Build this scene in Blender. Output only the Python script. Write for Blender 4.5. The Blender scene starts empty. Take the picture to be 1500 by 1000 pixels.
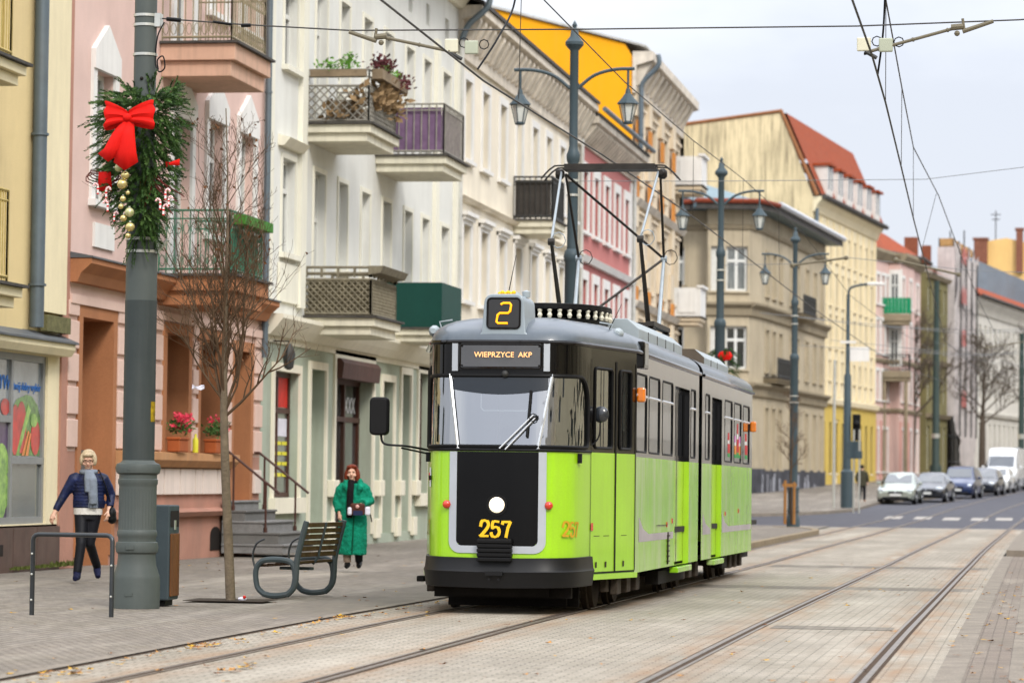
import bpy, bmesh, math, random
from mathutils import Vector, Matrix
R = math.radians
SC = bpy.context.scene
COL = SC.collection
random.seed(7)

# ------------------------------------------------------------------ helpers
def lin(h):
    h = h.lstrip('#'); o = []
    for i in (0, 2, 4):
        c = int(h[i:i+2], 16)/255.0
        o.append(c/12.92 if c <= 0.04045 else ((c+0.055)/1.055)**2.4)
    return tuple(o)

def mat(name, c, rough=.6, var=.12, scale=2.0, bump=0.0, bscale=40., streak=0.0, metal=0.0, coat=0.0, spec=.5,
        c2=None, trans=0.0, emit=None, estr=1.0, streak_col=(.16, .14, .11), fine=0.0, ior=1.5, ss=(3.2, 3.2, .22)):
    """procedural paint / plaster / metal: noise variation, streaks of dirt and bump"""
    if isinstance(c, str): c = lin(c)
    if isinstance(c2, str): c2 = lin(c2)
    if spec == .5 and rough > .35 and not coat and not metal: spec = .2
    m = bpy.data.materials.new(name); m.use_nodes = True
    nt = m.node_tree; N = nt.nodes; L = nt.links
    b = N['Principled BSDF']
    b.inputs['Roughness'].default_value = rough
    b.inputs['Metallic'].default_value = metal
    b.inputs['Coat Weight'].default_value = coat
    b.inputs['Coat Roughness'].default_value = .05
    b.inputs['Specular IOR Level'].default_value = spec
    b.inputs['IOR'].default_value = ior
    if trans: b.inputs['Transmission Weight'].default_value = trans
    tc = N.new('ShaderNodeTexCoord')
    col = None
    if var or c2:
        n = N.new('ShaderNodeTexNoise'); n.inputs['Scale'].default_value = scale
        n.inputs['Detail'].default_value = 6; n.inputs['Roughness'].default_value = .65
        L.new(tc.outputs['Object'], n.inputs['Vector'])
        rmp = N.new('ShaderNodeValToRGB')
        rmp.color_ramp.elements[0].position = .3; rmp.color_ramp.elements[1].position = .72
        lo = tuple(max(0, x*(1-var)) for x in c); hi = tuple(min(1, x*(1+var*.7)) for x in c)
        if c2: lo, hi = c, c2
        rmp.color_ramp.elements[0].color = (*lo, 1); rmp.color_ramp.elements[1].color = (*hi, 1)
        L.new(n.outputs['Fac'], rmp.inputs['Fac']); col = rmp.outputs['Color']
    else:
        rgb = N.new('ShaderNodeRGB'); rgb.outputs[0].default_value = (*c, 1); col = rgb.outputs[0]
    if fine:
        n3 = N.new('ShaderNodeTexNoise'); n3.inputs['Scale'].default_value = 55; n3.inputs['Detail'].default_value = 3
        L.new(tc.outputs['Object'], n3.inputs['Vector'])
        hs = N.new('ShaderNodeMapRange'); hs.inputs[1].default_value = .3; hs.inputs[2].default_value = .7
        hs.inputs[3].default_value = 1-fine; hs.inputs[4].default_value = 1+fine*.5
        L.new(n3.outputs['Fac'], hs.inputs[0])
        mm = N.new('ShaderNodeMix'); mm.data_type = 'RGBA'; mm.blend_type = 'MULTIPLY'; mm.inputs[0].default_value = 1
        L.new(col, mm.inputs[6]); L.new(hs.outputs[0], mm.inputs[7]); col = mm.outputs[2]
    if streak:
        mp = N.new('ShaderNodeMapping'); mp.inputs['Scale'].default_value = ss
        L.new(tc.outputs['Object'], mp.inputs['Vector'])
        n2 = N.new('ShaderNodeTexNoise'); n2.inputs['Scale'].default_value = 1.6; n2.inputs['Detail'].default_value = 8
        n2.inputs['Roughness'].default_value = .7
        L.new(mp.outputs[0], n2.inputs['Vector'])
        mr = N.new('ShaderNodeMapRange'); mr.inputs[1].default_value = .46; mr.inputs[2].default_value = .7
        mr.inputs[3].default_value = 0; mr.inputs[4].default_value = streak
        L.new(n2.outputs['Fac'], mr.inputs[0])
        mx = N.new('ShaderNodeMix'); mx.data_type = 'RGBA'
        L.new(mr.outputs[0], mx.inputs[0]); L.new(col, mx.inputs[6]); mx.inputs[7].default_value = (*streak_col, 1)
        col = mx.outputs[2]
    L.new(col, b.inputs['Base Color'])
    if emit:
        if isinstance(emit, str): emit = lin(emit)
        b.inputs['Emission Color'].default_value = (*emit, 1); b.inputs['Emission Strength'].default_value = estr
    if bump:
        nb = N.new('ShaderNodeTexNoise'); nb.inputs['Scale'].default_value = bscale; nb.inputs['Detail'].default_value = 4
        L.new(tc.outputs['Object'], nb.inputs['Vector'])
        bp = N.new('ShaderNodeBump'); bp.inputs['Strength'].default_value = bump; bp.inputs['Distance'].default_value = .02
        L.new(nb.outputs['Fac'], bp.inputs['Height']); L.new(bp.outputs[0], b.inputs['Normal'])
    return m

def glass_mat(name, tint=(.75, .8, .78), refl=1.45, rough=.02, extra=0.0):
    """thin window glass: Fresnel mix of a mirror and a tinted see-through sheet"""
    m = bpy.data.materials.new(name); m.use_nodes = True
    nt = m.node_tree; N = nt.nodes; L = nt.links
    N.remove(N['Principled BSDF']); out = N['Material Output']
    fr = N.new('ShaderNodeFresnel'); fr.inputs['IOR'].default_value = refl
    ad = N.new('ShaderNodeMath'); ad.operation = 'ADD'; ad.inputs[1].default_value = extra; ad.use_clamp = True
    L.new(fr.outputs[0], ad.inputs[0])
    t = N.new('ShaderNodeBsdfTransparent'); t.inputs[0].default_value = (*tint, 1)
    g = N.new('ShaderNodeBsdfGlossy'); g.inputs['Roughness'].default_value = rough; g.inputs['Color'].default_value = (.95, .97, 1, 1)
    x = N.new('ShaderNodeMixShader')
    L.new(ad.outputs[0], x.inputs[0]); L.new(t.outputs[0], x.inputs[1]); L.new(g.outputs[0], x.inputs[2])
    L.new(x.outputs[0], out.inputs[0])
    return m

class MB:
    def __init__(s): s.v = []; s.f = []; s.m = []; s.T = None
    def add(s, pts, faces, m=0):
        o = len(s.v)
        for p in pts:
            p = Vector(p); s.v.append(tuple(s.T @ p) if s.T else tuple(p))
        for f in faces: s.f.append(tuple(i+o for i in f)); s.m.append(m)
        return s
    def face(s, pts, m=0): return s.add(pts, [tuple(range(len(pts)))], m)
    def box(s, x0, x1, y0, y1, z0, z1, m=0):
        if x0 > x1: x0, x1 = x1, x0
        if y0 > y1: y0, y1 = y1, y0
        if z0 > z1: z0, z1 = z1, z0
        return s.add([(x0,y0,z0),(x1,y0,z0),(x1,y1,z0),(x0,y1,z0),(x0,y0,z1),(x1,y0,z1),(x1,y1,z1),(x0,y1,z1)],
              [(0,3,2,1),(4,5,6,7),(0,1,5,4),(1,2,6,5),(2,3,7,6),(3,0,4,7)], m)
    def tube(s, pts, r, n=8, m=0, cap=True, closed=False):
        pts = [Vector(p) for p in pts]; k = len(pts)
        if k < 2: return s
        rs = list(r) if isinstance(r, (list, tuple)) else [r]*k
        t0 = (pts[1]-pts[0]).normalized()
        ref = Vector((0,0,1)) if abs(t0.z) < .9 else Vector((1,0,0))
        a = t0.cross(ref).normalized(); V = []
        for i, p in enumerate(pts):
            if closed: t = pts[(i+1) % k]-pts[i-1]
            elif i == 0: t = pts[1]-pts[0]
            elif i == k-1: t = pts[-1]-pts[-2]
            else: t = (pts[i+1]-p).normalized()+(p-pts[i-1]).normalized()
            if t.length < 1e-9: t = t0
            t.normalize(); a = a-t*a.dot(t)
            if a.length < 1e-6: a = t.orthogonal()
            a.normalize(); b = t.cross(a)
            for j in range(n):
                an = 2*math.pi*j/n
                V.append(p+(a*math.cos(an)+b*math.sin(an))*rs[i])
        F = []
        for i in range(k if closed else k-1):
            i2 = (i+1) % k
            for j in range(n): F.append((i*n+j, i*n+(j+1) % n, i2*n+(j+1) % n, i2*n+j))
        if cap and not closed:
            F.append(tuple(range(n-1, -1, -1))); F.append(tuple((k-1)*n+j for j in range(n)))
        return s.add(V, F, m)
    def rod(s, a, b, r, r2=None, n=8, m=0): return s.tube([a, b], [r, r if r2 is None else r2], n, m)
    def lathe(s, prof, c=(0,0,0), n=16, m=0, axis='z', a0=0, a1=2*math.pi):
        V = []; F = []; k = len(prof); full = abs(a1-a0-2*math.pi) < 1e-6
        nn = n if full else n+1
        for r, z in prof:
            for j in range(nn):
                an = a0+(a1-a0)*j/n; x, y = r*math.cos(an), r*math.sin(an)
                p = (x, y, z) if axis == 'z' else ((x, -z, y) if axis == 'y' else (z, x, y))
                V.append((c[0]+p[0], c[1]+p[1], c[2]+p[2]))
        for i in range(k-1):
            for j in range(n): F.append((i*nn+j, i*nn+(j+1) % nn, (i+1)*nn+(j+1) % nn, (i+1)*nn+j))
        if full:
            if prof[0][0] > 1e-6: F.append(tuple(range(n-1, -1, -1)))
            if prof[-1][0] > 1e-6: F.append(tuple((k-1)*n+j for j in range(n)))
        return s.add(V, F, m)
    def ball(s, c, r, n=10, m=0, sc=(1,1,1)):
        V = []; F = []; k = max(4, n//2)
        for i in range(1, k):
            th = math.pi*i/k
            for j in range(n):
                ph = 2*math.pi*j/n
                V.append((c[0]+r*sc[0]*math.sin(th)*math.cos(ph), c[1]+r*sc[1]*math.sin(th)*math.sin(ph), c[2]+r*sc[2]*math.cos(th)))
        top = len(V); V.append((c[0], c[1], c[2]+r*sc[2])); V.append((c[0], c[1], c[2]-r*sc[2]))
        for i in range(k-2):
            for j in range(n): F.append((i*n+j, (i+1)*n+j, (i+1)*n+(j+1) % n, i*n+(j+1) % n))
        for j in range(n):
            F.append((top, j, (j+1) % n)); F.append((top+1, (k-2)*n+(j+1) % n, (k-2)*n+j))
        return s.add(V, F, m)
    def prism(s, poly, fn, d0, d1, m=0):
        """closed polygon poly of (a,b); fn(a,b,d)->xyz ; between depths d0,d1"""
        k = len(poly)
        V = [fn(a, b, d0) for a, b in poly]+[fn(a, b, d1) for a, b in poly]
        F = [tuple(range(k-1, -1, -1)), tuple(range(k, 2*k))]+[(i, (i+1) % k, k+(i+1) % k, k+i) for i in range(k)]
        return s.add(V, F, m)
    def loft(s, rings, m=0, cap=True):
        n = len(rings[0]); V = [p for r in rings for p in r]; F = []
        for i in range(len(rings)-1):
            for j in range(n): F.append((i*n+j, i*n+(j+1) % n, (i+1)*n+(j+1) % n, (i+1)*n+j))
        if cap: F.append(tuple(range(n-1, -1, -1))); F.append(tuple((len(rings)-1)*n+j for j in range(n)))
        return s.add(V, F, m)
    def sheet(s, rows, m=0):
        n = len(rows[0]); V = [p for r in rows for p in r]
        return s.add(V, [(i*n+j, i*n+j+1, (i+1)*n+j+1, (i+1)*n+j) for i in range(len(rows)-1) for j in range(n-1)], m)
    def build(s, name, mats, parent=None, smooth=False, bevel=0, ang=38, seg=2, loc=None, fixn=False, thick=0):
        me = bpy.data.meshes.new(name); me.from_pydata(s.v, [], s.f)
        if not isinstance(mats, (list, tuple)): mats = [mats]
        for x in mats: me.materials.append(x)
        if len(mats) > 1: me.polygons.foreach_set('material_index', s.m)
        if fixn:
            bm = bmesh.new(); bm.from_mesh(me); bmesh.ops.remove_doubles(bm, verts=bm.verts, dist=1e-5)
            bmesh.ops.recalc_face_normals(bm, faces=bm.faces); bm.to_mesh(me); bm.free()
        if smooth: me.shade_smooth(); me.set_sharp_from_angle(angle=R(ang))
        me.update()
        o = bpy.data.objects.new(name, me); COL.objects.link(o)
        if parent: o.parent = parent
        if loc: o.location = loc
        if thick:
            md = o.modifiers.new('thick', 'SOLIDIFY'); md.thickness = thick
        if bevel:
            b = o.modifiers.new('bevel', 'BEVEL'); b.width = bevel; b.segments = seg; b.limit_method = 'ANGLE'; b.angle_limit = R(40)
            b.harden_normals = False
        return o

def tag(o, label=None, cat=None, group=None, kind=None):
    if label: o['label'] = label
    if cat: o['category'] = cat
    if group: o['group'] = group
    if kind: o['kind'] = kind
    return o
def thing(name, label, cat, loc=(0,0,0), rz=0, group=None):
    o = bpy.data.objects.new(name, None); COL.objects.link(o); o.empty_display_size = .2
    o.location = loc; o.rotation_euler = (0, 0, rz)
    return tag(o, label, cat, group)
def kids(o): return [c for c in bpy.data.objects if c.parent == o]
def copy_tree(o, parent=None):
    c = o.copy(); COL.objects.link(c)
    if parent: c.parent = parent
    for ch in kids(o): copy_tree(ch, c)
    return c
def text_mesh(txt, name, m, parent, size, origin, xa, ya, depth=.004, align='CENTER', shear=0, offset=0, spacing=1.0):
    """lettering as a mesh laid on the plane spanned by xa (reading direction) and ya (up)"""
    cu = bpy.data.curves.new('lettering', 'FONT'); cu.body = txt; cu.size = size; cu.extrude = depth
    cu.align_x = align; cu.align_y = 'CENTER'; cu.shear = shear; cu.offset = offset; cu.space_character = spacing
    cu.resolution_u = 3
    t = bpy.data.objects.new('lettering', cu); COL.objects.link(t)
    bpy.context.view_layer.update()
    me = bpy.data.meshes.new_from_object(t.evaluated_get(bpy.context.evaluated_depsgraph_get()))
    bpy.data.objects.remove(t); bpy.data.curves.remove(cu)
    xa = Vector(xa).normalized(); ya = Vector(ya).normalized(); za = xa.cross(ya)
    me.transform(Matrix(((xa.x, ya.x, za.x, origin[0]), (xa.y, ya.y, za.y, origin[1]), (xa.z, ya.z, za.z, origin[2]), (0,0,0,1))))
    me.materials.clear(); me.materials.append(m)
    o = bpy.data.objects.new(name, me); COL.objects.link(o); o.parent = parent
    return o
def smooth_path(pts, n=6):
    """Catmull-Rom through pts"""
    P = [Vector(p) for p in pts]; out = []
    for i in range(len(P)-1):
        p0 = P[max(i-1, 0)]; p1 = P[i]; p2 = P[i+1]; p3 = P[min(i+2, len(P)-1)]
        for k in range(n):
            t = k/n
            out.append(.5*((2*p1)+(p2-p0)*t+(2*p0-5*p1+4*p2-p3)*t*t+(3*p1-p0-3*p2+p3)*t*t*t))
    out.append(P[-1]); return out

# ------------------------------------------------------------------ street geometry
KN = [(-80, 0), (30, 0), (58, -.1), (90, -.1), (118, 0), (148, .37), (187, .98), (260, 2.0), (900, 7)]
def zg(y):
    """height of the street above datum"""
    if y <= KN[0][0]: return 0
    for (a, za), (b, zb) in zip(KN, KN[1:]):
        if y <= b:
            t = (y-a)/(b-a); return za+(zb-za)*t
    return KN[-1][1]
def cv(y):
    """sideways bend of the tracks"""
    c = 0 if y < 50 else .00013*(y-50)**2
    if y > 115: c += .00035*(y-115)**2
    if y > 200: c = .00013*150**2+.00035*85**2+(.00026*150+.0007*85)*(y-200)
    return c
# ------------------------------------------------------------------ setting: ground, paving, tracks
def paving_mat(name, c1, c2, cm, bw, bh, mortar=.012, stain=None, rough=.75, off=.5, dirt=.25, rot=0, bump=.25):
    m = bpy.data.materials.new(name); m.use_nodes = True
    nt = m.node_tree; N = nt.nodes; L = nt.links; b = N['Principled BSDF']; b.inputs['Roughness'].default_value = rough
    b.inputs['Specular IOR Level'].default_value = .2
    uv = N.new('ShaderNodeUVMap')
    mp = N.new('ShaderNodeMapping'); mp.inputs['Rotation'].default_value[2] = rot
    L.new(uv.outputs[0], mp.inputs[0])
    br = N.new('ShaderNodeTexBrick'); br.offset = off
    br.inputs['Scale'].default_value = 1; br.inputs['Brick Width'].default_value = bw; br.inputs['Row Height'].default_value = bh
    br.inputs['Mortar Size'].default_value = mortar; br.inputs['Mortar Smooth'].default_value = .3
    br.inputs['Color1'].default_value = (*lin(c1), 1); br.inputs['Color2'].default_value = (*lin(c2), 1); br.inputs['Mortar'].default_value = (*lin(cm), 1)
    L.new(mp.outputs[0], br.inputs['Vector'])
    col = br.outputs['Color']
    def mixn(scale, lo, hi, colr, amt, detail=6, stretch=None):
        nonlocal col
        n = N.new('ShaderNodeTexNoise'); n.inputs['Scale'].default_value = scale; n.inputs['Detail'].default_value = detail
        n.inputs['Roughness'].default_value = .7
        if stretch:
            mm = N.new('ShaderNodeMapping'); mm.inputs['Scale'].default_value = stretch
            L.new(uv.outputs[0], mm.inputs[0]); L.new(mm.outputs[0], n.inputs['Vector'])
        else: L.new(uv.outputs[0], n.inputs['Vector'])
        r = N.new('ShaderNodeMapRange'); r.inputs[1].default_value = lo; r.inputs[2].default_value = hi; r.inputs[4].default_value = amt
        L.new(n.outputs['Fac'], r.inputs[0])
        x = N.new('ShaderNodeMix'); x.data_type = 'RGBA'; L.new(r.outputs[0], x.inputs[0]); L.new(col, x.inputs[6])
        x.inputs[7].default_value = (*colr, 1); col = x.outputs[2]
    mixn(.55, .42, .75, lin('#66604f'), dirt)
    mixn(.17, .45, .7, lin('#59544b'), dirt*.8, 8)
    mixn(3.5, .5, .8, lin('#8d7f6a'), dirt)
    mixn(30, .48, .75, lin('#3d372f'), dirt*.9, 3)
    mixn(9, .5, .72, lin('#544c42'), dirt*.8, 4)
    mixn(.8, .5, .75, lin('#c9c0b0'), dirt*.8, 5, (1, .12, 1))
    if stain:
        sp = N.new('ShaderNodeSeparateXYZ'); L.new(uv.outputs[0], sp.inputs[0])
        acc = None
        for u in stain:
            a = N.new('ShaderNodeMath'); a.operation = 'SUBTRACT'; a.inputs[1].default_value = u; L.new(sp.outputs[0], a.inputs[0])
            ab = N.new('ShaderNodeMath'); ab.operation = 'ABSOLUTE'; L.new(a.outputs[0], ab.inputs[0])
            mr = N.new('ShaderNodeMapRange'); mr.interpolation_type = 'SMOOTHSTEP'
            mr.inputs[1].default_value = .05; mr.inputs[2].default_value = .5; mr.inputs[3].default_value = 1; mr.inputs[4].default_value = 0
            L.new(ab.outputs[0], mr.inputs[0])
            if acc is None: acc = mr.outputs[0]
            else:
                mx = N.new('ShaderNodeMath'); mx.operation = 'MAXIMUM'; L.new(acc, mx.inputs[0]); L.new(mr.outputs[0], mx.inputs[1]); acc = mx.outputs[0]
        n = N.new('ShaderNodeTexNoise'); n.inputs['Scale'].default_value = 1.3; n.inputs['Detail'].default_value = 7
        mm = N.new('ShaderNodeMapping'); mm.inputs['Scale'].default_value = (4, .5, 1); L.new(uv.outputs[0], mm.inputs[0]); L.new(mm.outputs[0], n.inputs['Vector'])
        r = N.new('ShaderNodeMapRange'); r.inputs[1].default_value = .35; r.inputs[2].default_value = .7; L.new(n.outputs['Fac'], r.inputs[0])
        mu = N.new('ShaderNodeMath'); mu.operation = 'MULTIPLY'; L.new(acc, mu.inputs[0]); L.new(r.outputs[0], mu.inputs[1])
        m2 = N.new('ShaderNodeMath'); m2.operation = 'MULTIPLY'; m2.inputs[1].default_value = .7; L.new(mu.outputs[0], m2.inputs[0])
        x = N.new('ShaderNodeMix'); x.data_type = 'RGBA'; L.new(m2.outputs[0], x.inputs[0]); L.new(col, x.inputs[6])
        x.inputs[7].default_value = (*lin('#8a6745'), 1); col = x.outputs[2]
    L.new(col, b.inputs['Base Color'])
    bp = N.new('ShaderNodeBump'); bp.inputs['Strength'].default_value = bump; bp.inputs['Distance'].default_value = .01; bp.invert = True
    nn = N.new('ShaderNodeTexNoise'); nn.inputs['Scale'].default_value = 45; L.new(uv.outputs[0], nn.inputs['Vector'])
    ad = N.new('ShaderNodeMath'); ad.operation = 'ADD'; L.new(br.outputs['Fac'], ad.inputs[0]); L.new(nn.outputs['Fac'], ad.inputs[1])
    L.new(ad.outputs[0], bp.inputs['Height']); L.new(bp.outputs[0], b.inputs['Normal'])
    return m

def strip(name, m, us, ys, z, bend=True, label=None, kind='structure', skirt=0):
    """ground sheet in street coordinates (u across, y along) with metre UVs; us = (u0,u1) or fn(y)"""
    V = []; F = []; UV = []
    rows = []
    for y in ys:
        a, b = us(y) if callable(us) else us
        nu = max(2, int((b-a)/6)+2) if b-a > 12 else 2
        rows.append((y, a, b))
    nu = 8 if max(r[2]-r[1] for r in rows) > 12 else 2
    for y, a, b in rows:
        for k in range(nu):
            u = a+(b-a)*k/(nu-1)
            V.append((u+(cv(y) if bend else 0), y, zg(y)+z)); UV.append((u, y))
    for i in range(len(rows)-1):
        for k in range(nu-1): F.append((i*nu+k, i*nu+k+1, (i+1)*nu+k+1, (i+1)*nu+k))
    if skirt:
        def wall(idx):
            for p, q in zip(idx, idx[1:]):
                o = len(V)
                for t in (p, q): V.append((V[t][0], V[t][1], V[t][2]-skirt)); UV.append((UV[t][0]+skirt, UV[t][1]))
                F.append((p, q, o+1, o))
        nr = len(rows)
        wall([i*nu+nu-1 for i in range(nr)]); wall([i*nu for i in range(nr)][::-1]); wall([(nr-1)*nu+k for k in range(nu)][::-1]); wall(list(range(nu)))
    me = bpy.data.meshes.new(name); me.from_pydata(V, [], F); me.materials.append(m)
    uvl = me.uv_layers.new(name='UVMap')
    for lp in me.loops: uvl.data[lp.index].uv = UV[lp.vertex_index]
    me.update(); o = bpy.data.objects.new(name, me); COL.objects.link(o)
    if kind: o['kind'] = kind
    return o
def yr(a, b, st=3.):
    n = max(1, int(math.ceil((b-a)/st))); return [a+(b-a)*i/n for i in range(n+1)]

L1, L2, R3, R4 = -6.17, -4.79, -2.67, -1.19
M_asph = mat('asphalt', '#54545a', .85, .25, 1.2, .4, 60, fine=.3)
M_ground = mat('earth', '#6e6a63', .9, .2, .5)
M_track = paving_mat('track paving', '#aaa192', '#989082', '#3d372e', .2, .105, .007, stain=(L1, L2, R3, R4), dirt=.46)
M_side = paving_mat('pavement slabs', '#8f877d', '#777067', '#38322b', .205, .105, .008, dirt=.5, rot=R(90))
M_side2 = paving_mat('pavement setts', '#8f867b', '#787067', '#3d3730', .1, .1, .008, dirt=.45)
M_brownp = paving_mat('brown paving', '#85796d', '#75695f', '#40372f', .2, .1, .007, dirt=.4)
M_kerb = mat('kerb stone', '#837a6e', .8, .25, 2.5, .3, 50, fine=.25)
M_steel = mat('rail steel', '#7d7267', .42, .4, 5, metal=.7)
M_rust = mat('rusty groove', '#4a3a2c', .9, .4, 8, fine=.3)
M_white = mat('road paint', '#a9a39b', .7, .35, 3, fine=.3)

strip('ground', M_ground, (-240, 240), yr(-400, 900, 20), -.03, bend=False)
strip('track_bed', M_track, (-6.83, -.72), yr(-5, 101.5, 2.5), 0)
strip('road', M_asph, lambda y: (-13, 9), yr(101.5, 420, 3), -.002)
strip('side_street', M_asph, lambda y: (-90, -13), yr(126, 164, 6), -.006, bend=False)
strip('kerb_strip', M_kerb, (-6.98, -6.86), yr(-5, 55, 3), .012)
strip('kerb_joint', M_rust, (-6.86, -6.82), yr(-5, 55, 3), .003)
strip('pavement', M_side, (-14.7, -6.98), yr(-5, 103, 3), .004)
strip('pavement_edge', M_side2, (-8.0, -7.0), yr(-5, 60, 3), .008)
M_rep = paving_mat('repaired paving', '#7d766b', '#716a60', '#453d35', .2, .105, .008, dirt=.5)
for y0, y1, a, c in ((42.6, 43.9, -4.6, -.85), (55, 56.6, -4.6, -.85), (30.2, 30.9, -2.5, -1.35)): strip('track_bed_repair', M_rep, (a, c), [y0, y1], .002)
# right-hand side of the street
strip('kerb_strip', M_kerb, (-.72, -.52), yr(-5, 66, 3), .006)
strip('pavement', M_brownp, (-.52, -.2), yr(-5, 66, 3), .003)
strip('kerb_strip', M_kerb, (-.2, -.02), yr(-5, 66, 3), .008)
strip('pavement', M_side2, (-.02, 9), yr(-5, 66, 3), .004)
strip('platform', M_kerb, (-.66, 2.2), yr(66, 92, 3), .13, skirt=.2)
strip('pavement', M_side2, (2.2, 9), yr(66, 101.5, 3), .004)
# tram stop platform beyond the tram, with its rounded kerb end
def plat(y):
    t = max(0, (y-88)/6.0); return (-8.7, -6.36-1.6*(1-math.sqrt(max(0, 1-t*t))))
pz = yr(61, 88, 3)+[89.5, 91, 92.3, 93.2, 93.8, 94]
strip('platform', M_side2, plat, pz, .12, skirt=.3)
M_kerb2 = mat('kerb concrete', '#8f8068', .8, .3, 2.5, .3, 50, fine=.25)
strip('kerb_strip', M_kerb2, lambda y: (plat(y)[1]-.02, plat(y)[1]+.16), pz, .135, skirt=.3)
# pavement across the side street, with parked cars along its kerb
def farpav(y):
    e = -6.2+cv(y)*.0
    return (-40 if y > 164 else -16, FK(y))
def FK(y):
    pts = [(119, -11.5), (122, -9.6), (126, -8.4), (131, -7.6), (140, -7.5), (148, -7.35), (162, -5.0), (187, -3.35), (260, 5.0), (420, 24)]
    for (a, xa), (b, xb) in zip(pts, pts[1:]):
        if y <= b: return xa+(xb-xa)*(y-a)/(b-a)
    return pts[-1][1]
strip('pavement', M_side2, lambda y: (-14.6 if y < 164 else -17, FK(y)), [119, 122, 126, 131]+yr(135, 400, 4), .11, bend=False, skirt=.25)
strip('kerb_strip', M_kerb, lambda y: (FK(y)-.02, FK(y)+.16), [119, 122, 126, 131]+yr(135, 400, 4), .118, bend=False, skirt=.25)
# crossing: white bars beside the rails
for (u0, y0) in ((-4.6, 119.5), (-3.5, 118.6), (-2.45, 118.6), (-1.55, 119.4), (-5.7, 119.6)):
    o = strip('crossing_mark', M_white, (u0, u0+.62), [y0, y0+2, y0+4.2], .004, bend=False)
strip('crossing_mark', M_white, (-6.2, 5), [101.7, 102.1], .003)

def rails(u0, u1, label, y0=-5, y1=400):
    t = thing('tram_track', label, 'tram track', (0, 0, 0), 0, 'tram tracks set in the paving')
    for u in (u0, u1):
        sgn = 1 if u == u1 else -1
        ys = yr(y0, 120, 2)+yr(123, y1, 4)
        b = MB()
        sec = [(-.028, -.03, 0), (-.023, .009, 0), (.023, .009, 0), (.028, -.03, 0)]
        rows = [[(u+cv(y)+a, y, zg(y)+z) for a, z, _ in sec] for y in ys]
        b.sheet(rows)
        rail = b.build('rail', M_steel, t, smooth=True)
        g = MB(); c = u-sgn*.048
        g.sheet([[(c+cv(y)-.022, y, zg(y)+.004), (c+cv(y)+.022, y, zg(y)+.004)] for y in ys])
        g.build('groove', M_rust, rail)
        k = MB(); c2 = u-sgn*.082
        k.sheet([[(c2+cv(y)-.013, y, zg(y)+.002), (c2+cv(y)-.013, y, zg(y)+.008), (c2+cv(y)+.013, y, zg(y)+.008), (c2+cv(y)+.013, y, zg(y)+.002)] for y in ys])
        k.build('guard_lip', M_steel, rail)
        e = MB(); c3 = u+sgn*.038
        e.sheet([[(c3+cv(y)-.012, y, zg(y)+.003), (c3+cv(y)+.012, y, zg(y)+.003)] for y in ys])
        e.build('joint', M_rust, rail)
    return t
rails(L1, L2, 'tram track running under the green tram beside the left pavement')
rails(R3, R4, 'empty tram track running free to the right of the tram')
# ------------------------------------------------------------------ buildings
M_pane = mat('window glass', '#1d242a', .06, .5, .7, spec=.9, coat=.3)
M_pane2 = mat('curtained glass', '#59605f', .12, .5, 1.2, spec=.8, coat=.3, streak=.6, streak_col=(.45, .45, .42))
M_frame = mat('white window paint', '#d6d6d0', .5, .1, 3, streak=.15)
M_bfr = mat('brown window paint', '#4a3028', .5, .2, 3)
M_dark = mat('dark opening', '#241f1c', .8, .3, 2)
M_lead = mat('roof flashing', '#5b5f62', .55, .25, 2, metal=.3)
M_pipep = mat('pale downpipe', '#b9b9b4', .6, .15, 3, streak=.3)
M_pipe = mat('zinc pipe', '#5d6a72', .5, .15, 3, metal=.35, streak=.25)
M_slate = mat('dark eaves', '#45423f', .75, .3, 2, streak=.3)
M_iron = mat('old iron', '#3a3a38', .6, .3, 6, metal=.4)

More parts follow.
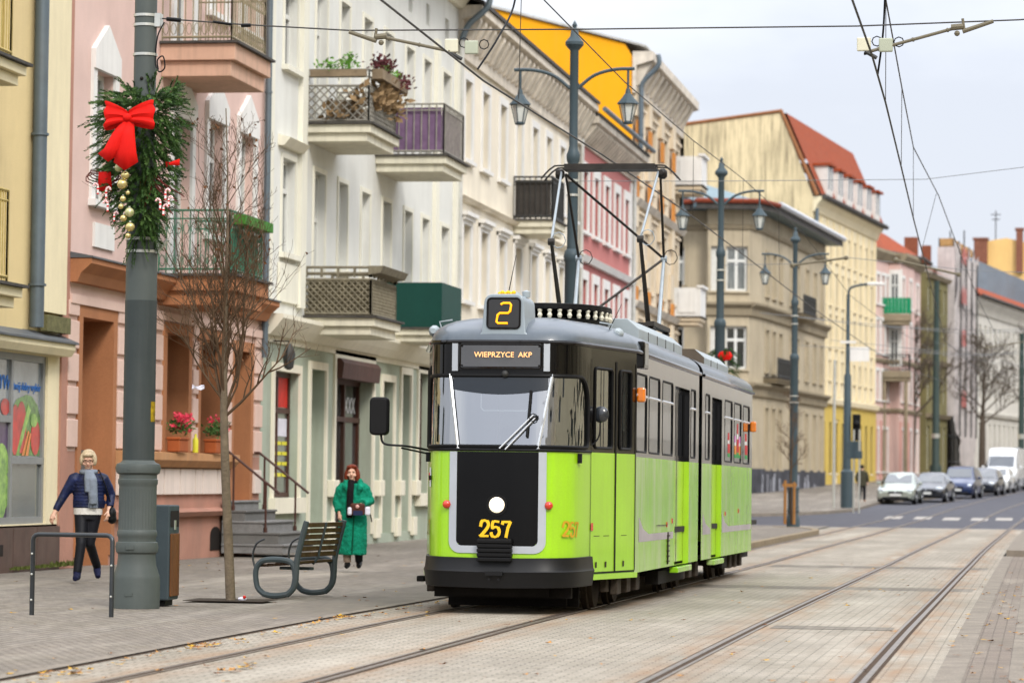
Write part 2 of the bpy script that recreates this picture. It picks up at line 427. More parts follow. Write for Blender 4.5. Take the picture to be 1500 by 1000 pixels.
class Seg:
    """a straight stretch of outside wall; u along it, n outwards, z up (building-local)"""
    def __init__(s, a, b):
        s.a = Vector((a[0], a[1], 0)); d = Vector((b[0], b[1], 0))-s.a; s.L = d.length; s.d = d.normalized()
        s.n = Vector((s.d.y, -s.d.x, 0))
    def p(s, u, n, z): q = s.a+s.d*u+s.n*n; return (q.x, q.y, z)
    def box(s, mb, u0, u1, n0, n1, z0, z1, m=0):
        P = [s.p(u0,n0,z0), s.p(u1,n0,z0), s.p(u1,n1,z0), s.p(u0,n1,z0), s.p(u0,n0,z1), s.p(u1,n0,z1), s.p(u1,n1,z1), s.p(u0,n1,z1)]
        mb.add(P, [(0,3,2,1),(4,5,6,7),(0,1,5,4),(1,2,6,5),(2,3,7,6),(3,0,4,7)], m)
    def prof(s, mb, u0, u1, pts, m=0):
        """profile of (n,z) extruded along u"""
        mb.prism(pts, lambda a, b, d: s.p(d, a, b), u0, u1, m)
    def wall(s, mb, z0, z1, holes, m=0, n=0, u0=0, u1=None, mr=None, rd=.22):
        u1 = s.L if u1 is None else u1; mr = m if mr is None else mr
        holes = [(max(h[0], u0), min(h[1], u1), max(h[2], z0), min(h[3], z1), *h[4:]) for h in holes]; holes = [h for h in holes if h[1] > h[0] and h[3] > h[2]]
        U = sorted({u0, u1}|{x for h in holes for x in h[:2]}); Z = sorted({z0, z1}|{x for h in holes for x in h[2:4]})
        for a, b in zip(U, U[1:]):
            for c, d in zip(Z, Z[1:]):
                cu, cz = (a+b)/2, (c+d)/2
                if any(h[0] < cu < h[1] and h[2] < cz < h[3] for h in holes): continue
                mb.face([s.p(a,n,c), s.p(b,n,c), s.p(b,n,d), s.p(a,n,d)], m)
        for h in holes:
            a, b, c, d = h[:4]; r = h[4] if len(h) > 4 else rd
            for q in ((a,c,a,d), (b,d,b,c), (a,d,b,d), (b,c,a,c)):
                if (q[1] == q[3] and q[1] in (z0, z1)): continue
                mb.face([s.p(q[0],n,q[1]), s.p(q[0],n-r,q[1]), s.p(q[2],n-r,q[3]), s.p(q[2],n,q[3])], mr)

def window(seg, root, u0, u1, z0, z1, n=-.2, style='cross', mf=None, mp=None, tr=.68, name='window', w=.075):
    mf = mf or M_frame; mp = mp or M_pane
    b = MB(); k = .05
    B = lambda a, c, d, e: seg.box(b, a, c, n, n+k, d, e)
    B(u0, u1, z0, z0+w); B(u0, u1, z1-w, z1); B(u0, u0+w, z0+w, z1-w); B(u1-w, u1, z0+w, z1-w)
    c = (u0+u1)/2; t = z0+(z1-z0)*tr
    if 'c' in style[:1] or style == 'mid': B(c-w*.6, c+w*.6, z0+w, z1-w)
    if style in ('cross', 'top'):
        seg.box(b, u0+w, u1-w, n+.003, n+k+.012, t-w*.6, t+w*.6)
    f = b.build(name, mf, root)
    g = MB(); g.face([seg.p(u0+.02, n+.012, z0+.02), seg.p(u1-.02, n+.012, z0+.02), seg.p(u1-.02, n+.012, z1-.02), seg.p(u0+.02, n+.012, z1-.02)])
    g.build('pane', mp, f)
    return f
def surround(seg, w, u0, u1, z0, z1, m, kind='band', bw=.14, out=.04, sill=True):
    b = MB()
    if kind in ('band', 'hood', 'gable'):
        seg.box(b, u0-bw, u0, 0, out, z0, z1); seg.box(b, u1, u1+bw, 0, out, z0, z1)
        if kind != 'gable': seg.box(b, u0-bw, u1+bw, 0, out, z1, z1+bw)
    if kind == 'gable':
        c = (u0+u1)/2
        pts = [(u0-bw, z1), (u1+bw, z1), (u1+bw, z1+.3), (c, z1+.75), (u0-bw, z1+.3)]
        b.prism(pts, lambda a, c_, d: seg.p(a, d, c_), 0, out+.03)
    if kind == 'hood':
        seg.box(b, u0-bw-.06, u1+bw+.06, 0, .2, z1+bw, z1+bw+.1); seg.box(b, u0-bw, u1+bw, 0, .12, z1+bw-.1, z1+bw)
    if sill: seg.box(b, u0-bw-.04, u1+bw+.04, 0, .13, z0-.1, z0)
    return b.build('window_surround', m, w)

def bars(b, seg, u0, u1, n0, n1, z0, z1, step=.12, r=.011, rail=.022, scroll=False):
    """railing between two points of a balcony edge"""
    A = Vector(seg.p(u0, n0, 0)); Bv = Vector(seg.p(u1, n1, 0)); L = (Bv-A).length; k = max(2, int(L/step))
    for z in (z0+.08, z1): b.rod(A+Vector((0,0,z)), Bv+Vector((0,0,z)), rail, n=6)
    b.rod(A+Vector((0,0,z1-.14)), Bv+Vector((0,0,z1-.14)), rail*.7, n=5)
    for i in range(k+1):
        p = A.lerp(Bv, i/k); b.rod(p+Vector((0,0,z0)), p+Vector((0,0,z1)), r if 0 < i < k else r*1.8, n=5)
        if scroll and i < k:
            q = A.lerp(Bv, (i+.5)/k); d = (Bv-A).normalized()*(L/k*.36)
            for zc in (z0+.22, z1-.3):
                b.tube([q+d*math.cos(t*.9)+Vector((0,0,zc+.1*math.sin(t*.9))) for t in range(7)], r*.7, n=4, closed=True)

def lattice(b, seg, u0, u1, n0, n1, z0, z1, step=.16, r=.018, m=0):
    """diagonal trellis"""
    A = Vector(seg.p(u0, n0, 0)); Bv = Vector(seg.p(u1, n1, 0)); L = (Bv-A).length; H = z1-z0
    k = int((L+H)/step)
    for i in range(k+1):
        for sg in (1, -1):
            x0 = -H+i*step; x1 = x0+H
            a0, a1 = max(0, x0), min(L, x1)
            if a1-a0 < .02: continue
            za, zb = (a0-x0), (a1-x0)
            if sg < 0: za, zb = H-za, H-zb
            b.rod(A.lerp(Bv, a0/L)+Vector((0,0,z0+za)), A.lerp(Bv, a1/L)+Vector((0,0,z0+zb)), r, n=4, m=m)
    for p in (A, Bv): b.rod(p+Vector((0,0,z0)), p+Vector((0,0,z1)), r*1.6, n=5, m=m)
    for z in (z0, z1): b.rod(A+Vector((0,0,z)), Bv+Vector((0,0,z)), r*1.5, n=5, m=m)

def balcony(seg, root, u0, u1, out, z0, z1, m, mt=None, lip=.07):
    """slab with a stepped edge and a dark covering on top"""
    b = MB(); h = z1-z0
    seg.box(b, u0, u1, 0, out, z0+h*.45, z1-.04); seg.box(b, u0+.09, u1-.09, 0, out-.09, z0, z0+h*.45)
    s = b.build('balcony', m, root, bevel=.012)
    t = MB(); seg.box(t, u0-lip, u1+lip, 0, out+lip, z1-.04, z1); t.build('balcony_edging', mt or M_slate, s)
    return s

def building(name, label, y0, x0=-14.5, ang=0, cat='building'):
    t = thing(name, label, cat, (x0, y0, 0), -R(ang), 'town houses along the left side of the street')
    return t
def body(root, seg, L, z1, depth, m, z0=-.6, front=None):
    """side, back and top walls that close the block behind the street wall"""
    b = front or MB()
    P = lambda u, n, z: seg.p(u, n, z)
    b.face([P(0,-depth,z0), P(0,0,z0), P(0,0,z1), P(0,-depth,z1)]); b.face([P(L,0,z0), P(L,-depth,z0), P(L,-depth,z1), P(L,0,z1)])
    b.face([P(L,-depth,z0), P(0,-depth,z0), P(0,-depth,z1), P(L,-depth,z1)]); b.face([P(0,-.25,z1), P(L,-.25,z1), P(L,-depth,z1), P(0,-depth,z1)])
    return b
def gable_roof(seg, root, u0, u1, z, depth, h, m, over=.55, thick=.18, lip=.0):
    b = MB()
    pts = [(over, z), (over, z+thick), (-depth/2, z+h+thick), (-depth-over, z+thick), (-depth-over, z), (-depth/2, z+h)]
    seg.prof(b, u0-lip, u1+lip, pts)
    return b.build('roof', m, root)
def pipe(root, seg, u, n, z0, z1, r=.06, m=None, name='drainpipe'):
    b = MB(); b.rod(seg.p(u, n, z0), seg.p(u, n, z1), r, n=10)
    z = z0+.6
    while z < z1: b.rod(seg.p(u, n, z), seg.p(u, n, z+.035), r*1.25, n=10); z += 2.2
    return b.build(name, m or M_pipe, root, smooth=True)

# ---- cream house at the left edge -----------------------------------------
M_cream = mat('cream plaster', '#d9c391', .85, .07, .8, .25, 90, streak=.16, fine=.08, ss=(1.2, .6, .13))
M_cream2 = mat('light cream plaster', '#e6d9b5', .85, .06, .8, .25, 90, streak=.2, fine=.08, ss=(1.2, .6, .13))
M_tile = mat('brown plinth tiles', '#57443c', .55, .25, 3, streak=.2)
M_alu = mat('grey shop frame', '#8b8d8c', .45, .1, 4, metal=.3)
t = building('corner_shop_house', 'cream plaster house at the left edge with a grocer window showing vegetables', 36.0)
Y = lambda y: y-36.0
s = Seg((0, 0), (0, 9.9))
b = MB()
s.wall(b, .62, 3.2, [(Y(40.6), Y(45.34), .64, 3.1, .12)], 1); s.wall(b, 3.2, 14.2, [(Y(40.6), Y(42.2), 4.9, 7.2), (Y(40.6), Y(42.2), 8.0, 10.6)], 0, u1=Y(44.1))
s.box(b, Y(44.66), 9.9, -.02, .09, 3.75, 14.2, 1); s.wall(b, 3.2, 14.2, [], 0, u0=Y(44.1), n=-.03)
b = body(t, s, 9.9, 14.2, 12, None, front=b); b.build('wall', [M_cream, M_cream2], t)
b = MB()
for i in range(9): s.box(b, .02+i*1.1, 1.1+i*1.1, -.05, .05, -.3, .6-.001*i)
b.build('plinth', M_tile, t)
b = MB(); s.prof(b, 0, Y(45.85), [(-.05, 3.12), (.2, 3.12), (.26, 3.22), (.26, 3.30), (-.05, 3.30)]); c = b.build('shop_cornice', M_cream2, t)
b = MB(); s.prof(b, 0, Y(45.9), [(-.04, 3.302), (.30, 3.302), (.30, 3.33), (-.04, 3.47)]); b.build('flashing', M_lead, c)
b = MB(); s.box(b, Y(44.7), Y(45.85), .08, .18, 3.46, 3.7); b.build('moss_ledge', mat('mossy ledge', '#6d6a48', .9, .4, 6, fine=.3), t)
pipe(t, s, Y(44.44), .1, 3.5, 14.2, .105)
gable_roof(s, t, 0, 9.9, 14.2, 12, 4, M_slate)
window(s, t, Y(40.6), Y(42.2), 4.9, 7.2); window(s, t, Y(40.6), Y(42.2), 8.0, 10.6)
# shop window with its printed vegetables
M_shopgl = mat('shop glass print', '#848c90', .15, .3, 1.1, spec=.8, coat=.6, streak=.25, streak_col=(.3, .32, .33))
M_shopdk = mat('shop glass plain', '#5d645f', .1, .35, 1.2, spec=.8, coat=.6, streak=.3)
def shopwin(seg, root, u0, u1, z0, z1, us, zs, panes, name='shop_window', mf=M_alu, n=-.1):
    b = MB(); w = .05
    for u in us: seg.box(b, u-w, u+w, n, n+.06, z0, z1)
    for (a, c, z) in zs: seg.box(b, a, c, n+.002, n+.064, z-w, z+w)
    f = b.build(name, mf, root)
    for (a, c, d, e, m) in panes:
        g = MB(); g.face([seg.p(a, n+.02, d), seg.p(c, n+.02, d), seg.p(c, n+.02, e), seg.p(a, n+.02, e)]); g.build('pane', m, f)
    return f
y0, ym, y1 = Y(40.6), Y(43.82), Y(45.34)
M_purple = mat('aubergine print', '#22132c', .3, .35, 2, coat=.5, c2='#5b3a6e')
M_grnp = mat('lettuce print', '#2c6a14', .3, .4, 6, coat=.5, c2='#a9d45e')
M_redp = mat('pepper print', '#7a0c08', .3, .3, 2.2, coat=.5, c2='#e02a1c')
M_orgp = mat('carrot print', '#d97a1e', .3, .2, 5, coat=.5)
M_herb = mat('parsley print', '#163c10', .3, .5, 11, coat=.5, c2='#6fa348')
f = shopwin(s, t, y0, y1, .64, 3.1, [y0+.05, ym, y1-.05], [(y0, y1, .69), (y0, y1, 3.05), (y0, ym, 2.15), (ym, y1, 1.56)],
    [(y0, ym, .7, 2.15, M_purple), (y0, ym, 2.15, 3.05, M_shopgl), (ym, y1, .7, 1.56, M_shopdk), (ym, y1, 1.56, 3.05, M_shopgl)])
def decal(seg, parent, name, m, polys, n):
    b = MB()
    for i, pl in enumerate(polys): b.face([seg.p(u, n+.0006*i, z) for u, z in pl])
    return b.build(name, m, parent)
def ell(cu, cz, ru, rz, k=18, rot=0):
    o = []
    for i in range(k):
        a = 2*math.pi*i/k; x, y = ru*math.cos(a), rz*math.sin(a)
        o.append((cu+x*math.cos(rot)-y*math.sin(rot), cz+x*math.sin(rot)+y*math.cos(rot)))
    return o
N0 = -.075
decal(s, f, 'leaf_print', M_herb, [[(ym+.06, 1.63), (y1-.11, 1.63), (y1-.11, 2.2), (y1-.25, 2.38), (y1-.5, 2.5), (ym+.75, 2.52), (ym+.3, 2.44), (ym+.06, 2.26)]], N0)
decal(s, f, 'pepper_print', M_redp, [ell(ym+.25, 2.0, .19, .37), ell(ym+.52, 2.04, .24, .38), ell(y1-.33, 1.9, .22, .26), ell(ym-.22, 2.32, .2, .12)], N0+.004)
decal(s, f, 'carrot_print', M_orgp, [[(ym+.55, 1.63), (ym+.67, 1.63), (ym+.9, 1.98), (ym+.83, 2.0)], [(ym+.72, 1.63), (ym+.86, 1.63), (ym+.98, 1.95), (ym+.92, 1.97)]], N0+.008)
decal(s, f, 'leek_print', M_grnp, [[(ym+.3, 1.63), (ym+.42, 1.63), (ym+.95, 2.3), (ym+.82, 2.38)], ell(y1-.42, 2.15, .16, .1)], N0+.006)
decal(s, f, 'lettuce_print', M_grnp, [ell(ym-.35, 1.5, .32, .3), ell(ym-.25, 1.12, .3, .28), ell(ym-.65, .98, .35, .27), ell(ym-.42, .86, .28, .16), ell(ym-.8, 1.4, .3, .3), ell(ym-.55, 1.25, .4, .42)], N0+.004)
M_blue = mat('blue lettering', '#2565ae', .4, .1)
text_mesh('WARZYWA', 'lettering', M_blue, f, .30, s.p(ym-.62, N0+.004, 2.66), s.d, (0,0,1), shear=.2)
text_mesh('twój dobry wybór', 'lettering', M_blue, f, .17, s.p((ym+y1)/2, N0+.004, 2.63), s.d, (0,0,1), shear=.2)
M_yiron = mat('cream iron', '#b7a263', .6, .2, 5)
for zb, zt, nm in ((3.95, 5.2, 0), (7.0, 8.35, 1)):
    bl = balcony(s, t, Y(38.0), Y(41.8), .75, zb-.32, zb, M_cream2)
    b = MB(); bars(b, s, Y(38.1), Y(41.25), .7, .7, zb, zt, .1); bars(b, s, Y(41.25), Y(41.25), 0, .7, zb, zt, .1); b.build('railing', M_yiron, bl)
# vent hole
b = MB(); s.box(b, Y(43.0), Y(43.25), .048, .056, .2, .36); b.build('vent', M_dark, t)

# ---- pink house ------------------------------------------------------------
M_pink = mat('pink plaster', '#d6b9ae', .88, .1, .7, .3, 80, streak=.18, fine=.07, streak_col=(.42, .27, .22), ss=(1.2, .6, .13))
M_pinkd = mat('pink rusticated plaster', '#d8bbad', .88, .08, .7, .3, 80, streak=.2, fine=.08, streak_col=(.35, .22, .16), ss=(1.2, .6, .13))
M_orange = mat('terracotta plaster', '#aa7450', .88, .12, .9, .25, 70, streak=.3, fine=.1, streak_col=(.2, .09, .05), ss=(1.2, .6, .13))
M_pplinth = mat('salmon plinth plaster', '#b08270', .9, .14, 1.1, .3, 60, streak=.3, fine=.1, ss=(1.2, .6, .13))
M_pale = mat('pale panel plaster', '#dccdc2', .88, .07, 1, .2, 80, streak=.2)
M_wtrim = mat('white trim', '#dcdad5', .75, .06, 2, .1, 60, streak=.14)
t = building('pink_house', 'pink plaster house with terracotta ground floor and white gabled window heads', 45.9)
Y = lambda y: y-45.9
s = Seg((0, 0), (0, 12.5))
up = [(Y(47.42), Y(48.42), 5.62, 7.66), (Y(51.95), Y(53.1), 4.75, 7.46), (Y(54.25), Y(55.3), 5.62, 7.66), (Y(56.5), Y(57.55), 5.62, 7.66)]
up2 = [(a, c, z0+3.95, z1+3.95) for a, c, z0, z1 in up]
gr = [(Y(46.95), Y(48.6), .1, 3.78, .9), (Y(51.75), Y(53.14), 1.76, 3.76, .45), (Y(53.96), Y(55.47), 1.76, 3.76, .45), (Y(56.42), Y(58.05), .72, 3.66, .6)]
gr[3] = (Y(56.3), Y(57.55), .9, 3.66, .6)
b = MB()
s.wall(b, 4.66, 13.9, up+up2, 0); s.wall(b, 1.72, 4.66, gr, 1, mr=2); s.wall(b, -.5, 1.72, [(Y(46.95), Y(48.6), -.5, 1.72, .9), (Y(56.3), Y(57.55), .9, 1.72, .6)], 3, mr=2)
body(t, s, 12.5, 13.9, 12, None, front=b); b.build('wall', [M_pink, M_pinkd, M_orange, M_pplinth], t)
for i, (a, c, z0, z1) in enumerate(up+up2):
    w = window(s, t, a, c, z0, z1, style='cross', mp=M_pane if i % 3 else M_pane2)
    surround(s, w, a, c, z0, z1, M_wtrim, 'gable', .2, .05)
# rusticated bands of the ground floor
b = MB()
cols = [(Y(46.2), Y(46.72)), (Y(48.85), Y(51.45)), (Y(53.4), Y(53.75)), (Y(55.72), Y(56.1)), (Y(57.85), 12.5)]
for a, c in cols:
    z = 1.74
    while z < 3.9: s.box(b, a, c, 0, .05, z+.04, min(z+.46, 4.0)); z += .5
b.build('rustication', M_pinkd, t, bevel=.012)
b = MB()
for a, c, z0, z1, r in gr:
    s.box(b, a-.2, a, 0, .035, max(z0, 1.74) if z0 > 1 else z0, z1+.18); s.box(b, c, c+.2, 0, .035, max(z0, 1.74) if z0 > 1 else z0, z1+.18); s.box(b, a, c, 0, .035, z1, z1+.18)
b.build('opening_trim', M_orange, t)
b = MB(); s.prof(b, .35, 12.45, [(0, 4.28), (.14, 4.28), (.2, 4.42), (.36, 4.56), (.36, 4.64), (0, 4.64)]); c = b.build('cornice', M_orange, t)
b = MB(); s.prof(b, .33, 12.47, [(0, 4.643), (.39, 4.643), (.39, 4.67), (0, 4.74)]); b.build('flashing', M_lead, c)
b = MB(); s.box(b, .35, 12.45, 0, .07, 3.96, 4.1); b.build('string_course', M_pinkd, t)
b = MB(); s.prof(b, Y(48.85), Y(56.05), [(0, 1.5), (.12, 1.5), (.22, 1.62), (.22, 1.74), (0, 1.76)]); b.build('sill_ledge', mat('sill ledge', '#b98a60', .85, .15, 2, .2, streak=.3), t)
b = MB()
uu = [Y(48.9), Y(50.4), Y(51.6), Y(52.6), Y(53.6), Y(54.1), Y(55.1), Y(56.0)]
for a, c in zip(uu, uu[1:]): s.box(b, a+.03, c-.03, 0, .06, 1.04, 1.48)
s.box(b, Y(57.85), Y(58.35), 0, .06, 1.04, 1.48); b.build('apron_panel', M_pale, t, bevel=.01)
b = MB(); s.prof(b, Y(48.8), Y(56.1), [(0, .66), (.1, .66), (.16, .74), (0, .8)]); s.box(b, 0, .35, 0, .03, -.3, 13.9); b.build('plinth_band', M_pplinth, t)
b = MB()
for yy in (52.05, 54.85):
    pl = [(Y(yy), .04), (Y(yy+.72), .04), (Y(yy+.72), .3)]+[(Y(yy+.36)+.36*math.cos(R(a)), .3+.16*math.sin(R(a))) for a in range(20, 180, 20)]+[(Y(yy), .3)]
    b.prism(pl, lambda a, c, d: s.p(a, d, c), .002, .012)
b.build('cellar_opening', M_dark, t)
b = MB(); s.box(b, Y(47.45), Y(48.52), 0, .04, 4.9, 5.28); b.build('plaque', M_wtrim, t)
# entrance passage, ground-floor windows, door
b = MB(); s.box(b, Y(46.97), Y(48.58), -.95, -.86, .1, 3.76); d = b.build('entrance_door', mat('terracotta door', '#9b5a32', .7, .2, 1.5, streak=.3), t)
b = MB(); s.box(b, Y(48.594), Y(48.60), -.62, -.3, 1.35, 1.75); b.build('intercom_panel', mat('steel panel', '#7f8384', .4, .1, metal=.5), t)
b = MB(); s.box(b, Y(50.2), Y(50.5), .05, .12, 2.75, 3.3); b.build('notice_box', M_frame, t)
for a, c, z0, z1, r in gr[1:3]:
    window(s, t, a, c, z0, z1, -.44, 'cross', M_bfr)
window(s, t, gr[3][0], gr[3][1], .9, 3.66, -.58, 'top', M_bfr, M_dark, name='street_door')
gable_roof(s, t, 0, 12.5, 13.9, 12, 4, M_slate)
M_scroll = mat('pale scroll iron', '#8f8468', .6, .3, 6, metal=.3)
M_green = mat('green railing paint', '#3f7058', .5, .25, 6)
M_peach = mat('peach balcony plaster', '#c9a48d', .85, .1, 1.5, .2, 60, streak=.3)
bl = balcony(s, t, Y(51.1), Y(53.58), 1.29, 8.02, 8.6, M_peach)
b = MB(); bars(b, s, Y(51.2), Y(51.2), 0, 1.2, 8.6, 9.75, .13, scroll=True); bars(b, s, Y(51.2), Y(53.5), 1.2, 1.2, 8.6, 9.75, .13, scroll=True); bars(b, s, Y(53.5), Y(53.5), 0, 1.2, 8.6, 9.75, .13); b.build('railing', M_scroll, bl)
bl = balcony(s, t, Y(51.1), Y(53.5), 1.33, 4.2, 4.72, M_orange)
b = MB(); bars(b, s, Y(51.2), Y(51.2), 0, 1.22, 4.72, 5.78, .13, .012, .02, scroll=True); bars(b, s, Y(51.2), Y(53.4), 1.22, 1.22, 4.72, 5.78, .13, .012, .02, scroll=True); bars(b, s, Y(53.4), Y(53.4), 0, 1.22, 4.72, 5.78, .13); b.build('railing', M_green, bl)
b = MB(); s.box(b, Y(51.35), Y(53.3), 1.25, 1.45, 5.56, 5.72); b.build('flower_box', mat('leafy green box', '#3f7a2a', .7, .3, 8), bl)
b = MB(); s.box(b, Y(51.35), Y(53.3), 1.18, 1.19, 4.8, 5.5); b.build('screen', mat('dark green screen', '#1f4438', .7, .3, 3), bl)
pipe(t, s, Y(58.28), .1, 3.6, 13.9, .06)
# steps and rails to the street door
M_stone = mat('grey step stone', '#6d6c69', .85, .2, 2, .3, 50, fine=.2)
st = thing('entrance_steps', 'grey stone steps rising to the terracotta street door', 'steps', (-14.45, 56.9, 0))
for i, (w_, zt) in enumerate(((1.14, .15), (1.06, .36), (.76, .56), (.42, .75), (.1, .92))):
    zl = (0, .15, .36, .56, .75)[i]
    b = MB(); b.box(0, w_, -1.45+.012*i, .95-.012*i, zl-.02, zt-.04); b.box(0, w_+.03, -1.47+.012*i, .97-.012*i, zt-.04, zt); b.build('step', M_stone if i % 2 else mat('lighter step stone', '#838280', .85, .25, 3, .3, 50, fine=.2), st, bevel=.01)
for y, l, px in ((55.5, 'brown iron handrail left of the steps to the street door', 0), (57.8, 'brown iron handrail right of the steps beside the grey shopfront', 1)):
    h = thing('handrail', l, 'handrail', (-14.45, y, 0), 0, 'handrails of the entrance steps')
    b = MB(); b.tube([(.0, 0, 1.8), (.1, 0, 1.8), (1.05, 0, 1.06)], .024, 8); b.build('rail', M_bfr, h)
    for x, z, zb in ((.2, 1.7, .74), (.8, 1.25, .35)):
        b = MB(); b.rod((x, 0, zb), (x, 0, z), .02, n=8); b.rod((x, 0, zb-.01), (x, 0, zb+.1), .035, n=8); b.build('post', M_bfr, h)

# ---- white house with the balconies -----------------------------------------
M_white = mat('white plaster', '#d9d9d2', .85, .1, .45, .25, 60, streak=.38, fine=.05, streak_col=(.42, .40, .35), ss=(1.2, .6, .13))
M_white2 = mat('ivory pilaster plaster', '#dfdccc', .85, .05, .6, .2, 80, streak=.16)
M_sage = mat('sage green plaster', '#a7b09f', .85, .12, .7, .25, 60, streak=.4, fine=.05, ss=(1.2, .6, .13))
M_ivory = mat('ivory shop trim', '#e0dac6', .7, .06, 1.4, streak=.15)
t = building('white_house', 'tall white house with four balconies above a sage green shopfront', 58.4)
Y = lambda y: y-58.4
s = Seg((0, 0), (0, 20.1))
cols = [(59.85, 60.95), (62.6, 63.6), (64.85, 65.75), (67.15, 68.05), (69.4, 70.35), (71.85, 72.8), (74.0, 74.9), (76.45, 77.5)]
H = []
for i, (a, c) in enumerate(cols):
    bal = i in (1, 4)
    H.append((Y(a), Y(c), (4.62 if bal else 5.7), 7.55)); H.append((Y(a), Y(c), 8.55 if bal else 9.35, 11.35 if i else 10.9))
    if i > 1: H.append((Y(a)+.25, Y(c)-.25, 12.2, 12.72))
sh = [(Y(59.4), Y(61.5), .95, 3.4, .25), (Y(62.5), Y(63.85), .12, 3.54, .8), (Y(64.8), Y(68.6), .12, 3.85, .5), (Y(69.65), Y(70.9), .1, 3.52, .9), (Y(71.8), Y(72.85), .12, 3.75, .4), (Y(73.85), Y(75.2), 1.0, 3.85, .25), (Y(76.3), Y(77.8), 1.0, 3.85, .25)]
b = MB()
s.wall(b, 4.3, 13.5, H, 0); s.wall(b, -.5, 4.3, sh, 1)
body(t, s, 20.1, 13.5, 12, None, front=b); b.build('wall', [M_white, M_sage], t)
k = 0
for a, c, z0, z1 in H:
    small = z1 > 12; k += 1
    w = window(s, t, a, c, z0, z1, style='mid' if small else 'cross', mp=M_pane2 if k % 2 else M_pane)
    if not small: surround(s, w, a, c, z0, z1, M_white2, 'band', .1, .03, sill=z0 not in (4.62, 8.55))
b = MB()
for a, c in ((Y(58.45), Y(58.8)), (Y(61.15), Y(61.6)), (Y(75.35), Y(75.75)), (19.65, 20.05)): s.box(b, a, c, 0, .1, 4.7, 12.0)
s.box(b, Y(59.6), Y(61.15), 0, .06, 4.75, 5.5); b.build('pilaster', M_white2, t)
b = MB(); s.prof(b, Y(59.5), Y(61.2), [(0, 11.1), (.12, 11.1), (.25, 11.25), (0, 11.32)]); s.prof(b, Y(59.5), Y(61.2), [(0, 7.75), (.12, 7.75), (.25, 7.9), (0, 7.97)]); b.build('window_hood', M_ivory, t)
b = MB(); s.prof(b, 0, 20.1, [(0, 13.2), (.12, 13.2), (.3, 13.45), (0, 13.45)]); b.build('cornice', M_ivory, t)
gable_roof(s, t, .1, 20.1, 13.46, 12, 4, M_slate, over=.75, lip=.15)
b = MB(); b.tube([s.p(-.1, .82, 13.62), s.p(20.2, .82, 13.62)], .09, 8); g = b.build('gutter', M_pipe, t, smooth=True)
b = MB(); b.tube(smooth_path([s.p(20.0, .82, 13.5), s.p(20.0, .75, 13.2), s.p(20.0, .3, 12.8), s.p(20.0, .12, 12.4)], 4), .08, 8); b.build('downpipe_bend', M_pipe, t, smooth=True)
pipe(t, s, 20.0, .12, .2, 12.4, .06, M_pipep)
# shopfront
b = MB(); s.prof(b, 0, 20.1, [(0, 4.05), (.16, 4.05), (.3, 4.2), (.42, 4.36), (.42, 4.44), (0, 4.46)]); s.box(b, 0, 20.1, 0, .05, 3.93, 4.05); b.build('shop_cornice', M_ivory, t)
b = MB()
for a, c, z0, z1, r in sh:
    lo = z0 if z0 > .5 else .12
    s.box(b, a-.16, a, 0, .05, lo, z1+.16); s.box(b, c, c+.16, 0, .05, lo, z1+.16); s.box(b, a, c, 0, .05, z1, z1+.16)
    if z0 > .5: s.box(b, a-.25, c+.25, 0, .14, z0-.3, z0)
b.build('opening_trim', M_ivory, t)
b = MB()
for a in (Y(64.25), Y(68.9), Y(71.2), Y(73.1), Y(75.5)): s.box(b, a, a+.45, 0, .09, .02, .45); s.box(b, a-.03, a+.48, 0, .16, .95, 1.3)
b.build('pilaster_base', M_ivory, t, bevel=.015)
M_goods = mat('shop display', '#454b45', .12, .6, 3.2, spec=.8, coat=.5, c2='#8f9089')
M_dkgl = mat('dark shop glass', '#2c3234', .08, .5, 1.4, spec=.9, coat=.6, streak=.35, streak_col=(.42, .45, .45))
a, c, z0, z1, r = sh[0]
f = shopwin(s, t, a, c, z0, z1, [a+.05, (a+c)/2, c-.05], [(a, c, z0+.05), (a, c, z1-.05), (a, c, z1-.75)], [(a, c, z0, z1, M_goods)], mf=M_bfr, n=-.22)
M_yel = mat('yellow lettering', '#d8cf3a', .5, .1); M_pk = mat('pink poster', '#c43a55', .5, .4, 14, c2='#e8b7c0'); M_rp = mat('red poster', '#c3271d', .5, .3, 8)
M_wp = mat('white poster', '#d5d3dd', .5, .15, 8); M_gp = mat('green lettering', '#2f9a4a', .5, .1)
c0 = (a+c)/2
decal(s, f, 'poster', M_pk, [[(a+.15, 2.1), (c0-.1, 2.1), (c0-.1, 2.55), (a+.15, 2.55)]], -.19)
decal(s, f, 'poster', M_wp, [[(c0+.12, 2.15), (c-.15, 2.15), (c-.15, 2.5), (c0+.12, 2.5)]], -.19)
decal(s, f, 'poster', M_rp, [[(c0+.15, 2.72), (c-.12, 2.72), (c-.12, 3.3), (c0+.15, 3.3)]], -.19)
decal(s, f, 'lettering_bars', M_yel, [[(a+.15+x, z), (a+.15+x+w, z), (a+.15+x+w, z+.07), (a+.15+x, z+.07)] for z in (1.98, 1.78, 1.58, 1.36) for x, w in ((0, .3), (.36, .5), (1.0, .35), (1.4, .42))], -.188)
decal(s, f, 'lettering_bars', M_gp, [[(a+.15, 1.88), (a+.75, 1.88), (a+.75, 1.95), (a+.15, 1.95)]], -.187)
a, c, z0, z1, r = sh[2]
b = MB(); s.box(b, a, a+2.4, -.42, -.36, z0, z1-.5); f = b.build('shop_window', M_dkgl, t)
M_mbrown = mat('dark brown wood', '#42241a', .5, .25, 3, streak=.2)
b = MB()
for u in (a+.04, a+.7, a+1.45, a+2.3, c-.06): s.box(b, u-.06, u+.06, -.36, -.28, z0, z1-.4)
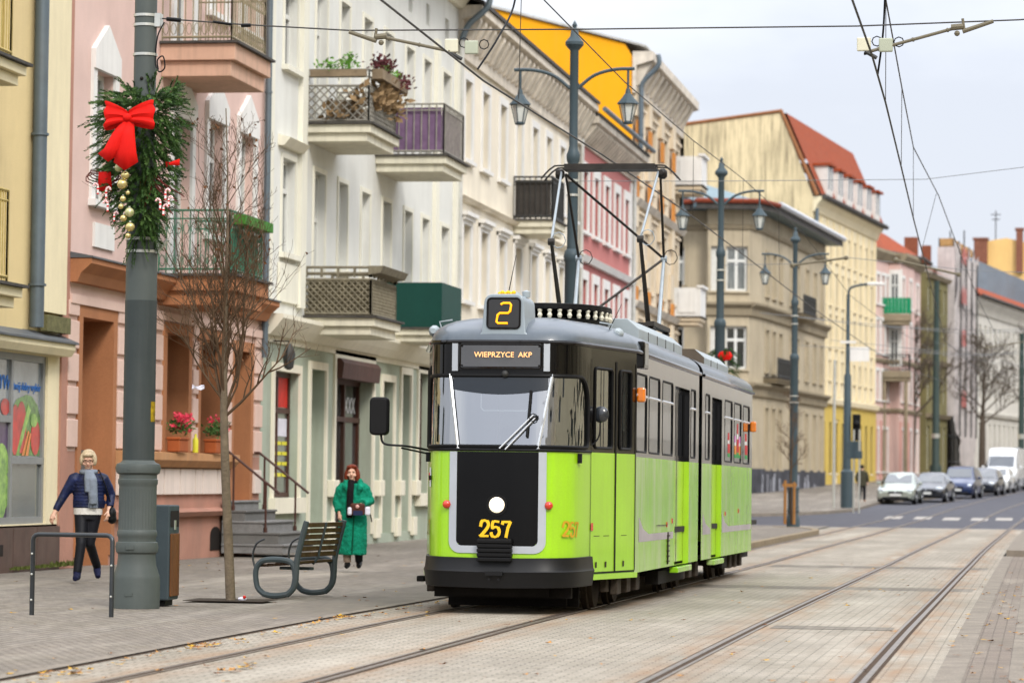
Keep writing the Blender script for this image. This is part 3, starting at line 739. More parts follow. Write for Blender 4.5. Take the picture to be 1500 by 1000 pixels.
s.box(b, a, c, -.36, -.27, 2.55, 2.66); s.box(b, a, c, -.36, -.27, z1-.5, z1-.38); s.box(b, a+2.4, c, -.35, -.3, .12, 1.1); b.build('frame', M_mbrown, f)
b = MB(); s.box(b, a+2.4, c-.05, -.38, -.345, 1.1, z1-.5); b.build('door_pane', M_dkgl, f)
b = MB(); s.prof(b, a+.004, c-.004, [(-.45, z1-.4), (.16, z1-.42), (.2, z1-.1), (.12, z1-.004), (-.45, z1-.004)]); b.build('shutter_box', mat('brown shutter box', '#4f3630', .6, .2, 3, streak=.3), t)
M_wl = mat('white lettering', '#d9dadb', .5, .05)
decal(s, f, 'poster', M_wp, [[(a+.9, 2.2), (a+1.3, 2.2), (a+1.3, 3.25), (a+.9, 3.25)]], -.352)
text_mesh('XXX', 'lettering', M_wl, f, .5, s.p(c-.75, -.338, 2.9), s.d, (0,0,1))
for i in (1, 3, 4):
    a, c, z0, z1, r = sh[i]
    b = MB(); s.box(b, a+.02, c-.02, -r-.02, -r+.05, z0, z1-.01); d = b.build('shop_door', M_sage if i < 3 else M_dark, t)
    b = MB()
    for q in range(3): s.box(b, a+.12, c-.12, -r+.05, -r+.07, z0+.2+q*1.05, z0+1.1+q*1.05)
    b.build('door_panel', M_sage if i == 1 else M_dkgl, d)
for i in (5, 6):
    a, c, z0, z1, r = sh[i]
    window(s, t, a, c, z0, z1, -.22, 'cross', M_bfr, M_dkgl, tr=.6, name='shop_window')
# balconies
M_oldiron = mat('grey balcony iron', '#8d897f', .7, .3, 6); M_bslab = mat('ivory balcony slab', '#d8d3bf', .85, .1, 1.5, .2, 60, streak=.3)
M_wick = mat('weathered trellis', '#7b7462', .8, .35, 8)
def bal(y0, y1, out, z0, z1): return balcony(s, t, Y(y0), Y(y1), out, z0, z1, M_bslab)
bl = bal(61.9, 64.75, 1.31, 8.08, 8.46)
b = MB()
for q in ((Y(61.98), Y(61.98), 0, 1.25), (Y(61.98), Y(64.6), 1.25, 1.25), (Y(64.6), Y(64.6), 0, 1.25)): lattice(b, s, *q, 8.5, 9.2, .17, .016); bars(b, s, *q, 9.3, 9.52, .5)
b.build('railing', M_oldiron, bl)
b = MB(); s.box(b, Y(61.9), Y(61.99), 0.05, 1.2, 9.38, 9.52); s.box(b, Y(62.1), Y(64.7), 1.28, 1.5, 9.35, 9.55); s.box(b, Y(62.3), Y(63.1), .3, .9, 8.5, 8.95); b.build('planter', mat('planter wood', '#84745e', .8, .3, 5), bl)
rng = random.Random(3)
def foliage(name, m, parent, pts, n, size, spread, rg=rng):
    b = MB()
    for (x, y, z) in pts:
        for _ in range(n):
            c = Vector((x+rg.gauss(0, spread), y+rg.gauss(0, spread), z+rg.gauss(0, spread*.8)))
            d = Vector((rg.uniform(-1, 1), rg.uniform(-1, 1), rg.uniform(-.3, 1))).normalized(); e = d.orthogonal().normalized()
            l = size*rg.uniform(.6, 1.3)
            b.face([c, c+d*l*.5+e*l*.3, c+d*l, c+d*l*.5-e*l*.3])
    return b.build(name, m, parent)
M_leafg = mat('green leaves', '#3c6e1f', .7, .5, 5, c2='#6a9434'); M_leafd = mat('dark red leaves', '#3a1a20', .7, .4, 6, c2='#5c2a2a'); M_dry = mat('dry stems', '#8c7454', .9, .4, 8)
foliage('green_leaves', M_leafg, bl, [s.p(Y(61.95), .3+.1*i, 9.62) for i in range(7)]+[s.p(Y(62.0), .85, 9.75)]*3+[s.p(Y(62.4+.4*i), 1.4, 9.6) for i in range(6)], 16, .09, .07)
foliage('dark_leaves', M_leafd, bl, [s.p(Y(62.2+.12*i), 1.38, 9.68) for i in range(8)]+[s.p(Y(63.8+.1*i), 1.42, 9.5) for i in range(8)], 26, .11, .1)
foliage('dry_plants', M_dry, bl, [s.p(Y(62.3+.25*i), 1.32, 8.9+.1*(i % 4)) for i in range(9)]+[s.p(Y(62.05), .9, 8.8), s.p(Y(62.05), 1.1, 9.0), s.p(Y(62.05), .5, 8.65)], 30, .2, .11)
bl = bal(68.6, 71.15, 1.6, 8.12, 8.5)
b = MB()
for q in ((Y(68.68), Y(68.68), 0, 1.52), (Y(68.68), Y(71.05), 1.52, 1.52), (Y(71.05), Y(71.05), 0, 1.52)): bars(b, s, *q, 8.5, 9.62, .16, .014, .024)
b.build('railing', M_oldiron, bl)
M_purplef = mat('purple balcony cloth', '#5f4763', .8, .35, 4, c2='#7d6580')
b = MB(); s.box(b, Y(68.74), Y(68.75), .05, 1.45, 8.56, 9.55); s.box(b, Y(68.8), Y(71.0), 1.45, 1.46, 8.56, 9.55); b.build('privacy_cloth', M_purplef, bl)
bl = bal(61.85, 64.5, 1.45, 4.2, 4.58)
b = MB()
def bowed(z): return .16*math.sin(max(0, min(1, (z-4.6)/.72))*math.pi)
for q in ((Y(61.95), Y(61.95), 0, 1.35), (Y(61.95), Y(64.35), 1.35, 1.35), (Y(64.35), Y(64.35), 0, 1.35)): lattice(b, s, *q, 4.62, 5.3, .13, .022); bars(b, s, *q, 5.35, 5.55, .3, .03, .03)
b.build('railing', M_wick, bl)
b = MB(); s.box(b, Y(62.0), Y(62.01), .05, 1.3, 4.62, 5.3); s.box(b, Y(62.05), Y(64.3), 1.3, 1.31, 4.62, 5.3); b.build('reed_mat', mat('reed mat', '#8b8064', .9, .4, 14), bl)
b = MB()
s.prof(b, Y(61.9), Y(64.4), [(1.3, 5.4), (1.55, 5.44), (1.62, 5.58), (1.3, 5.58)]); b.build('planter', M_wick, bl)
bl = bal(69.5, 71.95, 1.37, 4.4, 4.72)
b = MB()
for q in ((Y(69.55), Y(69.55), 0, 1.32), (Y(69.55), Y(71.9), 1.32, 1.32), (Y(71.9), Y(71.9), 0, 1.32)): bars(b, s, *q, 4.72, 5.7, .4)
b.build('railing', M_oldiron, bl)
b = MB(); s.box(b, Y(69.5), Y(69.52), 0, 1.37, 4.72, 5.72); s.box(b, Y(69.52), Y(71.93), 1.35, 1.37, 4.72, 5.72); s.box(b, Y(71.93), Y(71.95), 0, 1.35, 4.72, 5.72); b.build('privacy_cloth', mat('dark green tarpaulin', '#0f3d35', .6, .12, 3, .15, 8), bl)
# wall lamp on shopfront
b = MB(); b.lathe([(.05, .2), (.13, .0), (.09, -.26), (.03, -.3)], s.p(Y(59.2), .35, 3.7), 8); b.tube([s.p(Y(59.2), 0, 3.95), s.p(Y(59.2), .35, 3.95), s.p(Y(59.2), .35, 3.9)], .02, 6); b.build('wall_lantern', M_iron, t, smooth=True)

# ---- cream stucco house -------------------------------------------------------
M_stuc = mat('ivory stucco', '#e2d9c6', .88, .1, .45, .25, 60, streak=.4, fine=.05, streak_col=(.40, .36, .30), ss=(1.2, .6, .13))
M_stucd = mat('weathered stucco cornice', '#d3c9b9', .9, .25, 2.2, .5, 20, streak=.5, streak_col=(.28, .25, .21), ss=(1.2, .6, .13))
t = building('stucco_house', 'ivory stucco house with weathered grey bracket cornice and one dark balcony', 78.5)
Y = lambda y: y-78.5
s = Seg((0, 0), (0, 21.6))
ys = [79.95, 82.55, 85.35, 88.1, 90.95, 93.55, 96.3, 98.7]
H = []
for i, y in enumerate(ys):
    H.append((Y(y-.52), Y(y+.52), 8.5 if i == 3 else 9.5, 11.55)); H.append((Y(y-.55), Y(y+.55), 5.9, 7.85)); H.append((Y(y-.7), Y(y+.7), .9, 3.7))
b = MB(); s.wall(b, -.5, 13.2, H, 0); body(t, s, 21.6, 13.2, 12, None, front=b); b.build('wall', M_stuc, t)
for k, (a, c, z0, z1) in enumerate(H):
    w = window(s, t, a, c, z0, z1, mp=M_pane2 if k % 4 == 1 else M_pane); surround(s, w, a, c, z0, z1, M_wtrim, 'hood' if k % 3 == 1 else 'band', .2, .05, sill=z0 != 8.5)
b = MB(); s.prof(b, 0, 21.6, [(0, 8.42), (.1, 8.42), (.2, 8.5), (0, 8.55)]); s.prof(b, 0, 21.6, [(0, 4.4), (.15, 4.4), (.35, 4.6), (0, 4.7)]); b.build('string_course', M_stuc, t)
b = MB(); s.prof(b, 0, 21.6, [(0, 12.0), (.1, 12.0), (.1, 12.95), (.6, 13.1), (.6, 13.3), (0, 13.3)])
for i in range(30):
    u = .3+i*.72; s.prof(b, u, u+.26, [(.095, 12.25), (.2, 12.3), (.52, 12.9), (.52, 13.0), (.095, 13.0)])
for i in range(15):
    u = .75+i*1.44; b.ball(s.p(u, .17, 12.55), .16, 8, 0, (.6, 1.1, 1.2))
b.build('bracket_cornice', M_stucd, t)
gable_roof(s, t, 0, 21.6, 13.3, 12, 3, M_slate, over=.66, thick=.1)
bl = balcony(s, t, Y(87.25), Y(89.5), 1.16, 8.2, 8.6, M_bslab)
b = MB()
for q in ((Y(87.3), Y(87.3), 0, 1.1), (Y(87.3), Y(89.4), 1.1, 1.1), (Y(89.4), Y(89.4), 0, 1.1)): bars(b, s, *q, 8.6, 9.78, .14, .014, .03)
b.build('railing', M_iron, bl)
b = MB(); s.box(b, Y(87.36), Y(87.37), .05, 1.05, 8.65, 9.7); s.box(b, Y(87.42), Y(89.35), 1.05, 1.06, 8.65, 9.7); b.build('screen', mat('dark balcony screen', '#403c38', .8, .3, 4), bl)
pipe(t, s, 21.45, .12, .1, 12.2, .06, M_pipep)

# ---- red house --------------------------------------------------------------
M_red = mat('raspberry plaster', '#b3716c', .88, .1, .8, .2, 80, streak=.22, streak_col=(.45, .2, .18), ss=(1.2, .6, .13))
t = building('red_house', 'raspberry red house with white window frames and fluted eaves', 100.1)
Y = lambda y: y-100.1
s = Seg((0, 0), (0, 13.2))
H = []
for i in range(5):
    u = 1.25+i*2.62
    H.append((u-.55, u+.55, 9.35, 11.3)); H.append((u-.55, u+.55, 5.9, 7.8)); H.append((u-.7, u+.7, .9, 3.6))
b = MB(); s.wall(b, -.5, 12.6, H, 0); body(t, s, 13.2, 12.6, 12, None, front=b); b.build('wall', M_red, t)
for a, c, z0, z1 in H:
    w = window(s, t, a, c, z0, z1); surround(s, w, a, c, z0, z1, M_wtrim, 'band', .3, .06)
b = MB(); s.prof(b, 0, 13.2, [(0, 8.35), (.14, 8.35), (.22, 8.55), (0, 8.6)]); s.box(b, 0, .5, 0, .06, -.3, 12); s.box(b, 12.7, 13.2, 0, .06, -.3, 12); s.prof(b, 0, 13.2, [(0, 4.3), (.2, 4.3), (.3, 4.5), (0, 4.6)]); b.build('string_course', M_wtrim, t)
b = MB(); s.prof(b, 0, 13.2, [(0, 12.1), (.08, 12.1), (.08, 12.65), (.62, 12.75), (.62, 12.95), (0, 12.95)])
for i in range(24): s.prof(b, .1+i*.55, .38+i*.55, [(.075, 12.15), (.16, 12.2), (.52, 12.6), (.52, 12.7), (.075, 12.68)])
b.build('bracket_cornice', M_stucd, t)
gable_roof(s, t, 0, 13.2, 12.95, 12, 3, M_slate, over=.66, thick=.1)
b = MB(); b.tube([s.p(i*.6, .8, 13.18) for i in range(23)], .08, 8); b.build('gutter', M_pipe, t, smooth=True)
pipe(t, s, 13.1, .14, .1, 12.2, .06, M_pipep)

# ---- tall ornate house with its orange firewall ---------------------------------
M_fire = mat('bright orange render', '#eba417', .85, .05, .5, .1, 60, streak=.12, streak_col=(.62, .36, .08))
M_orn = mat('beige ornate stucco', '#d8c8ae', .88, .12, 1, .3, 50, streak=.35, ss=(1.2, .6, .13))
M_brick = mat('orange brick panels', '#c4823f', .9, .25, 9, .3, 60)
t = building('ornate_house', 'tall beige stucco house with orange brick panels and bright orange firewall', 113.3)
s = Seg((0, 0), (0, 15.6))
H = []
for i in range(4):
    u = 1.9+i*3.9
    for z0, z1 in ((12.2, 14.6), (8.4, 10.8), (4.8, 7.0), (.7, 3.6)): H.append((u-.6, u+.6, z0, z1))
b = MB(); s.wall(b, -.5, 16.6, H, 0)
b.face([s.p(15.6,0,-.5), s.p(15.6,-16,-.5), s.p(15.6,-16,16.6), s.p(15.6,0,16.6)]); b.face([s.p(15.6,-16,-.5), s.p(0,-16,-.5), s.p(0,-16,20), s.p(15.6,-16,20)])
b.build('wall', M_orn, t)
b = MB(); b.face([s.p(0, -16, -.5), s.p(0, 0, -.5), s.p(0, 0, 16.6), s.p(0, -.3, 17.1), s.p(0, -8, 19.2), s.p(0, -16, 21.3)]); b.build('firewall', M_fire, t)
b = MB(); b.prism([(.5, 16.95), (.5, 17.03), (-8, 19.3), (-16, 21.4), (-16, 21.3), (-8, 19.2)], lambda a, c, d: s.p(d, a, c), -.12, 15.9); b.build('roof', M_pipep, t)
for k, (a, c, z0, z1) in enumerate(H):
    w = window(s, t, a, c, z0, z1); surround(s, w, a, c, z0, z1, M_orn, 'hood', .22, .1)
b = MB()
for i in range(5):
    u = -.05+i*3.9 if i else .05
    for q in range(8): s.box(b, u, min(u+.95, 15.55), 0, .16 if q % 2 else .12, .5+q*2, 1.5+q*2)
b.build('pilaster', M_orn, t)
b = MB()
for i in range(5):
    u = -.02+i*3.9 if i else .1
    for q in range(7):
        if q in (2, 4): continue
        s.box(b, u+.1, min(u+.82, 15.5), .1, .18, 1.6+q*2, 2.35+q*2)
b.build('brick_panel', M_brick, t)
b = MB(); s.prof(b, -.1, 15.6, [(0, 15.3), (.14, 15.3), (.14, 16.3), (.75, 16.48), (.75, 16.8), (0, 16.8)])
for i in range(12): s.prof(b, .1+i*1.28, .5+i*1.28, [(.13, 15.6), (.22, 15.6), (.62, 16.3), (.62, 16.42), (.13, 16.4)])
for z in (11.3, 7.6, 4.2): s.prof(b, -.05, 15.6, [(0, z), (.18, z), (.32, z+.22), (0, z+.3)])
b.build('bracket_cornice', M_stucd, t)
pipe(t, s, .15, .3, 13.2, 15.4, .09)
b = MB(); b.tube(smooth_path([s.p(.15, .9, 16.7), s.p(.15, .9, 16.3), s.p(.15, .35, 15.7), s.p(.15, .3, 15.3)], 5), .09, 8); b.build('downpipe_bend', M_pipe, t, smooth=True)
for z in (12.9, 7.6):
    bl = balcony(s, t, 13.6, 15.6, 1.1, z, z+.35, M_orn)
    b = MB(); s.box(b, 13.6, 13.72, 0, 1.1, z+.35, z+1.5); s.box(b, 13.72, 15.6, 1.0, 1.1, z+.35, z+1.5); s.box(b, 13.55, 15.6, .95, 1.2, z+1.5, z+1.6); s.box(b, 13.56, 13.6, .2, .9, z+.5, z+1.35); b.build('parapet', M_wtrim, bl)
# ------------------------------------------------------------------ buildings beyond the side street
def poly_house(name, label, pts, z0, z1, floors, m, cols, back=14, mb=None, cat='building', group='buildings beyond the side street', skip=()):
    """pts: street-side plan from near to far, floors: [(z0,z1)], cols[i]: list of (u, half width) on stretch i"""
    t = thing(name, label, cat, (0, 0, 0), 0, group)
    segs = [Seg(a, b) for a, b in zip(pts, pts[1:])]
    b = mb or MB(); H = []
    for i, sg in enumerate(segs):
        h = [(u-w, u+w, a, c) for (u, w) in cols[i] for (a, c) in floors if (i, a) not in skip]
        sg.wall(b, z0, z1, h, 0); H += [(sg, q) for q in h]
    a = Vector((*pts[0], 0)); e = Vector((*pts[-1], 0)); sb = Seg(pts[0], pts[-1]); n = sb.n
    p0 = a; p1 = e
    q0 = Vector((a.x-back, a.y+back*.12, 0)); q1 = Vector((e.x-back, e.y+back*.12, 0))
    Z = lambda p, z: (p.x, p.y, z)
    b.face([Z(p1,z0), Z(q1,z0), Z(q1,z1), Z(p1,z1)]); b.face([Z(q1,z0), Z(q0,z0), Z(q0,z1), Z(q1,z1)]); b.face([Z(q0,z0), Z(p0,z0), Z(p0,z1), Z(q0,z1)])
    b.face([(*p, z1-.02) for p in pts]+[Z(q1,z1-.02), Z(q0,z1-.02)])
    b.build('wall', m, t)
    return t, segs, H

# ---- sand-coloured corner house
M_sand = mat('sand plaster', '#b5a88f', .88, .14, .5, .3, 40, streak=.4, fine=.06, streak_col=(.2, .17, .12), ss=(1.2, .6, .13))
M_sandd = mat('grey sand trim', '#92866f', .88, .2, .8, .3, 40, streak=.4)
M_graf = mat('dark painted plinth', '#2e2f33', .7, .4, 1.2, c2='#51525a')
pts = [(-26, 163.4), (-17.0, 163.4), (-16.8, 162.4), (-14.7, 162.9), (-14.3, 165), (-12.45, 188)]
fl = [(2.0, 5.2), (7.1, 9.3), (11.1, 13.4)]
t, sg, H = poly_house('sand_corner_house', 'sand coloured corner house with dark eaves and a dark graffiti plinth', pts, -.5, 15.3, fl, M_sand,
    [[(6.0, .5), (7.55, .35)], [], [(.36, .2), (1.5, .56)], [], [(2.2, .55), (4.4, .55), (6.6, .55), (10.4, .5), (12.6, .5), (16, .55), (19, .55), (21.6, .5)]], 16, skip={(0, 2.0)})
for k, (q, h) in enumerate(H):
    w = window(q, t, *h, mp=M_pane if k % 3 else M_pane2, w=.12); surround(q, w, *h, M_sand, 'band', .12, .06)
b = MB()
for q in sg:
    for z in (10.2, 6.1): q.prof(b, -.1, q.L+.1, [(0, z-.4), (.15, z-.35), (.18, z), (.4, z+.2), (.4, z+.32), (0, z+.36)])
    q.prof(b, 0, q.L, [(0, 14.3), (.12, 14.3), (.2, 14.5), (0, 14.55)])
b.build('string_course', M_sandd, t)
b = MB()
for q in sg[2:]: q.box(b, 0, q.L, 0, .1, -.3, 2.0)
b.build('plinth', M_graf, t)
b = MB(); random.seed(5)
for i in range(26):
    u = random.uniform(.3, 20); w = random.uniform(.1, .35); sg[4].box(b, u, min(u+w, 20.9), .1, .112, random.uniform(.2, .7), random.uniform(.9, 1.8))
b.build('graffiti', mat('white graffiti', '#a8aab2', .8, .2, 3), t)
bb = balcony(sg[4], t, 9.2, 13.8, .9, 10.3, 10.6, M_sandd); b = MB(); bars(b, sg[4], 9.3, 13.7, .85, .85, 10.6, 11.6, .2, .02, .035); b.build('railing', M_iron, bb)
bb = balcony(sg[4], t, 1.2, 7.6, .8, 6.5, 6.8, M_sandd); b = MB(); bars(b, sg[4], 1.3, 7.5, .75, .75, 6.8, 7.8, .2, .02, .035); b.build('railing', M_iron, bb)
for z in (9.9, 6.0):
    bb = balcony(sg[0], t, 3.4, 8.2, .8, z, z+.4, M_sand); b = MB(); sg[0].box(b, 3.5, 8.1, .6, .75, z+.4, z+1.5); b.build('parapet', M_sandd, bb)
outer = [(-27, 162.3), (-17.6, 162.2), (-17.3, 161.3), (-14.1, 162.0), (-13.4, 164.7), (-11.5, 188.6)]
inner = [(-27, 168), (-21, 168.5), (-20, 168.5), (-19.3, 169.5), (-18.6, 171), (-17, 190)]
b = MB()
b.sheet([[(x, y, 15.32) for x, y in outer], [(x, y, 15.6) for x, y in outer], [(x, y, 17.6) for x, y in inner]])
b.face([(x, y, 15.32) for x, y in outer]+[(-27, 188, 15.32)])
b.build('roof', mat('blue grey roof', '#6f8288', .55, .2, 1.2, streak=.2), t)
b = MB(); b.sheet([[(x*1.0+.03, y-.05, 15.25) for x, y in outer], [(x+.03, y-.05, 15.68) for x, y in outer]]); b.build('eaves_board', M_slate, t)
b = MB(); b.tube([(x+.1, y-.1, 15.66) for x, y in outer[:5]], .13, 6); b.build('tile_edge', mat('red tile edge', '#7d3a26', .7, .3, 6), t)
b = MB(); b.tube([(outer[4][0]+.12, outer[4][1], 15.72), (outer[5][0]+.12, outer[5][1], 15.72)], .16, 6); b.build('gutter', mat('pale gutter', '#c9ccd0', .4, .1, 4, metal=.3), t)
b = MB(); b.box(-21.4, -20.4, 164, 165.5, 17.4, 19.4); b.box(-21.5, -20.3, 163.9, 165.6, 19.4, 19.6); b.build('chimney', M_wtrim, t)

# ---- pale yellow house with the steep red roof
M_py = mat('pale yellow plaster', '#e0d2b0', .88, .07, .5, .2, 60, streak=.2, streak_col=(.4, .33, .2), ss=(1.2, .6, .13))
M_firew = mat('stained yellow firewall', '#d2c09a', .9, .22, .25, .2, 60, streak=.9, streak_col=(.2, .16, .1))
M_yel2 = mat('ochre yellow plaster', '#ccb15a', .88, .1, .8, .2, 60, streak=.25, ss=(1.2, .6, .13))
M_redroof = mat('red roof tiles', '#8f4020', .85, .25, 3, .3, 20, streak=.25)
pts = [(-13.26, 188.5), (-10.7, 212)]
fl = [(1.9, 5.0), (7.6, 8.8), (9.6, 11.6), (12.2, 14.2), (14.9, 16.6)]
t, sg, H = poly_house('yellow_house', 'pale yellow house with steep red mansard roof and a big stained blank gable wall', pts, .2, 18.3, fl, M_py, [[(1.6+i*2.25, .42) for i in range(10)]], 14)
for k, (q, h) in enumerate(H):
    w = window(q, t, *h, mf=M_frame if k % 2 else M_bfr); surround(q, w, *h, M_py, 'band', .12, .05)
q = sg[0]
b = MB(); q.wall(b, .2, 6.2, [(h[0], h[1], h[2], h[3]) for _, h in H if h[2] < 2]+[(7.0, 9.2, .5, 5.2)], 0, n=.1, rd=.3); b.build('ground_floor', M_yel2, t)
b = MB(); q.box(b, 7.0, 9.2, -.3, -.25, .5, 5.2); b.build('gateway', M_dark, t)
b = MB(); q.prof(b, 0, q.L, [(0, 17.4), (.1, 17.4), (.25, 17.8), (.5, 18.1), (.5, 18.3), (0, 18.3)]); q.prof(b, 0, q.L, [(.1, 6.0), (.3, 6.1), (.35, 6.4), (0, 6.5)])
for i in range(11): q.box(b, .3+i*2.25, .7+i*2.25, 0, .1, 6.6, 17.3)
b.build('cornice', M_py, t)
b = MB(); b.face([(-27, 189.8, .2), (-13.26, 188.45, .2), (-13.26, 188.45, 18.3), (-15.2, 188.6, 23.3), (-27, 189.8, 21.9)]); b.face([(-27, 190.2, .2), (-27, 190.2, 21.9), (-15.2, 189, 23.3), (-13.3, 188.85, 18.3), (-13.3, 188.85, .2)])
b.build('firewall', M_firew, t)
b = MB(); b.tube([(-27, 189.9, 22.0), (-15.2, 188.6, 23.4), (-13.0, 188.4, 18.35)], .14, 6); b.build('wall_capping', mat('rusty capping', '#8a5a38', .7, .2, 3), t)
b = MB(); A, Bq = Vector((-12.7, 188.6, 18.3)), Vector((-10.1, 212.3, 18.3)); up = Vector((-2.2, .25, 5.0))
b.sheet([[A, Bq], [A+up, Bq+up], [A+up+Vector((-11, 1.2, -1.2)), Bq+up+Vector((-11, 1.2, -1.2))]]); b.build('roof', M_redroof, t)
b = MB(); b.tube([A+Vector((.1,0,0)), Bq+Vector((.1,0,0))], .16, 6); b.build('gutter', M_slate, t)
d = (Bq-A).normalized()
for i in range(6):
    c = A+d*(2.6+i*3.6)+Vector((-.25, .02, .25)); n = Vector((d.y, -d.x, 0))
    b = MB()
    for sx in (-.75, .35):
        P = [c+d*sx, c+d*(sx+.75)]
        b.prism([(sx, 0), (sx+.6, 0), (sx+.6, 1.75), (sx, 1.75)], lambda a, e, dd: c+d*a+Vector((0, 0, e))+n*dd, -1.0, .25)
    dm = b.build('dormer', M_frame, t)
    b = MB(); b.prism([(-.9, 1.75), (1.1, 1.75), (1.1, 1.9), (-.9, 1.9)], lambda a, e, dd: c+d*a+Vector((0, 0, e+.0))+n*dd, -2.0, .45); b.build('dormer_roof', M_redroof, dm)
    b = MB()
    for sx in (-.62, .48): b.prism([(sx, .35), (sx+.44, .35), (sx+.44, 1.75), (sx, 1.75)], lambda a, e, dd: c+d*a+Vector((0, 0, e))+n*dd, .252, .262)
    b.build('pane', M_pane, dm)
pipe(t, q, .25, .2, .3, 17.6, .12)
b = MB(); b.box(-23.2, -21.4, 189.5, 191, 22.0, 23.4); b.build('chimney', mat('mossy chimney', '#7d7244', .9, .3, 3), t)

# ---- pink house with green balcony
M_pk2 = mat('faded pink plaster', '#d2b2a8', .88, .1, .5, .2, 60, streak=.3, streak_col=(.4, .33, .3)); M_pk3 = mat('rose plaster', '#c99a90', .88, .1, .5, .2, 60, streak=.25)
pts = [(-11.3, 216), (-10.25, 222), (-9.5, 222), (-8.75, 228), (-9.1, 228.5), (-8.5, 233)]
fl = [(2.1, 5.0), (7.0, 9.0), (10.2, 12.5), (13.6, 15.6)]
t, sg, H = poly_house('pink_corner_house', 'pale pink house with red hipped roof and a green cloth balcony', pts, .4, 17.3, fl, M_pk2,
    [[(.9, .4), (2.5, .4), (4.1, .4), (5.4, .35)], [], [(1.2, .45), (4.4, .45)], [], [(1.2, .4), (3.2, .4)]], 14)
for k, (q, h) in enumerate(H):
    w = window(q, t, *h); surround(q, w, *h, M_wtrim, 'band', .22, .05)
b = MB()
for q in sg:
    for z in (6.2, 9.6): q.prof(b, 0, q.L, [(0, z), (.12, z), (.2, z+.2), (0, z+.3)])
    q.prof(b, 0, q.L, [(0, 16.6), (.15, 16.6), (.5, 17.1), (.5, 17.3), (0, 17.3)])
b.build('cornice', M_sandd, t)
b = MB()
for q in sg:
    if q.L > 2:
        for i in range(int(q.L/1.6)): q.box(b, .1+i*1.6, .6+i*1.6, 0, .1, .6, 5.6)
b.build('pilaster', M_pk3, t)
for z, mm, nm in ((12.5, mat('green balcony cloth', '#13855a', .7, .2, 5), 'privacy_cloth'), (8.6, M_iron, 'railing')):
    b = MB(); b.box(-10.8, -8.7, 220.2, 222, z, z+.45); b.box(-10.7, -8.8, 220.3, 222, z-.25, z); bl = b.build('balcony', M_sandd, t)
    b = MB()
    if nm == 'railing':
        sx = Seg((-10.7, 220.3), (-8.8, 220.3)); bars(b, sx, 0, 1.9, 0, 0, z+.45, z+1.6, .2, .025, .04); sx = Seg((-8.8, 220.3), (-8.8, 222)); bars(b, sx, 0, 1.7, 0, 0, z+.45, z+1.6, .2, .025, .04)
    else:
        for i in range(8): b.box(-10.75+i*.25, -10.52+i*.25, 220.22, 220.26+.02*(i % 2), z+.5, z+1.6)
        b.box(-8.77, -8.73, 220.25, 222, z+.5, z+1.6)
    b.build(nm, mm, bl)
for x in (-10.5, -9.0):
    b = MB(); b.rod((x, 220.5, .5), (x, 220.5, 8.4), .14, n=8); b.build('balcony_post', M_sandd, t)
for z0 in (9.4, 13.3):
    q = Seg((-10.25, 221.97), (-9.5, 221.97)); w = window(q, t, .1, .65, z0, z0+2.6, n=.01, name='balcony_door'); surround(q, w, .1, .65, z0, z0+2.6, M_wtrim, 'band', .25, .05, sill=False)
b = MB(); e = [(-12.0, 215.2), (-10.4, 221.2), (-8.15, 227.9), (-7.8, 233.6)]
b.sheet([[(x, y, 17.3) for x, y in e], [(-14.5, 219, 19.9), (-13, 222, 19.9), (-11.5, 228, 19.4), (-11, 233, 19.4)]]); b.face([(-12.0, 215.2, 17.3), (-14.5, 219, 19.9), (-20, 217, 17.3)]); b.build('roof', M_redroof, t)
b = MB(); b.tube([(x+.05, y-.05, 17.32) for x, y in e], .14, 6); b.build('gutter', M_slate, t)
fg = MB(); fg.lathe([(.42, 0), (.5, .45), (.42, .8), (.2, 1.0), (.1, 1.15), (.22, 1.3), (.24, 1.5), (.1, 1.7)], (-11.7, 219.5, 19.3), 8)
fg.build('chimney_cowl', M_dark, t, smooth=True)

# ---- olive house, scaffolded house
M_br0 = mat('sooty brick', '#7c4a36', .9, .3, 4)
M_olive = mat('olive plaster', '#77704a', .9, .25, .4, .2, 40, streak=.5, streak_col=(.1, .09, .06))
pts = [(-8.2, 237), (-6.9, 246)]
t, sg, H = poly_house('olive_house', 'dark olive house between the pink house and the scaffold netting', pts, .5, 17.0, [(2.4, 5.6), (7.4, 9.6), (11, 13.2), (14.2, 16.0)], M_olive, [[(1.2, .5), (3.5, .5), (5.8, .5), (8.1, .5)]], 12)
for q, h in H: window(q, t, *h)
q = sg[0]; b = MB()
for z in (6.2, 10.2, 16.6): q.prof(b, 0, q.L, [(0, z), (.2, z), (.4, z+.3), (0, z+.35)])
b.build('string_course', M_sandd, t)
b = MB(); b.sheet([[(-7.7, 236.5, 17), (-6.4, 246.5, 17)], [(-11, 238, 18.6), (-10, 247, 18.6)]]); b.build('roof', M_redroof, t)
b = MB(); b.box(-10.0, -9.0, 240, 241.5, 18, 19.8); b.box(-8.8, -8.1, 243, 244, 17.8, 19.4); b.build('chimney', M_br0, t)
M_grey = mat('grey plaster', '#9c948a', .9, .15, .5, streak=.3)
pts = [(-8.1, 247.5), (-6.8, 261)]
t, sg, H = poly_house('scaffolded_house', 'grey house hidden behind pale scaffold netting', pts, .6, 18, [(2.6, 5.6), (7.4, 9.6), (11, 13.2), (14.4, 16.4)], M_grey, [[(1.5+2.2*i, .5) for i in range(6)]], 12)
for q, h in H: window(q, t, *h)
q = sg[0]
sc = thing('scaffold', 'steel scaffold wrapped in torn pale netting with red print', 'scaffold', (0, 0, 0))
b = MB()
for u in (0, 3.4, 6.8, 10.2, 13.6):
    for n in (.5, 1.6): b.rod(q.p(u, n, 1), q.p(u, n, 20.3 if u != 6.8 else 21.4), .06, n=6)
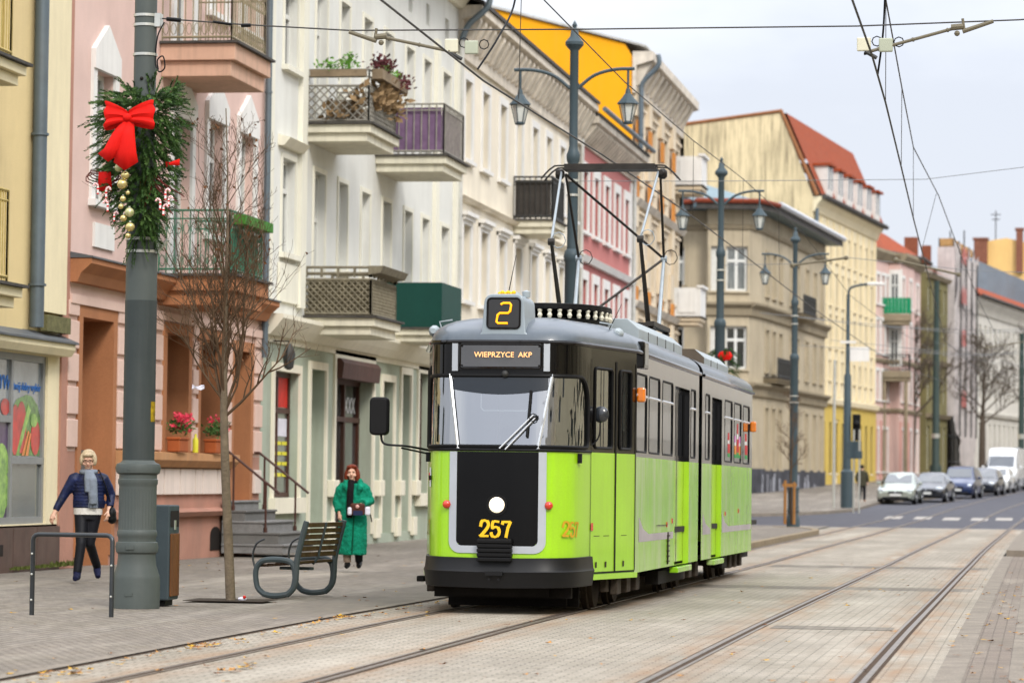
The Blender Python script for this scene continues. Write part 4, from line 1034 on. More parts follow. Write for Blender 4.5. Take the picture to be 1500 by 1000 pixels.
for z in range(3, 21, 2):
    for n in (.5, 1.6): b.rod(q.p(-.2, n, z), q.p(13.8, n, z), .045, n=5)
    b.rod(q.p(-.1, .4, z), q.p(-.1, 1.7, z), .045, n=5)
b.build('frame', M_iron, sc)
M_net = mat('scaffold netting', '#bcb4b0', .9, .25, .8, .3, 30, streak=.6, streak_col=(.3, .28, .27))
def netz(u): return 4.0+3.5*math.sin(min(1, u/6)*math.pi/2+.0) if u < 6 else 7.5-(u-6)*.75
rows = []
for k in range(27):
    f = k/26; row = []
    for i in range(41):
        u = -.3+14.2*i/40; zb = 6.5-5.0*min(1, max(0, u/7)); zt = 19.6+.5*math.sin(u*2.3)
        z = zb+(zt-zb)*f; row.append(q.p(u, 1.75+.14*math.sin(u*2.1+z*.5)+.07*math.sin(u*5+z*1.7), z))
    rows.append(row)
b = MB(); b.sheet(rows); b.sheet([[q.p(-.3, .4+n*.34, 6.5+(19.6-6.5)*f/10) for n in range(5)] for f in range(11)])
net = b.build('netting', M_net, sc, smooth=True)
b = MB()
for u in (1.5, 5.2, 8.9, 12.4): b.tube([q.p(u+.1*math.sin(z), 2.0, z) for z in range(5, 20)], .07, 5)
for z in (8.2, 11.6, 15): b.tube([q.p(u*1.0, 2.0, z+.15*math.sin(u)) for u in range(0, 14)], .04, 5)
b.build('net_rope', M_iron, net)
b = MB(); random.seed(9)
for z in (18.6, 15.5, 12.2, 7.4):
    for i in range(4):
        u0 = 2.0+i*.9+random.uniform(0, .3); b.face([q.p(u0, 2.02, z), q.p(u0+.65, 2.02, z-.25), q.p(u0+.85, 2.02, z+1.3), q.p(u0+.2, 2.02, z+1.0)])
b.build('red_print', mat('faded red print', '#b56a62', .8, .3, 2), net)
b = MB()
for i in range(5):
    u = i*2.8+.4; b.box(*[v for v in (0, 0)], 0, 0, 0, 0) if False else q.box(b, u, u+1.9, .4, 1.5, 19.7, 20.3)
b.build('roof_sheeting', mat('orange sheeting', '#b08a5a', .8, .3, 3), sc)

# ---- long white house, slate-roofed house, orange gable behind
M_wh3 = mat('off-white plaster', '#cdc9bf', .88, .1, .4, .2, 40, streak=.35)
pts = [(-5.4, 263), (1.0, 305), (6, 335)]
t, sg, H = poly_house('white_terrace', 'long off-white terrace house with red eaves behind the right-hand bare tree', pts, .8, 16.6, [(3.4, 6.4), (8.4, 10.6), (12.2, 14.6)], M_wh3, [[(1.6+2.5*i, .55) for i in range(16)], [(1.5+2.6*i, .55) for i in range(11)]], 12)
for q, h in H: window(q, t, *h)
b = MB()
for q in sg:
    q.prof(b, 0, q.L, [(0, 15.4), (.15, 15.4), (.3, 15.9), (.7, 16.4), (.7, 16.7), (0, 16.7)])
    for i in range(int(q.L/1.25)): q.prof(b, i*1.25, i*1.25+.4, [(.1, 15.5), (.2, 15.5), (.6, 16.3), (.1, 16.3)])
    q.prof(b, 0, q.L, [(0, 7), (.2, 7), (.3, 7.3), (0, 7.4)])
b.build('cornice', M_wh3, t)
b = MB(); o2 = [(-4.6, 262.5), (1.8, 304.8), (6.8, 335)]; b.sheet([[(x, y, 16.72) for x, y in o2], [(x-.9, y+.1, 17.6) for x, y in o2]]); b.sheet([[(x-.9, y+.1, 17.6) for x, y in o2], [(x-6, y+.8, 18.2) for x, y in o2]]); b.build('roof', M_redroof, t)
b = MB(); b.tube([(x+.1, y, 16.74) for x, y in o2], .15, 6); b.build('gutter', M_slate, t)
M_slate2 = mat('blue slate roof', '#6d7780', .6, .15, .6, .2, 20, streak=.25)
t = thing('slate_roof_house', 'house with a broad blue grey slate roof rising behind the white terrace', 'building', (0, 0, 0), 0, 'buildings beyond the side street')
b = MB(); b.box(-9, 4, 300, 345, 1, 17.5); b.build('wall', M_wh3, t)
b = MB(); b.prism([(-9.5, 17.5), (4.6, 17.5), (3.6, 18.2), (-6.2, 22.4), (-9.5, 20.2)], lambda a, c, d: (a, d, c), 299.5, 345); b.build('roof', M_slate2, t)
M_og = mat('apricot plaster', '#dcb574', .88, .08, .4, .2, 40, streak=.15)
t = thing('apricot_gable_house', 'apricot gable house with brick chimneys far behind the slate roof', 'building', (0, 0, 0), 0, 'buildings beyond the side street')
b = MB(); b.prism([(-8.5, 1), (6, 1), (6, 21), (-.6, 26.0), (-3.3, 26.6), (-5.2, 26.3), (-8.0, 22.2)], lambda a, c, d: (a, d, c), 330, 350); b.build('wall', M_og, t)
b = MB(); b.face([(-.5, 329.6, 26.2), (6.4, 329.6, 20.9), (6.4, 350, 20.9), (-.5, 350, 26.2)]); b.build('roof', M_slate, t)
M_br = mat('brick chimney', '#7d5140', .9, .3, 4)
for (a, c, z0, z1) in ((-6.6, -5.2, 24.0, 26.4), (-2.3, -1.6, 23.0, 27.4), (.9, 2.6, 24.4, 26.3)):
    b = MB(); b.box(a, c, 329.4, 331, z0, z1); b.box(a-.12, c+.12, 329.3, 331.1, z1, z1+.2); b.build('chimney', M_br, t)
b = MB(); b.rod((-4.4, 331, 26), (-4.4, 331, 29.5), .06, n=5); b.rod((-4.9, 331, 29.1), (-3.9, 331, 29.1), .05, n=5); b.rod((-4.8, 331, 28.6), (-4.0, 331, 28.6), .05, n=5); b.build('aerial', M_iron, t)

# ---- houses across the street, right of the frame: the tram side mirrors them
for (nm, lab, x, y0, y1, h, mm) in (('opposite_house', 'cream house across the street facing the pink house', 15, 18, 92, 15, M_cream2), ('opposite_house', 'long pale stucco house across the street beyond the crossing', 17, 132, 330, 15.5, M_stuc), ('opposite_house', 'third cream house across the street behind the photographer', 15, -70, 12, 15, M_stuc)):
    t = thing(nm, lab, 'building', (0, 0, 0), 0, 'houses across the street')
    q = Seg((x, y1), (x, y0)); b = MB(); H = [(u-.6, u+.6, z, z+2.1) for u in [2+3*i for i in range(int((y1-y0)/3)-1)] for z in (2, 6, 9.8)]
    q.wall(b, -.5, h, H, 0); b.face([q.p(0,-.3,-.5), q.p(0,-.3,h), q.p(q.L,-.3,h), q.p(q.L,-.3,-.5)], 1); b.face([q.p(0,0,h), q.p(q.L,0,h), q.p(q.L,-10,h), q.p(0,-10,h)], 0)
    b.face([q.p(0,0,-.5), q.p(0,-10,-.5), q.p(0,-10,h), q.p(0,0,h)], 0); b.face([q.p(q.L,-10,-.5), q.p(q.L,0,-.5), q.p(q.L,0,h), q.p(q.L,-10,h)], 0)
    b.build('wall', [mm, M_pane], t)
# ------------------------------------------------------------------ the tram
M_lime = mat('lime green paint', '#9bd014', .28, .1, .9, .12, 3.5, coat=.6, streak=.22, streak_col=(.2, .26, .06), fine=.05)
M_limes = mat('weathered lime with painted reflections', '#8ac41c', .26, .2, .9, .15, 3.0, coat=.15, spec=.35, streak=.75, streak_col=(.52, .55, .36), fine=.08, ss=(1, .75, .16))  # pale streaks: peeling paint plus street reflections put into the colour
M_limed = mat('bright door lime', '#a2cd1e', .28, .15, 1.2, .12, 4, coat=.6, streak=.3, streak_col=(.3, .38, .1))
M_black = mat('black gloss paint', '#080605', .1, .3, 1.2, coat=.2, spec=.2)
M_blackp = mat('black front panel', '#050506', .14, .5, 2, spec=.25)
M_sideblk = mat('dark side paint', '#191613', .08, .4, 1.5, .22, 3.0, coat=1.0, spec=.8, streak=.12, streak_col=(.16, .15, .12), ss=(1, .75, .16))
M_roof = mat('blue grey roof paint', '#48525b', .38, .18, 1.5, coat=.3, streak=.25, streak_col=(.12, .14, .15))
M_roofg = mat('grey roof box paint', '#9aa3a6', .5, .12, 1.5, streak=.45, streak_col=(.3, .32, .32))
M_silver = mat('silver frame paint', '#aeb3b8', .4, .08, 3, metal=.25)
M_chrome = mat('polished trim', '#d3d6d8', .25, .08, 4, metal=.55)
M_rub = mat('black rubber', '#0b0b0c', .55, .2, 6)
M_bump = mat('black bumper', '#0b0b0c', .45, .3, 3, spec=.3)
M_under = mat('underframe grime', '#1b1815', .85, .4, 3, fine=.3)
M_bogie = mat('dusty bogie iron', '#3d352c', .8, .4, 4, fine=.3)
M_tglass = glass_mat('tram side glass', (.48, .53, .5), 1.5, .02, .26)
M_wscreen = glass_mat('windscreen glass', (.62, .70, .70), 1.5, .02, .33)
M_amb = mat('orange lens', '#e07a12', .25, .15, 6, coat=.6, spec=.6)
M_redl = mat('red orange lens', '#c8351a', .2, .2, 6, coat=.6)
M_num = mat('yellow numerals', '#f0c028', .5, .08, 5)
M_led = mat('orange light digits', '#ffae18', .5, 0, emit='#ff9a10', estr=.7)
M_ledp = mat('pale light letters', '#ffc58a', .5, 0, emit='#ffab5c', estr=.55)
M_sign = mat('dark display', '#151310', .3, .3, 4, coat=.4)
M_dglass = mat('grey display glass', '#4a4b4d', .12, .35, 1.4, coat=.7)
M_lamp = mat('lit lamp glass', '#fff3dc', .3, 0, emit='#ffe9c4', estr=.6)
M_seat = mat('seat cloth', '#3d4a57', .8, .2, 5)
M_inn = mat('tram interior', '#6d7270', .7, .15, 2)
M_inlight = mat('cab panel', '#c4d0d4', .6, .1, 2)
M_darkin = mat('tram floor', '#33312e', .8, .2, 2)
M_curt = mat('green curtain', '#7f9a6a', .8, .3, 6)
M_cwt = mat('white plastic edge', '#f0f2f2', .4, 0, spec=.3)
M_lilac = mat('faded lilac band', '#aaa4a6', .6, .2, 3)

TR = thing('tram', 'lime green and black articulated tram on line 2 carrying number 257', 'tram', (-5.48, 32.2, -.005))
TR.rotation_euler = (-.0038, 0, 0)
front = smooth_path([(0, 0, 0), (.2, .003, 0), (.43, .022, 0), (.57, .072, 0), (.68, .17, 0), (.755, .31, 0), (.805, .52, 0), (.85, .80, 0)], 6)
OUT = [(p.x, p.y) for p in front]+[(1.0, 1.5), (1.15, 2.2)]
SA = [0]
for p, q in zip(OUT, OUT[1:]): SA.append(SA[-1]+math.hypot(q[0]-p[0], q[1]-p[1]))
S_C = SA[-3]; S_D = SA[-1]          # bumper corner, rear edge of the tapered nose
def outl(s):
    g = 1 if s >= 0 else -1; s = abs(s)
    for i in range(len(SA)-1):
        if s <= SA[i+1] or i == len(SA)-2:
            t = (s-SA[i])/(SA[i+1]-SA[i]); p, q = OUT[i], OUT[i+1]
            return g*(p[0]+(q[0]-p[0])*t), p[1]+(q[1]-p[1])*t
def setb(y, z):
    w = max(0, min(1, 1-y/.8)); t = max(0, min(1, (z-1.68)/.8)); return .12*w*t
def sp(s, z, off=0):
    x, y = outl(s)
    if off:
        a, b = outl(s-.01), outl(s+.01); dx, dy = b[0]-a[0], b[1]-a[1]; l = math.hypot(dx, dy)
        x += dy/l*off; y -= dx/l*off
    return (x, y+setb(outl(s)[1], z), z)
def fr(a, b, st): n = max(1, int(round((b-a)/st))); return [a+(b-a)*i/n for i in range(n+1)]
def in_poly(x, y, P):
    c = False; j = len(P)-1
    for i in range(len(P)):
        if (P[i][1] > y) != (P[j][1] > y) and x < (P[j][0]-P[i][0])*(y-P[i][1])/(P[j][1]-P[i][1])+P[i][0]: c = not c
        j = i
    return c
def patch(b, S, Z, keep=None, off=0, m=0, f=sp):
    for a, c in zip(S, S[1:]):
        for d, e in zip(Z, Z[1:]):
            if keep and not keep((a+c)/2, (d+e)/2): continue
            b.face([f(a, d, off), f(c, d, off), f(c, e, off), f(a, e, off)], m)
def rpoly(u0, u1, z0, z1, r, k=5):
    """rounded rectangle; r = radii (bl, br, tr, tl)"""
    if not isinstance(r, tuple): r = (r,)*4
    o = []
    for (cx, cz, rr, a0) in ((u0+r[0], z0+r[0], r[0], 180), (u1-r[1], z0+r[1], r[1], 270), (u1-r[2], z1-r[2], r[2], 0), (u0+r[3], z1-r[3], r[3], 90)):
        for i in range(k+1): a = R(a0+90*i/k); o.append((cx+rr*math.cos(a), cz+rr*math.sin(a)))
    return o
def ring(P, f, off, n=2):
    o = []
    for i in range(len(P)):
        p, q = P[i], P[(i+1) % len(P)]; L = math.hypot(q[0]-p[0], q[1]-p[1]); k = max(1, int(L/.06))
        for j in range(k): o.append(f(p[0]+(q[0]-p[0])*j/k, p[1]+(q[1]-p[1])*j/k, off))
    return o

# nose: lower lime body, black upper body with cut-out windows
SW = S_C-.12
scr = rpoly(-SW, SW, 1.72, 2.455, (.07, .07, .3, .3), 8)
d1, d2, d3 = S_C, S_C+(S_D-S_C)*.545, S_D
dw = [(d1+.1, d2-.12, 1.72, 2.58), (d2+.1, d3-.16, 1.72, 2.58)]
def hole(s, z): return in_poly(s, z, scr) or any(h[0] < abs(s) < h[1] and h[2] < z < h[3] for h in dw)
b = MB(); Sx = fr(-S_C, S_C, .03); Sd = sorted([d1, d3]+[v for h in dw for v in h[:2]]+[d2])
b1 = MB(); patch(b1, fr(-S_C, S_C, .03), fr(.42, 1.68, .2)); patch(b1, [S_C, d2, d3], [.40, 1.68]); patch(b1, [-d3, -d2, -S_C], [.40, 1.68]); nose = b1.build('front_body', M_lime, TR, smooth=True, ang=25)
patch(b, fr(-S_C, S_C, .012), [1.68]+fr(1.70, 2.48, .012)+[2.6, 2.81], lambda s, z: not hole(s, z))
for sg in (1, -1):
    Sg = [v*sg for v in Sd]; Sg.sort()
    patch(b, Sg, [1.68, 1.72, 2.58, 2.81], lambda s, z: not hole(s, z))
up_ = b.build('upper_body', M_black, TR, smooth=True, ang=25)
b = MB(); b.tube(ring(scr, sp, .006), .02, 6, closed=True)
b.tube([sp(s, 1.685, .006) for s in fr(-S_C, S_C, .05)], .016, 6)
b.build('window_seal', M_rub, up_, smooth=True)
def bar_s(z): return .42+(z-1.72)/.735*.115
for nm, key in (('windscreen', lambda s, z: in_poly(s, z, scr) and abs(s) < bar_s(z)), ('corner_window', lambda s, z: in_poly(s, z, scr) and s > bar_s(z)), ('corner_window', lambda s, z: in_poly(s, z, scr) and s < -bar_s(z))):
    b = MB(); patch(b, fr(-SW, SW, .02), fr(1.72, 2.455, .02), key, -.006); b.build(nm, M_wscreen if nm == 'windscreen' else M_tglass, TR, smooth=True)
for sg in (-1, 1):
    b = MB(); b.sheet([[sp(sg*(bar_s(z))+e, z, .014+(.012 if e == 0 else 0)) for e in (-.016, 0, .016)] for z in fr(1.70, 2.47, .08)]); b.build('windscreen_bar', M_chrome, TR)
b = MB(); k0 = lambda s: 2.32-.06*math.cos(s/.5*1.4)
for a, c in zip(fr(-.5, .5, .04), fr(-.5, .5, .04)[1:]):
    b.face([sp(a, k0(a), .003), sp(c, k0(c), .003), sp(c, 2.452, .003), sp(a, 2.452, .003)])
b.build('sun_visor', mat('dark sun strip', '#0d1720', .3, .2, 2), TR)
b = MB(); b.tube([sp(s, z, -.03) for s, z in ((-.2, 2.36), (-.2, 2.12), (-.17, 2.09), (.27, 2.09), (.31, 2.12), (.31, 2.36))], .007, 5); b.build('blind_frame', M_cwt, TR)
b = MB(); b.ball(sp(0.05, 2.47, .02), .04, 10); b.build('camera', M_iron, TR, smooth=True)
# black front panel, silver surround, numerals
b = MB(); P = rpoly(-.425, .425, .70, 1.665, (.05, .05, 0.005, .005), 5)
patch(b, fr(-.425, .425, .025), fr(.70, 1.665, .025), lambda s, z: in_poly(s, z, P), .007); pan = b.build('front_panel', M_blackp, TR, smooth=True)
b = MB(); P1 = [(-.425, 1.665)]+[(-.425, .76)]+[(-.365+.06*math.cos(R(a)), .76+.06*math.sin(R(a))) for a in range(180, 271, 15)]+[(.365+.06*math.cos(R(a)), .76+.06*math.sin(R(a))) for a in range(270, 361, 15)]+[(.425, 1.665)]
P2 = [(-.505, 1.665)]+[(-.505, .74)]+[(-.385+.12*math.cos(R(a)), .745+.12*math.sin(R(a))) for a in range(180, 271, 15)]+[(.385+.12*math.cos(R(a)), .745+.12*math.sin(R(a))) for a in range(270, 361, 15)]+[(.505, 1.665)]
def dens(P, n=6):
    o = []
    for p, q in zip(P, P[1:]):
        for i in range(n): o.append((p[0]+(q[0]-p[0])*i/n, p[1]+(q[1]-p[1])*i/n))
    return o+[P[-1]]
b.sheet([[sp(*p, .012) for p in dens(P1)], [sp(*p, .012) for p in dens(P2)]]); b.build('silver_surround', M_silver, pan, smooth=True)
NUM = {'2': [[(.02, .66), (.1, .93), (.32, 1.0), (.55, .9), (.58, .68), (.4, .42), (.08, .1), (.06, .07), (.6, .07)]],
       '5': [[(.55, .93), (.14, .93), (.1, .55), (.3, .62), (.52, .55), (.6, .32), (.5, .1), (.28, .02), (.08, .1), (.03, .26)]],
       '7': [[(.03, .8), (.06, .93), (.6, .93), (.42, .55), (.3, .02)]]}
def numerals(txt, s0, z0, h, off, m, parent, shear=.0, name='number', w=.085, f=sp, adv=.78):
    b = MB(); x = s0-len(txt)*adv*h*.85/2
    for ch in txt:
        for pl in NUM[ch]:
            P = smooth_path([(p[0], p[1], 0) for p in pl], 4) if ch != '7' else [Vector((p[0], p[1], 0)) for p in pl]
            for i, (p, q) in enumerate(zip(P, P[1:])):
                d = (q-p); 
                if d.length < 1e-5: continue
                d.normalize(); n = Vector((-d.y, d.x, 0)); ww = w*(1.25 if abs(d.y) > .6 else .8)
                cs = [p-n*ww-d*ww*.4, q-n*ww+d*ww*.4, q+n*ww+d*ww*.4, p+n*ww-d*ww*.4]
                b.face([f(x+(c.x*.85+c.y*shear)*h, z0+c.y*h, off+.0006*i) for c in cs])
        x += adv*h*.85
    return b.build(name, m, parent)
numerals('257', -.0, .79, .17, .013, M_num, pan)
numerals('257', .84, .80, .155, .006, mat('ochre numerals', '#c2962a', .5, .1, 5), TR, .1)
numerals('257', -1.05, .80, .155, .006, bpy.data.materials['ochre numerals'], TR, .1)
# headlight, indicators, sticker
b = MB(); b.lathe([(.11, .02), (.115, .0), (.10, -.03), (.085, -.035), (.085, .01)], (0, 0, 1.12), 20, axis='y'); hl = b.build('headlight', M_rub, TR, smooth=True)
b = MB(); b.lathe([(.0, .055), (.05, .05), (.08, .025), (.085, .0)], (0, 0, 1.12), 20, axis='y'); b.build('lamp_glass', M_lamp, hl, smooth=True)
for sg in (-1, 1):
    b = MB(); c = sp(sg*.53, 1.12, .02); b.ball(c, .045, 12, 0, (1, .8, 1)); b.build('indicator', M_redl, TR, smooth=True)
    b = MB(); patch(b, fr(.0, .07, .035), [.86, .94], None, .008, 0, lambda s, z, o: sp(sg*(S_C+.02+s), z, o)); b.build('reflector', M_redl, TR)
b = MB(); patch(b, fr(-1.0, -.85, .03), [1.3, 1.5], None, .006); st_ = b.build('sticker', M_wl, TR)
text_mesh('B', 'lettering', M_redl, st_, .12, Vector(sp(-.955, 1.4, .01)), Vector(sp(-.9, 1.4))-Vector(sp(-1.0, 1.4)), (0, 0, 1))
text_mesh('rox', 'lettering', M_rub, st_, .1, Vector(sp(-.89, 1.4, .01)), Vector(sp(-.85, 1.4))-Vector(sp(-.95, 1.4)), (0, 0, 1))
# bumper and coupler cover
b = MB(); prof = [(0, .575), (.03, .57), (.042, .45), (.055, .43), (.047, .40), (.03, .27), (0, .265)]
b.sheet([[sp(s, z+.02*(abs(s)/S_C), o) for o, z in prof] for s in fr(-S_C-.02, S_C+.02, .04)])
for e in (-S_C-.02, S_C+.02): b.face([sp(e, z+.02, o) for o, z in prof])
bp = b.build('bumper', M_bump, TR, smooth=True, ang=28)
b = MB()
for i in range(5): b.box(-.19, .17, -.11+.006*(i % 2), .0, .545+i*.046, .545+i*.046+.036)
b.box(-.185, .165, -.085, 0, .54, .775); b.build('coupler_cover', M_rub, TR, bevel=.006)
b = MB(); b.box(-.1, .08, -.1, -.05, .40, .44); b.rod((-.06, -.1, .36), (-.06, -.085, .36), .012); b.rod((.04, -.1, .36), (.04, -.085, .36), .012); b.build('bumper_catch', M_bump, bp)
for sg in (-1, 1):
    b = MB(); c = Vector(sp(sg*(.98 if sg > 0 else 1.08), 1.64, .02)); b.box(c.x-.02, c.x+.02, c.y-.03, c.y+.02, 1.56, 1.66); b.build('clamp', M_rub, TR)
# destination sign
b = MB(); patch(b, fr(-.44, .44, .04), [2.51, 2.80], None, .03); b.tube([sp(s, z, .03) for s, z in ring(rpoly(-.42, .42, 2.53, 2.78, .03), lambda a, c, o: (a, c), 0)], .012, 5, closed=True); ds = b.build('destination_sign', M_black, TR)
b = MB(); P = rpoly(-.41, .41, 2.545, 2.765, .04); patch(b, fr(-.41, .41, .02), fr(2.545, 2.765, .02), lambda s, z: in_poly(s, z, P), .036); b.build('display_glass', M_dglass, ds)
tx = text_mesh('WIEPRZYCE  AKP', 'lettering', M_ledp, ds, .078, (.03, sp(0, 2.66, .05)[1], 2.665), (1, 0, 0), (0, .15, 1), .002)
for sg in (-1, 1):
    b = MB(); patch(b, [sg*.445, sg*.505] if sg > 0 else [-.505, -.445], [2.50, 2.81], None, .035); b.build('sign_bracket', M_silver, ds, thick=.02)

# sides: x = +-1.15; wall cells with window and door holes
def side(x, y0, y1, wins, doors, rail=2.33, parent=TR):
    f = lambda y, z, o: (x+(o if x > 0 else -o), y, z)
    ev = sorted({y0, y1}|{v for w in wins+doors for v in w[:2]}); ez = [.39, 1.655, 1.70, 2.555, 2.58, 2.80]
    hh = [(a, c, 1.70, 2.58) for a, c in wins]+[(a, c, .39, 2.555) for a, c in doors]
    ok = lambda y, z: not any(h[0] < y < h[1] and h[2] < z < h[3] for h in hh)
    b = MB(); patch(b, ev, ez[:2], ok, 0, 0, f); lo = b.build('side_panel', M_limes, parent)
    b = MB(); patch(b, ev, ez[1:], ok, 0, 0, f); u = b.build('letterboard', M_sideblk, parent)
    for a, c in wins:
        b = MB(); P = rpoly(a+.012, c-.012, 1.712, 2.568, .06); b.tube(ring(P, f, -.008), .014, 5, closed=True)
        w = b.build('window', M_rub, parent, smooth=True)
        b = MB(); b.rod(f(a, rail, -.006), f(c, rail, -.006), .018, n=6); b.build('mid_rail', M_chrome, w)
        b = MB(); b.face([f(a+.005, 1.705, -.01), f(c-.005, 1.705, -.01), f(c-.005, 2.575, -.01), f(a+.005, 2.575, -.01)]); b.build('pane', M_tglass, w)
    for a, c in doors:
        g = -.07; k = 2; w = (c-a)/k
        b = MB(); P = [(a, 1.655), (a, .39), (c, .39), (c, 1.655)]; b.sheet([[f(p[0], p[1], .002) for p in P], [f(p[0], p[1], g) for p in P]]); dr = b.build('door', M_limed, parent)
        b = MB(); P = [(c, 1.655), (c, 2.555), (a, 2.555), (a, 1.655)]; b.sheet([[f(p[0], p[1], .002) for p in P], [f(p[0], p[1], g) for p in P]]); b.build('upper_reveal', M_black, dr)
        for i in range(k):
            e0, e1 = a+w*i+.012, a+w*(i+1)-.012
            b = MB(); b.face([f(e0, .42, g), f(e1, .42, g), f(e1, 1.655, g), f(e0, 1.655, g)]); lf = b.build('door_leaf', M_limed, dr)
            b = MB(); P1 = [(e0, 1.655), (e1, 1.655), (e1, 2.55), (e0, 2.55)]; P2 = [(e0+.1, 1.72), (e1-.1, 1.72), (e1-.1, 2.5), (e0+.1, 2.5)]
            b.sheet([[f(*p, g) for p in P1+P1[:1]], [f(*p, g) for p in P2+P2[:1]]]); b.build('leaf_frame', M_black, dr)
            b = MB(); b.face([f(e0+.1, 1.72, g-.005), f(e1-.1, 1.72, g-.005), f(e1-.1, 2.5, g-.005), f(e0+.1, 2.5, g-.005)]); b.build('leaf_pane', M_tglass, dr)
        b = MB(); o0, o1 = (x-.06, x+.05) if x > 0 else (x-.05, x+.06); b.box(o0, o1, a+.02, c-.02, .30, .37); b.build('door_step', M_limes, dr, bevel=.01)
        b = MB()
        for e in (a-.012, (a+c)/2): b.face([f(e, .42, g+.004), f(e+.024, .42, g+.004), f(e+.024, 2.55, g+.004), f(e, 2.55, g+.004)])
        b.build('door_seal', M_rub, dr)
    return lo
W1 = [(2.23, 3.19), (3.38, 4.43), (4.68, 5.77)]; W1b = [(7.76, 8.33)]; D1 = [(6.02, 7.6)]
W2 = [(9.56, 10.12), (12.18, 13.29), (13.58, 14.7), (14.99, 16.05)]; D2 = [(10.42, 11.76)]
sd1 = side(1.15, 2.2, 8.72, W1+W1b, D1); sd2 = side(1.15, 9.13, 16.5, W2, D2)
side(-1.15, 2.2, 8.72, W1+[(6.05, 7.1), W1b[0]], []); side(-1.15, 9.13, 16.5, W2[:1]+[(10.5, 11.6)]+W2[1:], [])
for a, c in ((2.55, 5.9), (9.3, 10.3), (11.9, 16.4)):
    b = MB(); b.face([(1.152, a, .72), (1.152, c, .72), (1.152, c, .80), (1.152, a+.9, .80), (1.152, a+.4, .86), (1.152, a, 1.0)]); b.build('faded_band', M_lilac, TR)
for y, z in ((5.2, .86), (5.75, .9), (12.3, .95), (14.3, .98)):
    b = MB(); b.box(1.15, 1.16, y, y+.06, z, z+.06); b.build('reflector', M_redl, TR)
b = MB(); b.box(1.15, 1.165, 5.3, 5.33, .42, .8)
for i in range(6): b.box(1.15, 1.175, 5.25, 5.38, .45+i*.06, .465+i*.06)
b.box(1.15, 1.162, 4.2, 5.2, .885, .89); b.build('hatch_hinge', M_bogie, TR)
# tapered front doors: glass, frames, seals, step
for sg in (1, -1):
    for i, h in enumerate(dw):
        ss = [sg*h[0], sg*h[1]]; ss.sort()
        b = MB(); patch(b, ss, [h[2], h[3]], None, -.012); w = b.build('front_door_pane', M_tglass, TR)
        b = MB(); b.tube(ring(rpoly(ss[0]+.01, ss[1]-.01, h[2]+.01, h[3]-.01, .05), sp, .004), .016, 5, closed=True); b.build('pane_seal', M_rub, w, smooth=True)
        b = MB(); c = (ss[0]+ss[1])/2; patch(b, [c-.012, c+.012], [h[2], h[3]], None, .004); b.build('pane_bar', M_rub, w)
    b = MB()
    for e, ww in ((d2, .022), (d1+.005, .006), (d3-.01, .012)): patch(b, [sg*e-ww, sg*e+ww], [.42, 2.66], None, .006)
    patch(b, sorted([sg*(d1+.02), sg*(d3-.02)]), [.405, .425], None, .006); b.build('front_door_seal', M_rub, TR)
    b = MB()
    ss = sorted([sg*(S_C+.02), sg*(d3-.0)])
    patch(b, fr(ss[0], ss[1], .2), [.345, .40], None, .035); b.build('front_step', M_lime, TR, thick=.05)
    b = MB()
    for e in (d1+.12, d1+.42, d2+.2):
        patch(b, sorted([sg*e, sg*(e+.18)]), [.80, .806], None, .004); patch(b, sorted([sg*(e+.05), sg*(e+.1)]), [.47, .53], None, .006)
    b.build('door_fitting', M_bogie, TR)
# roof
FF = [1, .992, .97, .93, .87, .78, .65, .48, .28, .1, 0]
def zf(f): return 2.80+.34*max(0, 1-f**2.5)**(1/2.5)
def roofm(line, yc, name):
    b = MB(); rows = []
    for f in FF: rows.append([(x*f, (yc+(y-yc)*f) if nose_ else y, zf(f)) for x, y, nose_ in line])
    b.sheet(rows); return b.build(name, M_roof, TR, smooth=True, ang=60, fixn=True)
ls = [(x, y, False) for x, y in ((-1.16, 8.72), (-1.16, 6), (-1.16, 4))]
no = []
for s_ in fr(-S_D, S_D, .05):
    x, y = outl(s_); no.append((x*1.01, y+setb(y, 2.8)-.01, True))
roofm([(-1.16, 8.72, False), (-1.16, 5, False)]+[(x, y, y < 2.2) for x, y, _ in no]+[(1.16, 5, False), (1.16, 8.72, False)], 2.3, 'roof')
tl = 16.5
rear = [(1.16, 9.13, False), (1.16, 12, False), (1.16, tl, False)]+[(OUT[i][0]*1.01, tl+2.2-OUT[i][1], True) for i in range(len(OUT)-2, 0, -3)]
rl = [(x, y, n) for x, y, n in rear]+[(-x, y, n) for x, y, n in rear[::-1]]
roofm(rl, tl, 'rear_roof')
b = MB(); b.tube([(-1.17, 8.7, 2.80)]+[(sp(s_, 2.80, .02)) for s_ in fr(-S_D, S_D, .05)]+[(1.17, 8.7, 2.80)], .024, 6); b.build('rain_gutter', M_black, TR, smooth=True)
b = MB(); b.tube([(x*1.01, y, 2.80) for x, y, n in rl], .022, 6); b.build('rain_gutter', M_black, TR, smooth=True)
# rear end
b = MB(); RP = [(x, tl+2.2-y) for x, y in OUT[::3]+[OUT[-1]]]; RP = RP+[]
pts = [(p[0], p[1]) for p in RP[::-1]]+[(-p[0], p[1]) for p in RP]
b.sheet([[(x, y, z) for x, y in pts] for z in (.40, 1.66)]); b.build('rear_body', M_limes, TR, smooth=True)
b = MB(); b.sheet([[(x, y, z) for x, y in pts] for z in (1.66, 2.81)]); b.build('rear_upper_body', M_sideblk, TR, smooth=True)
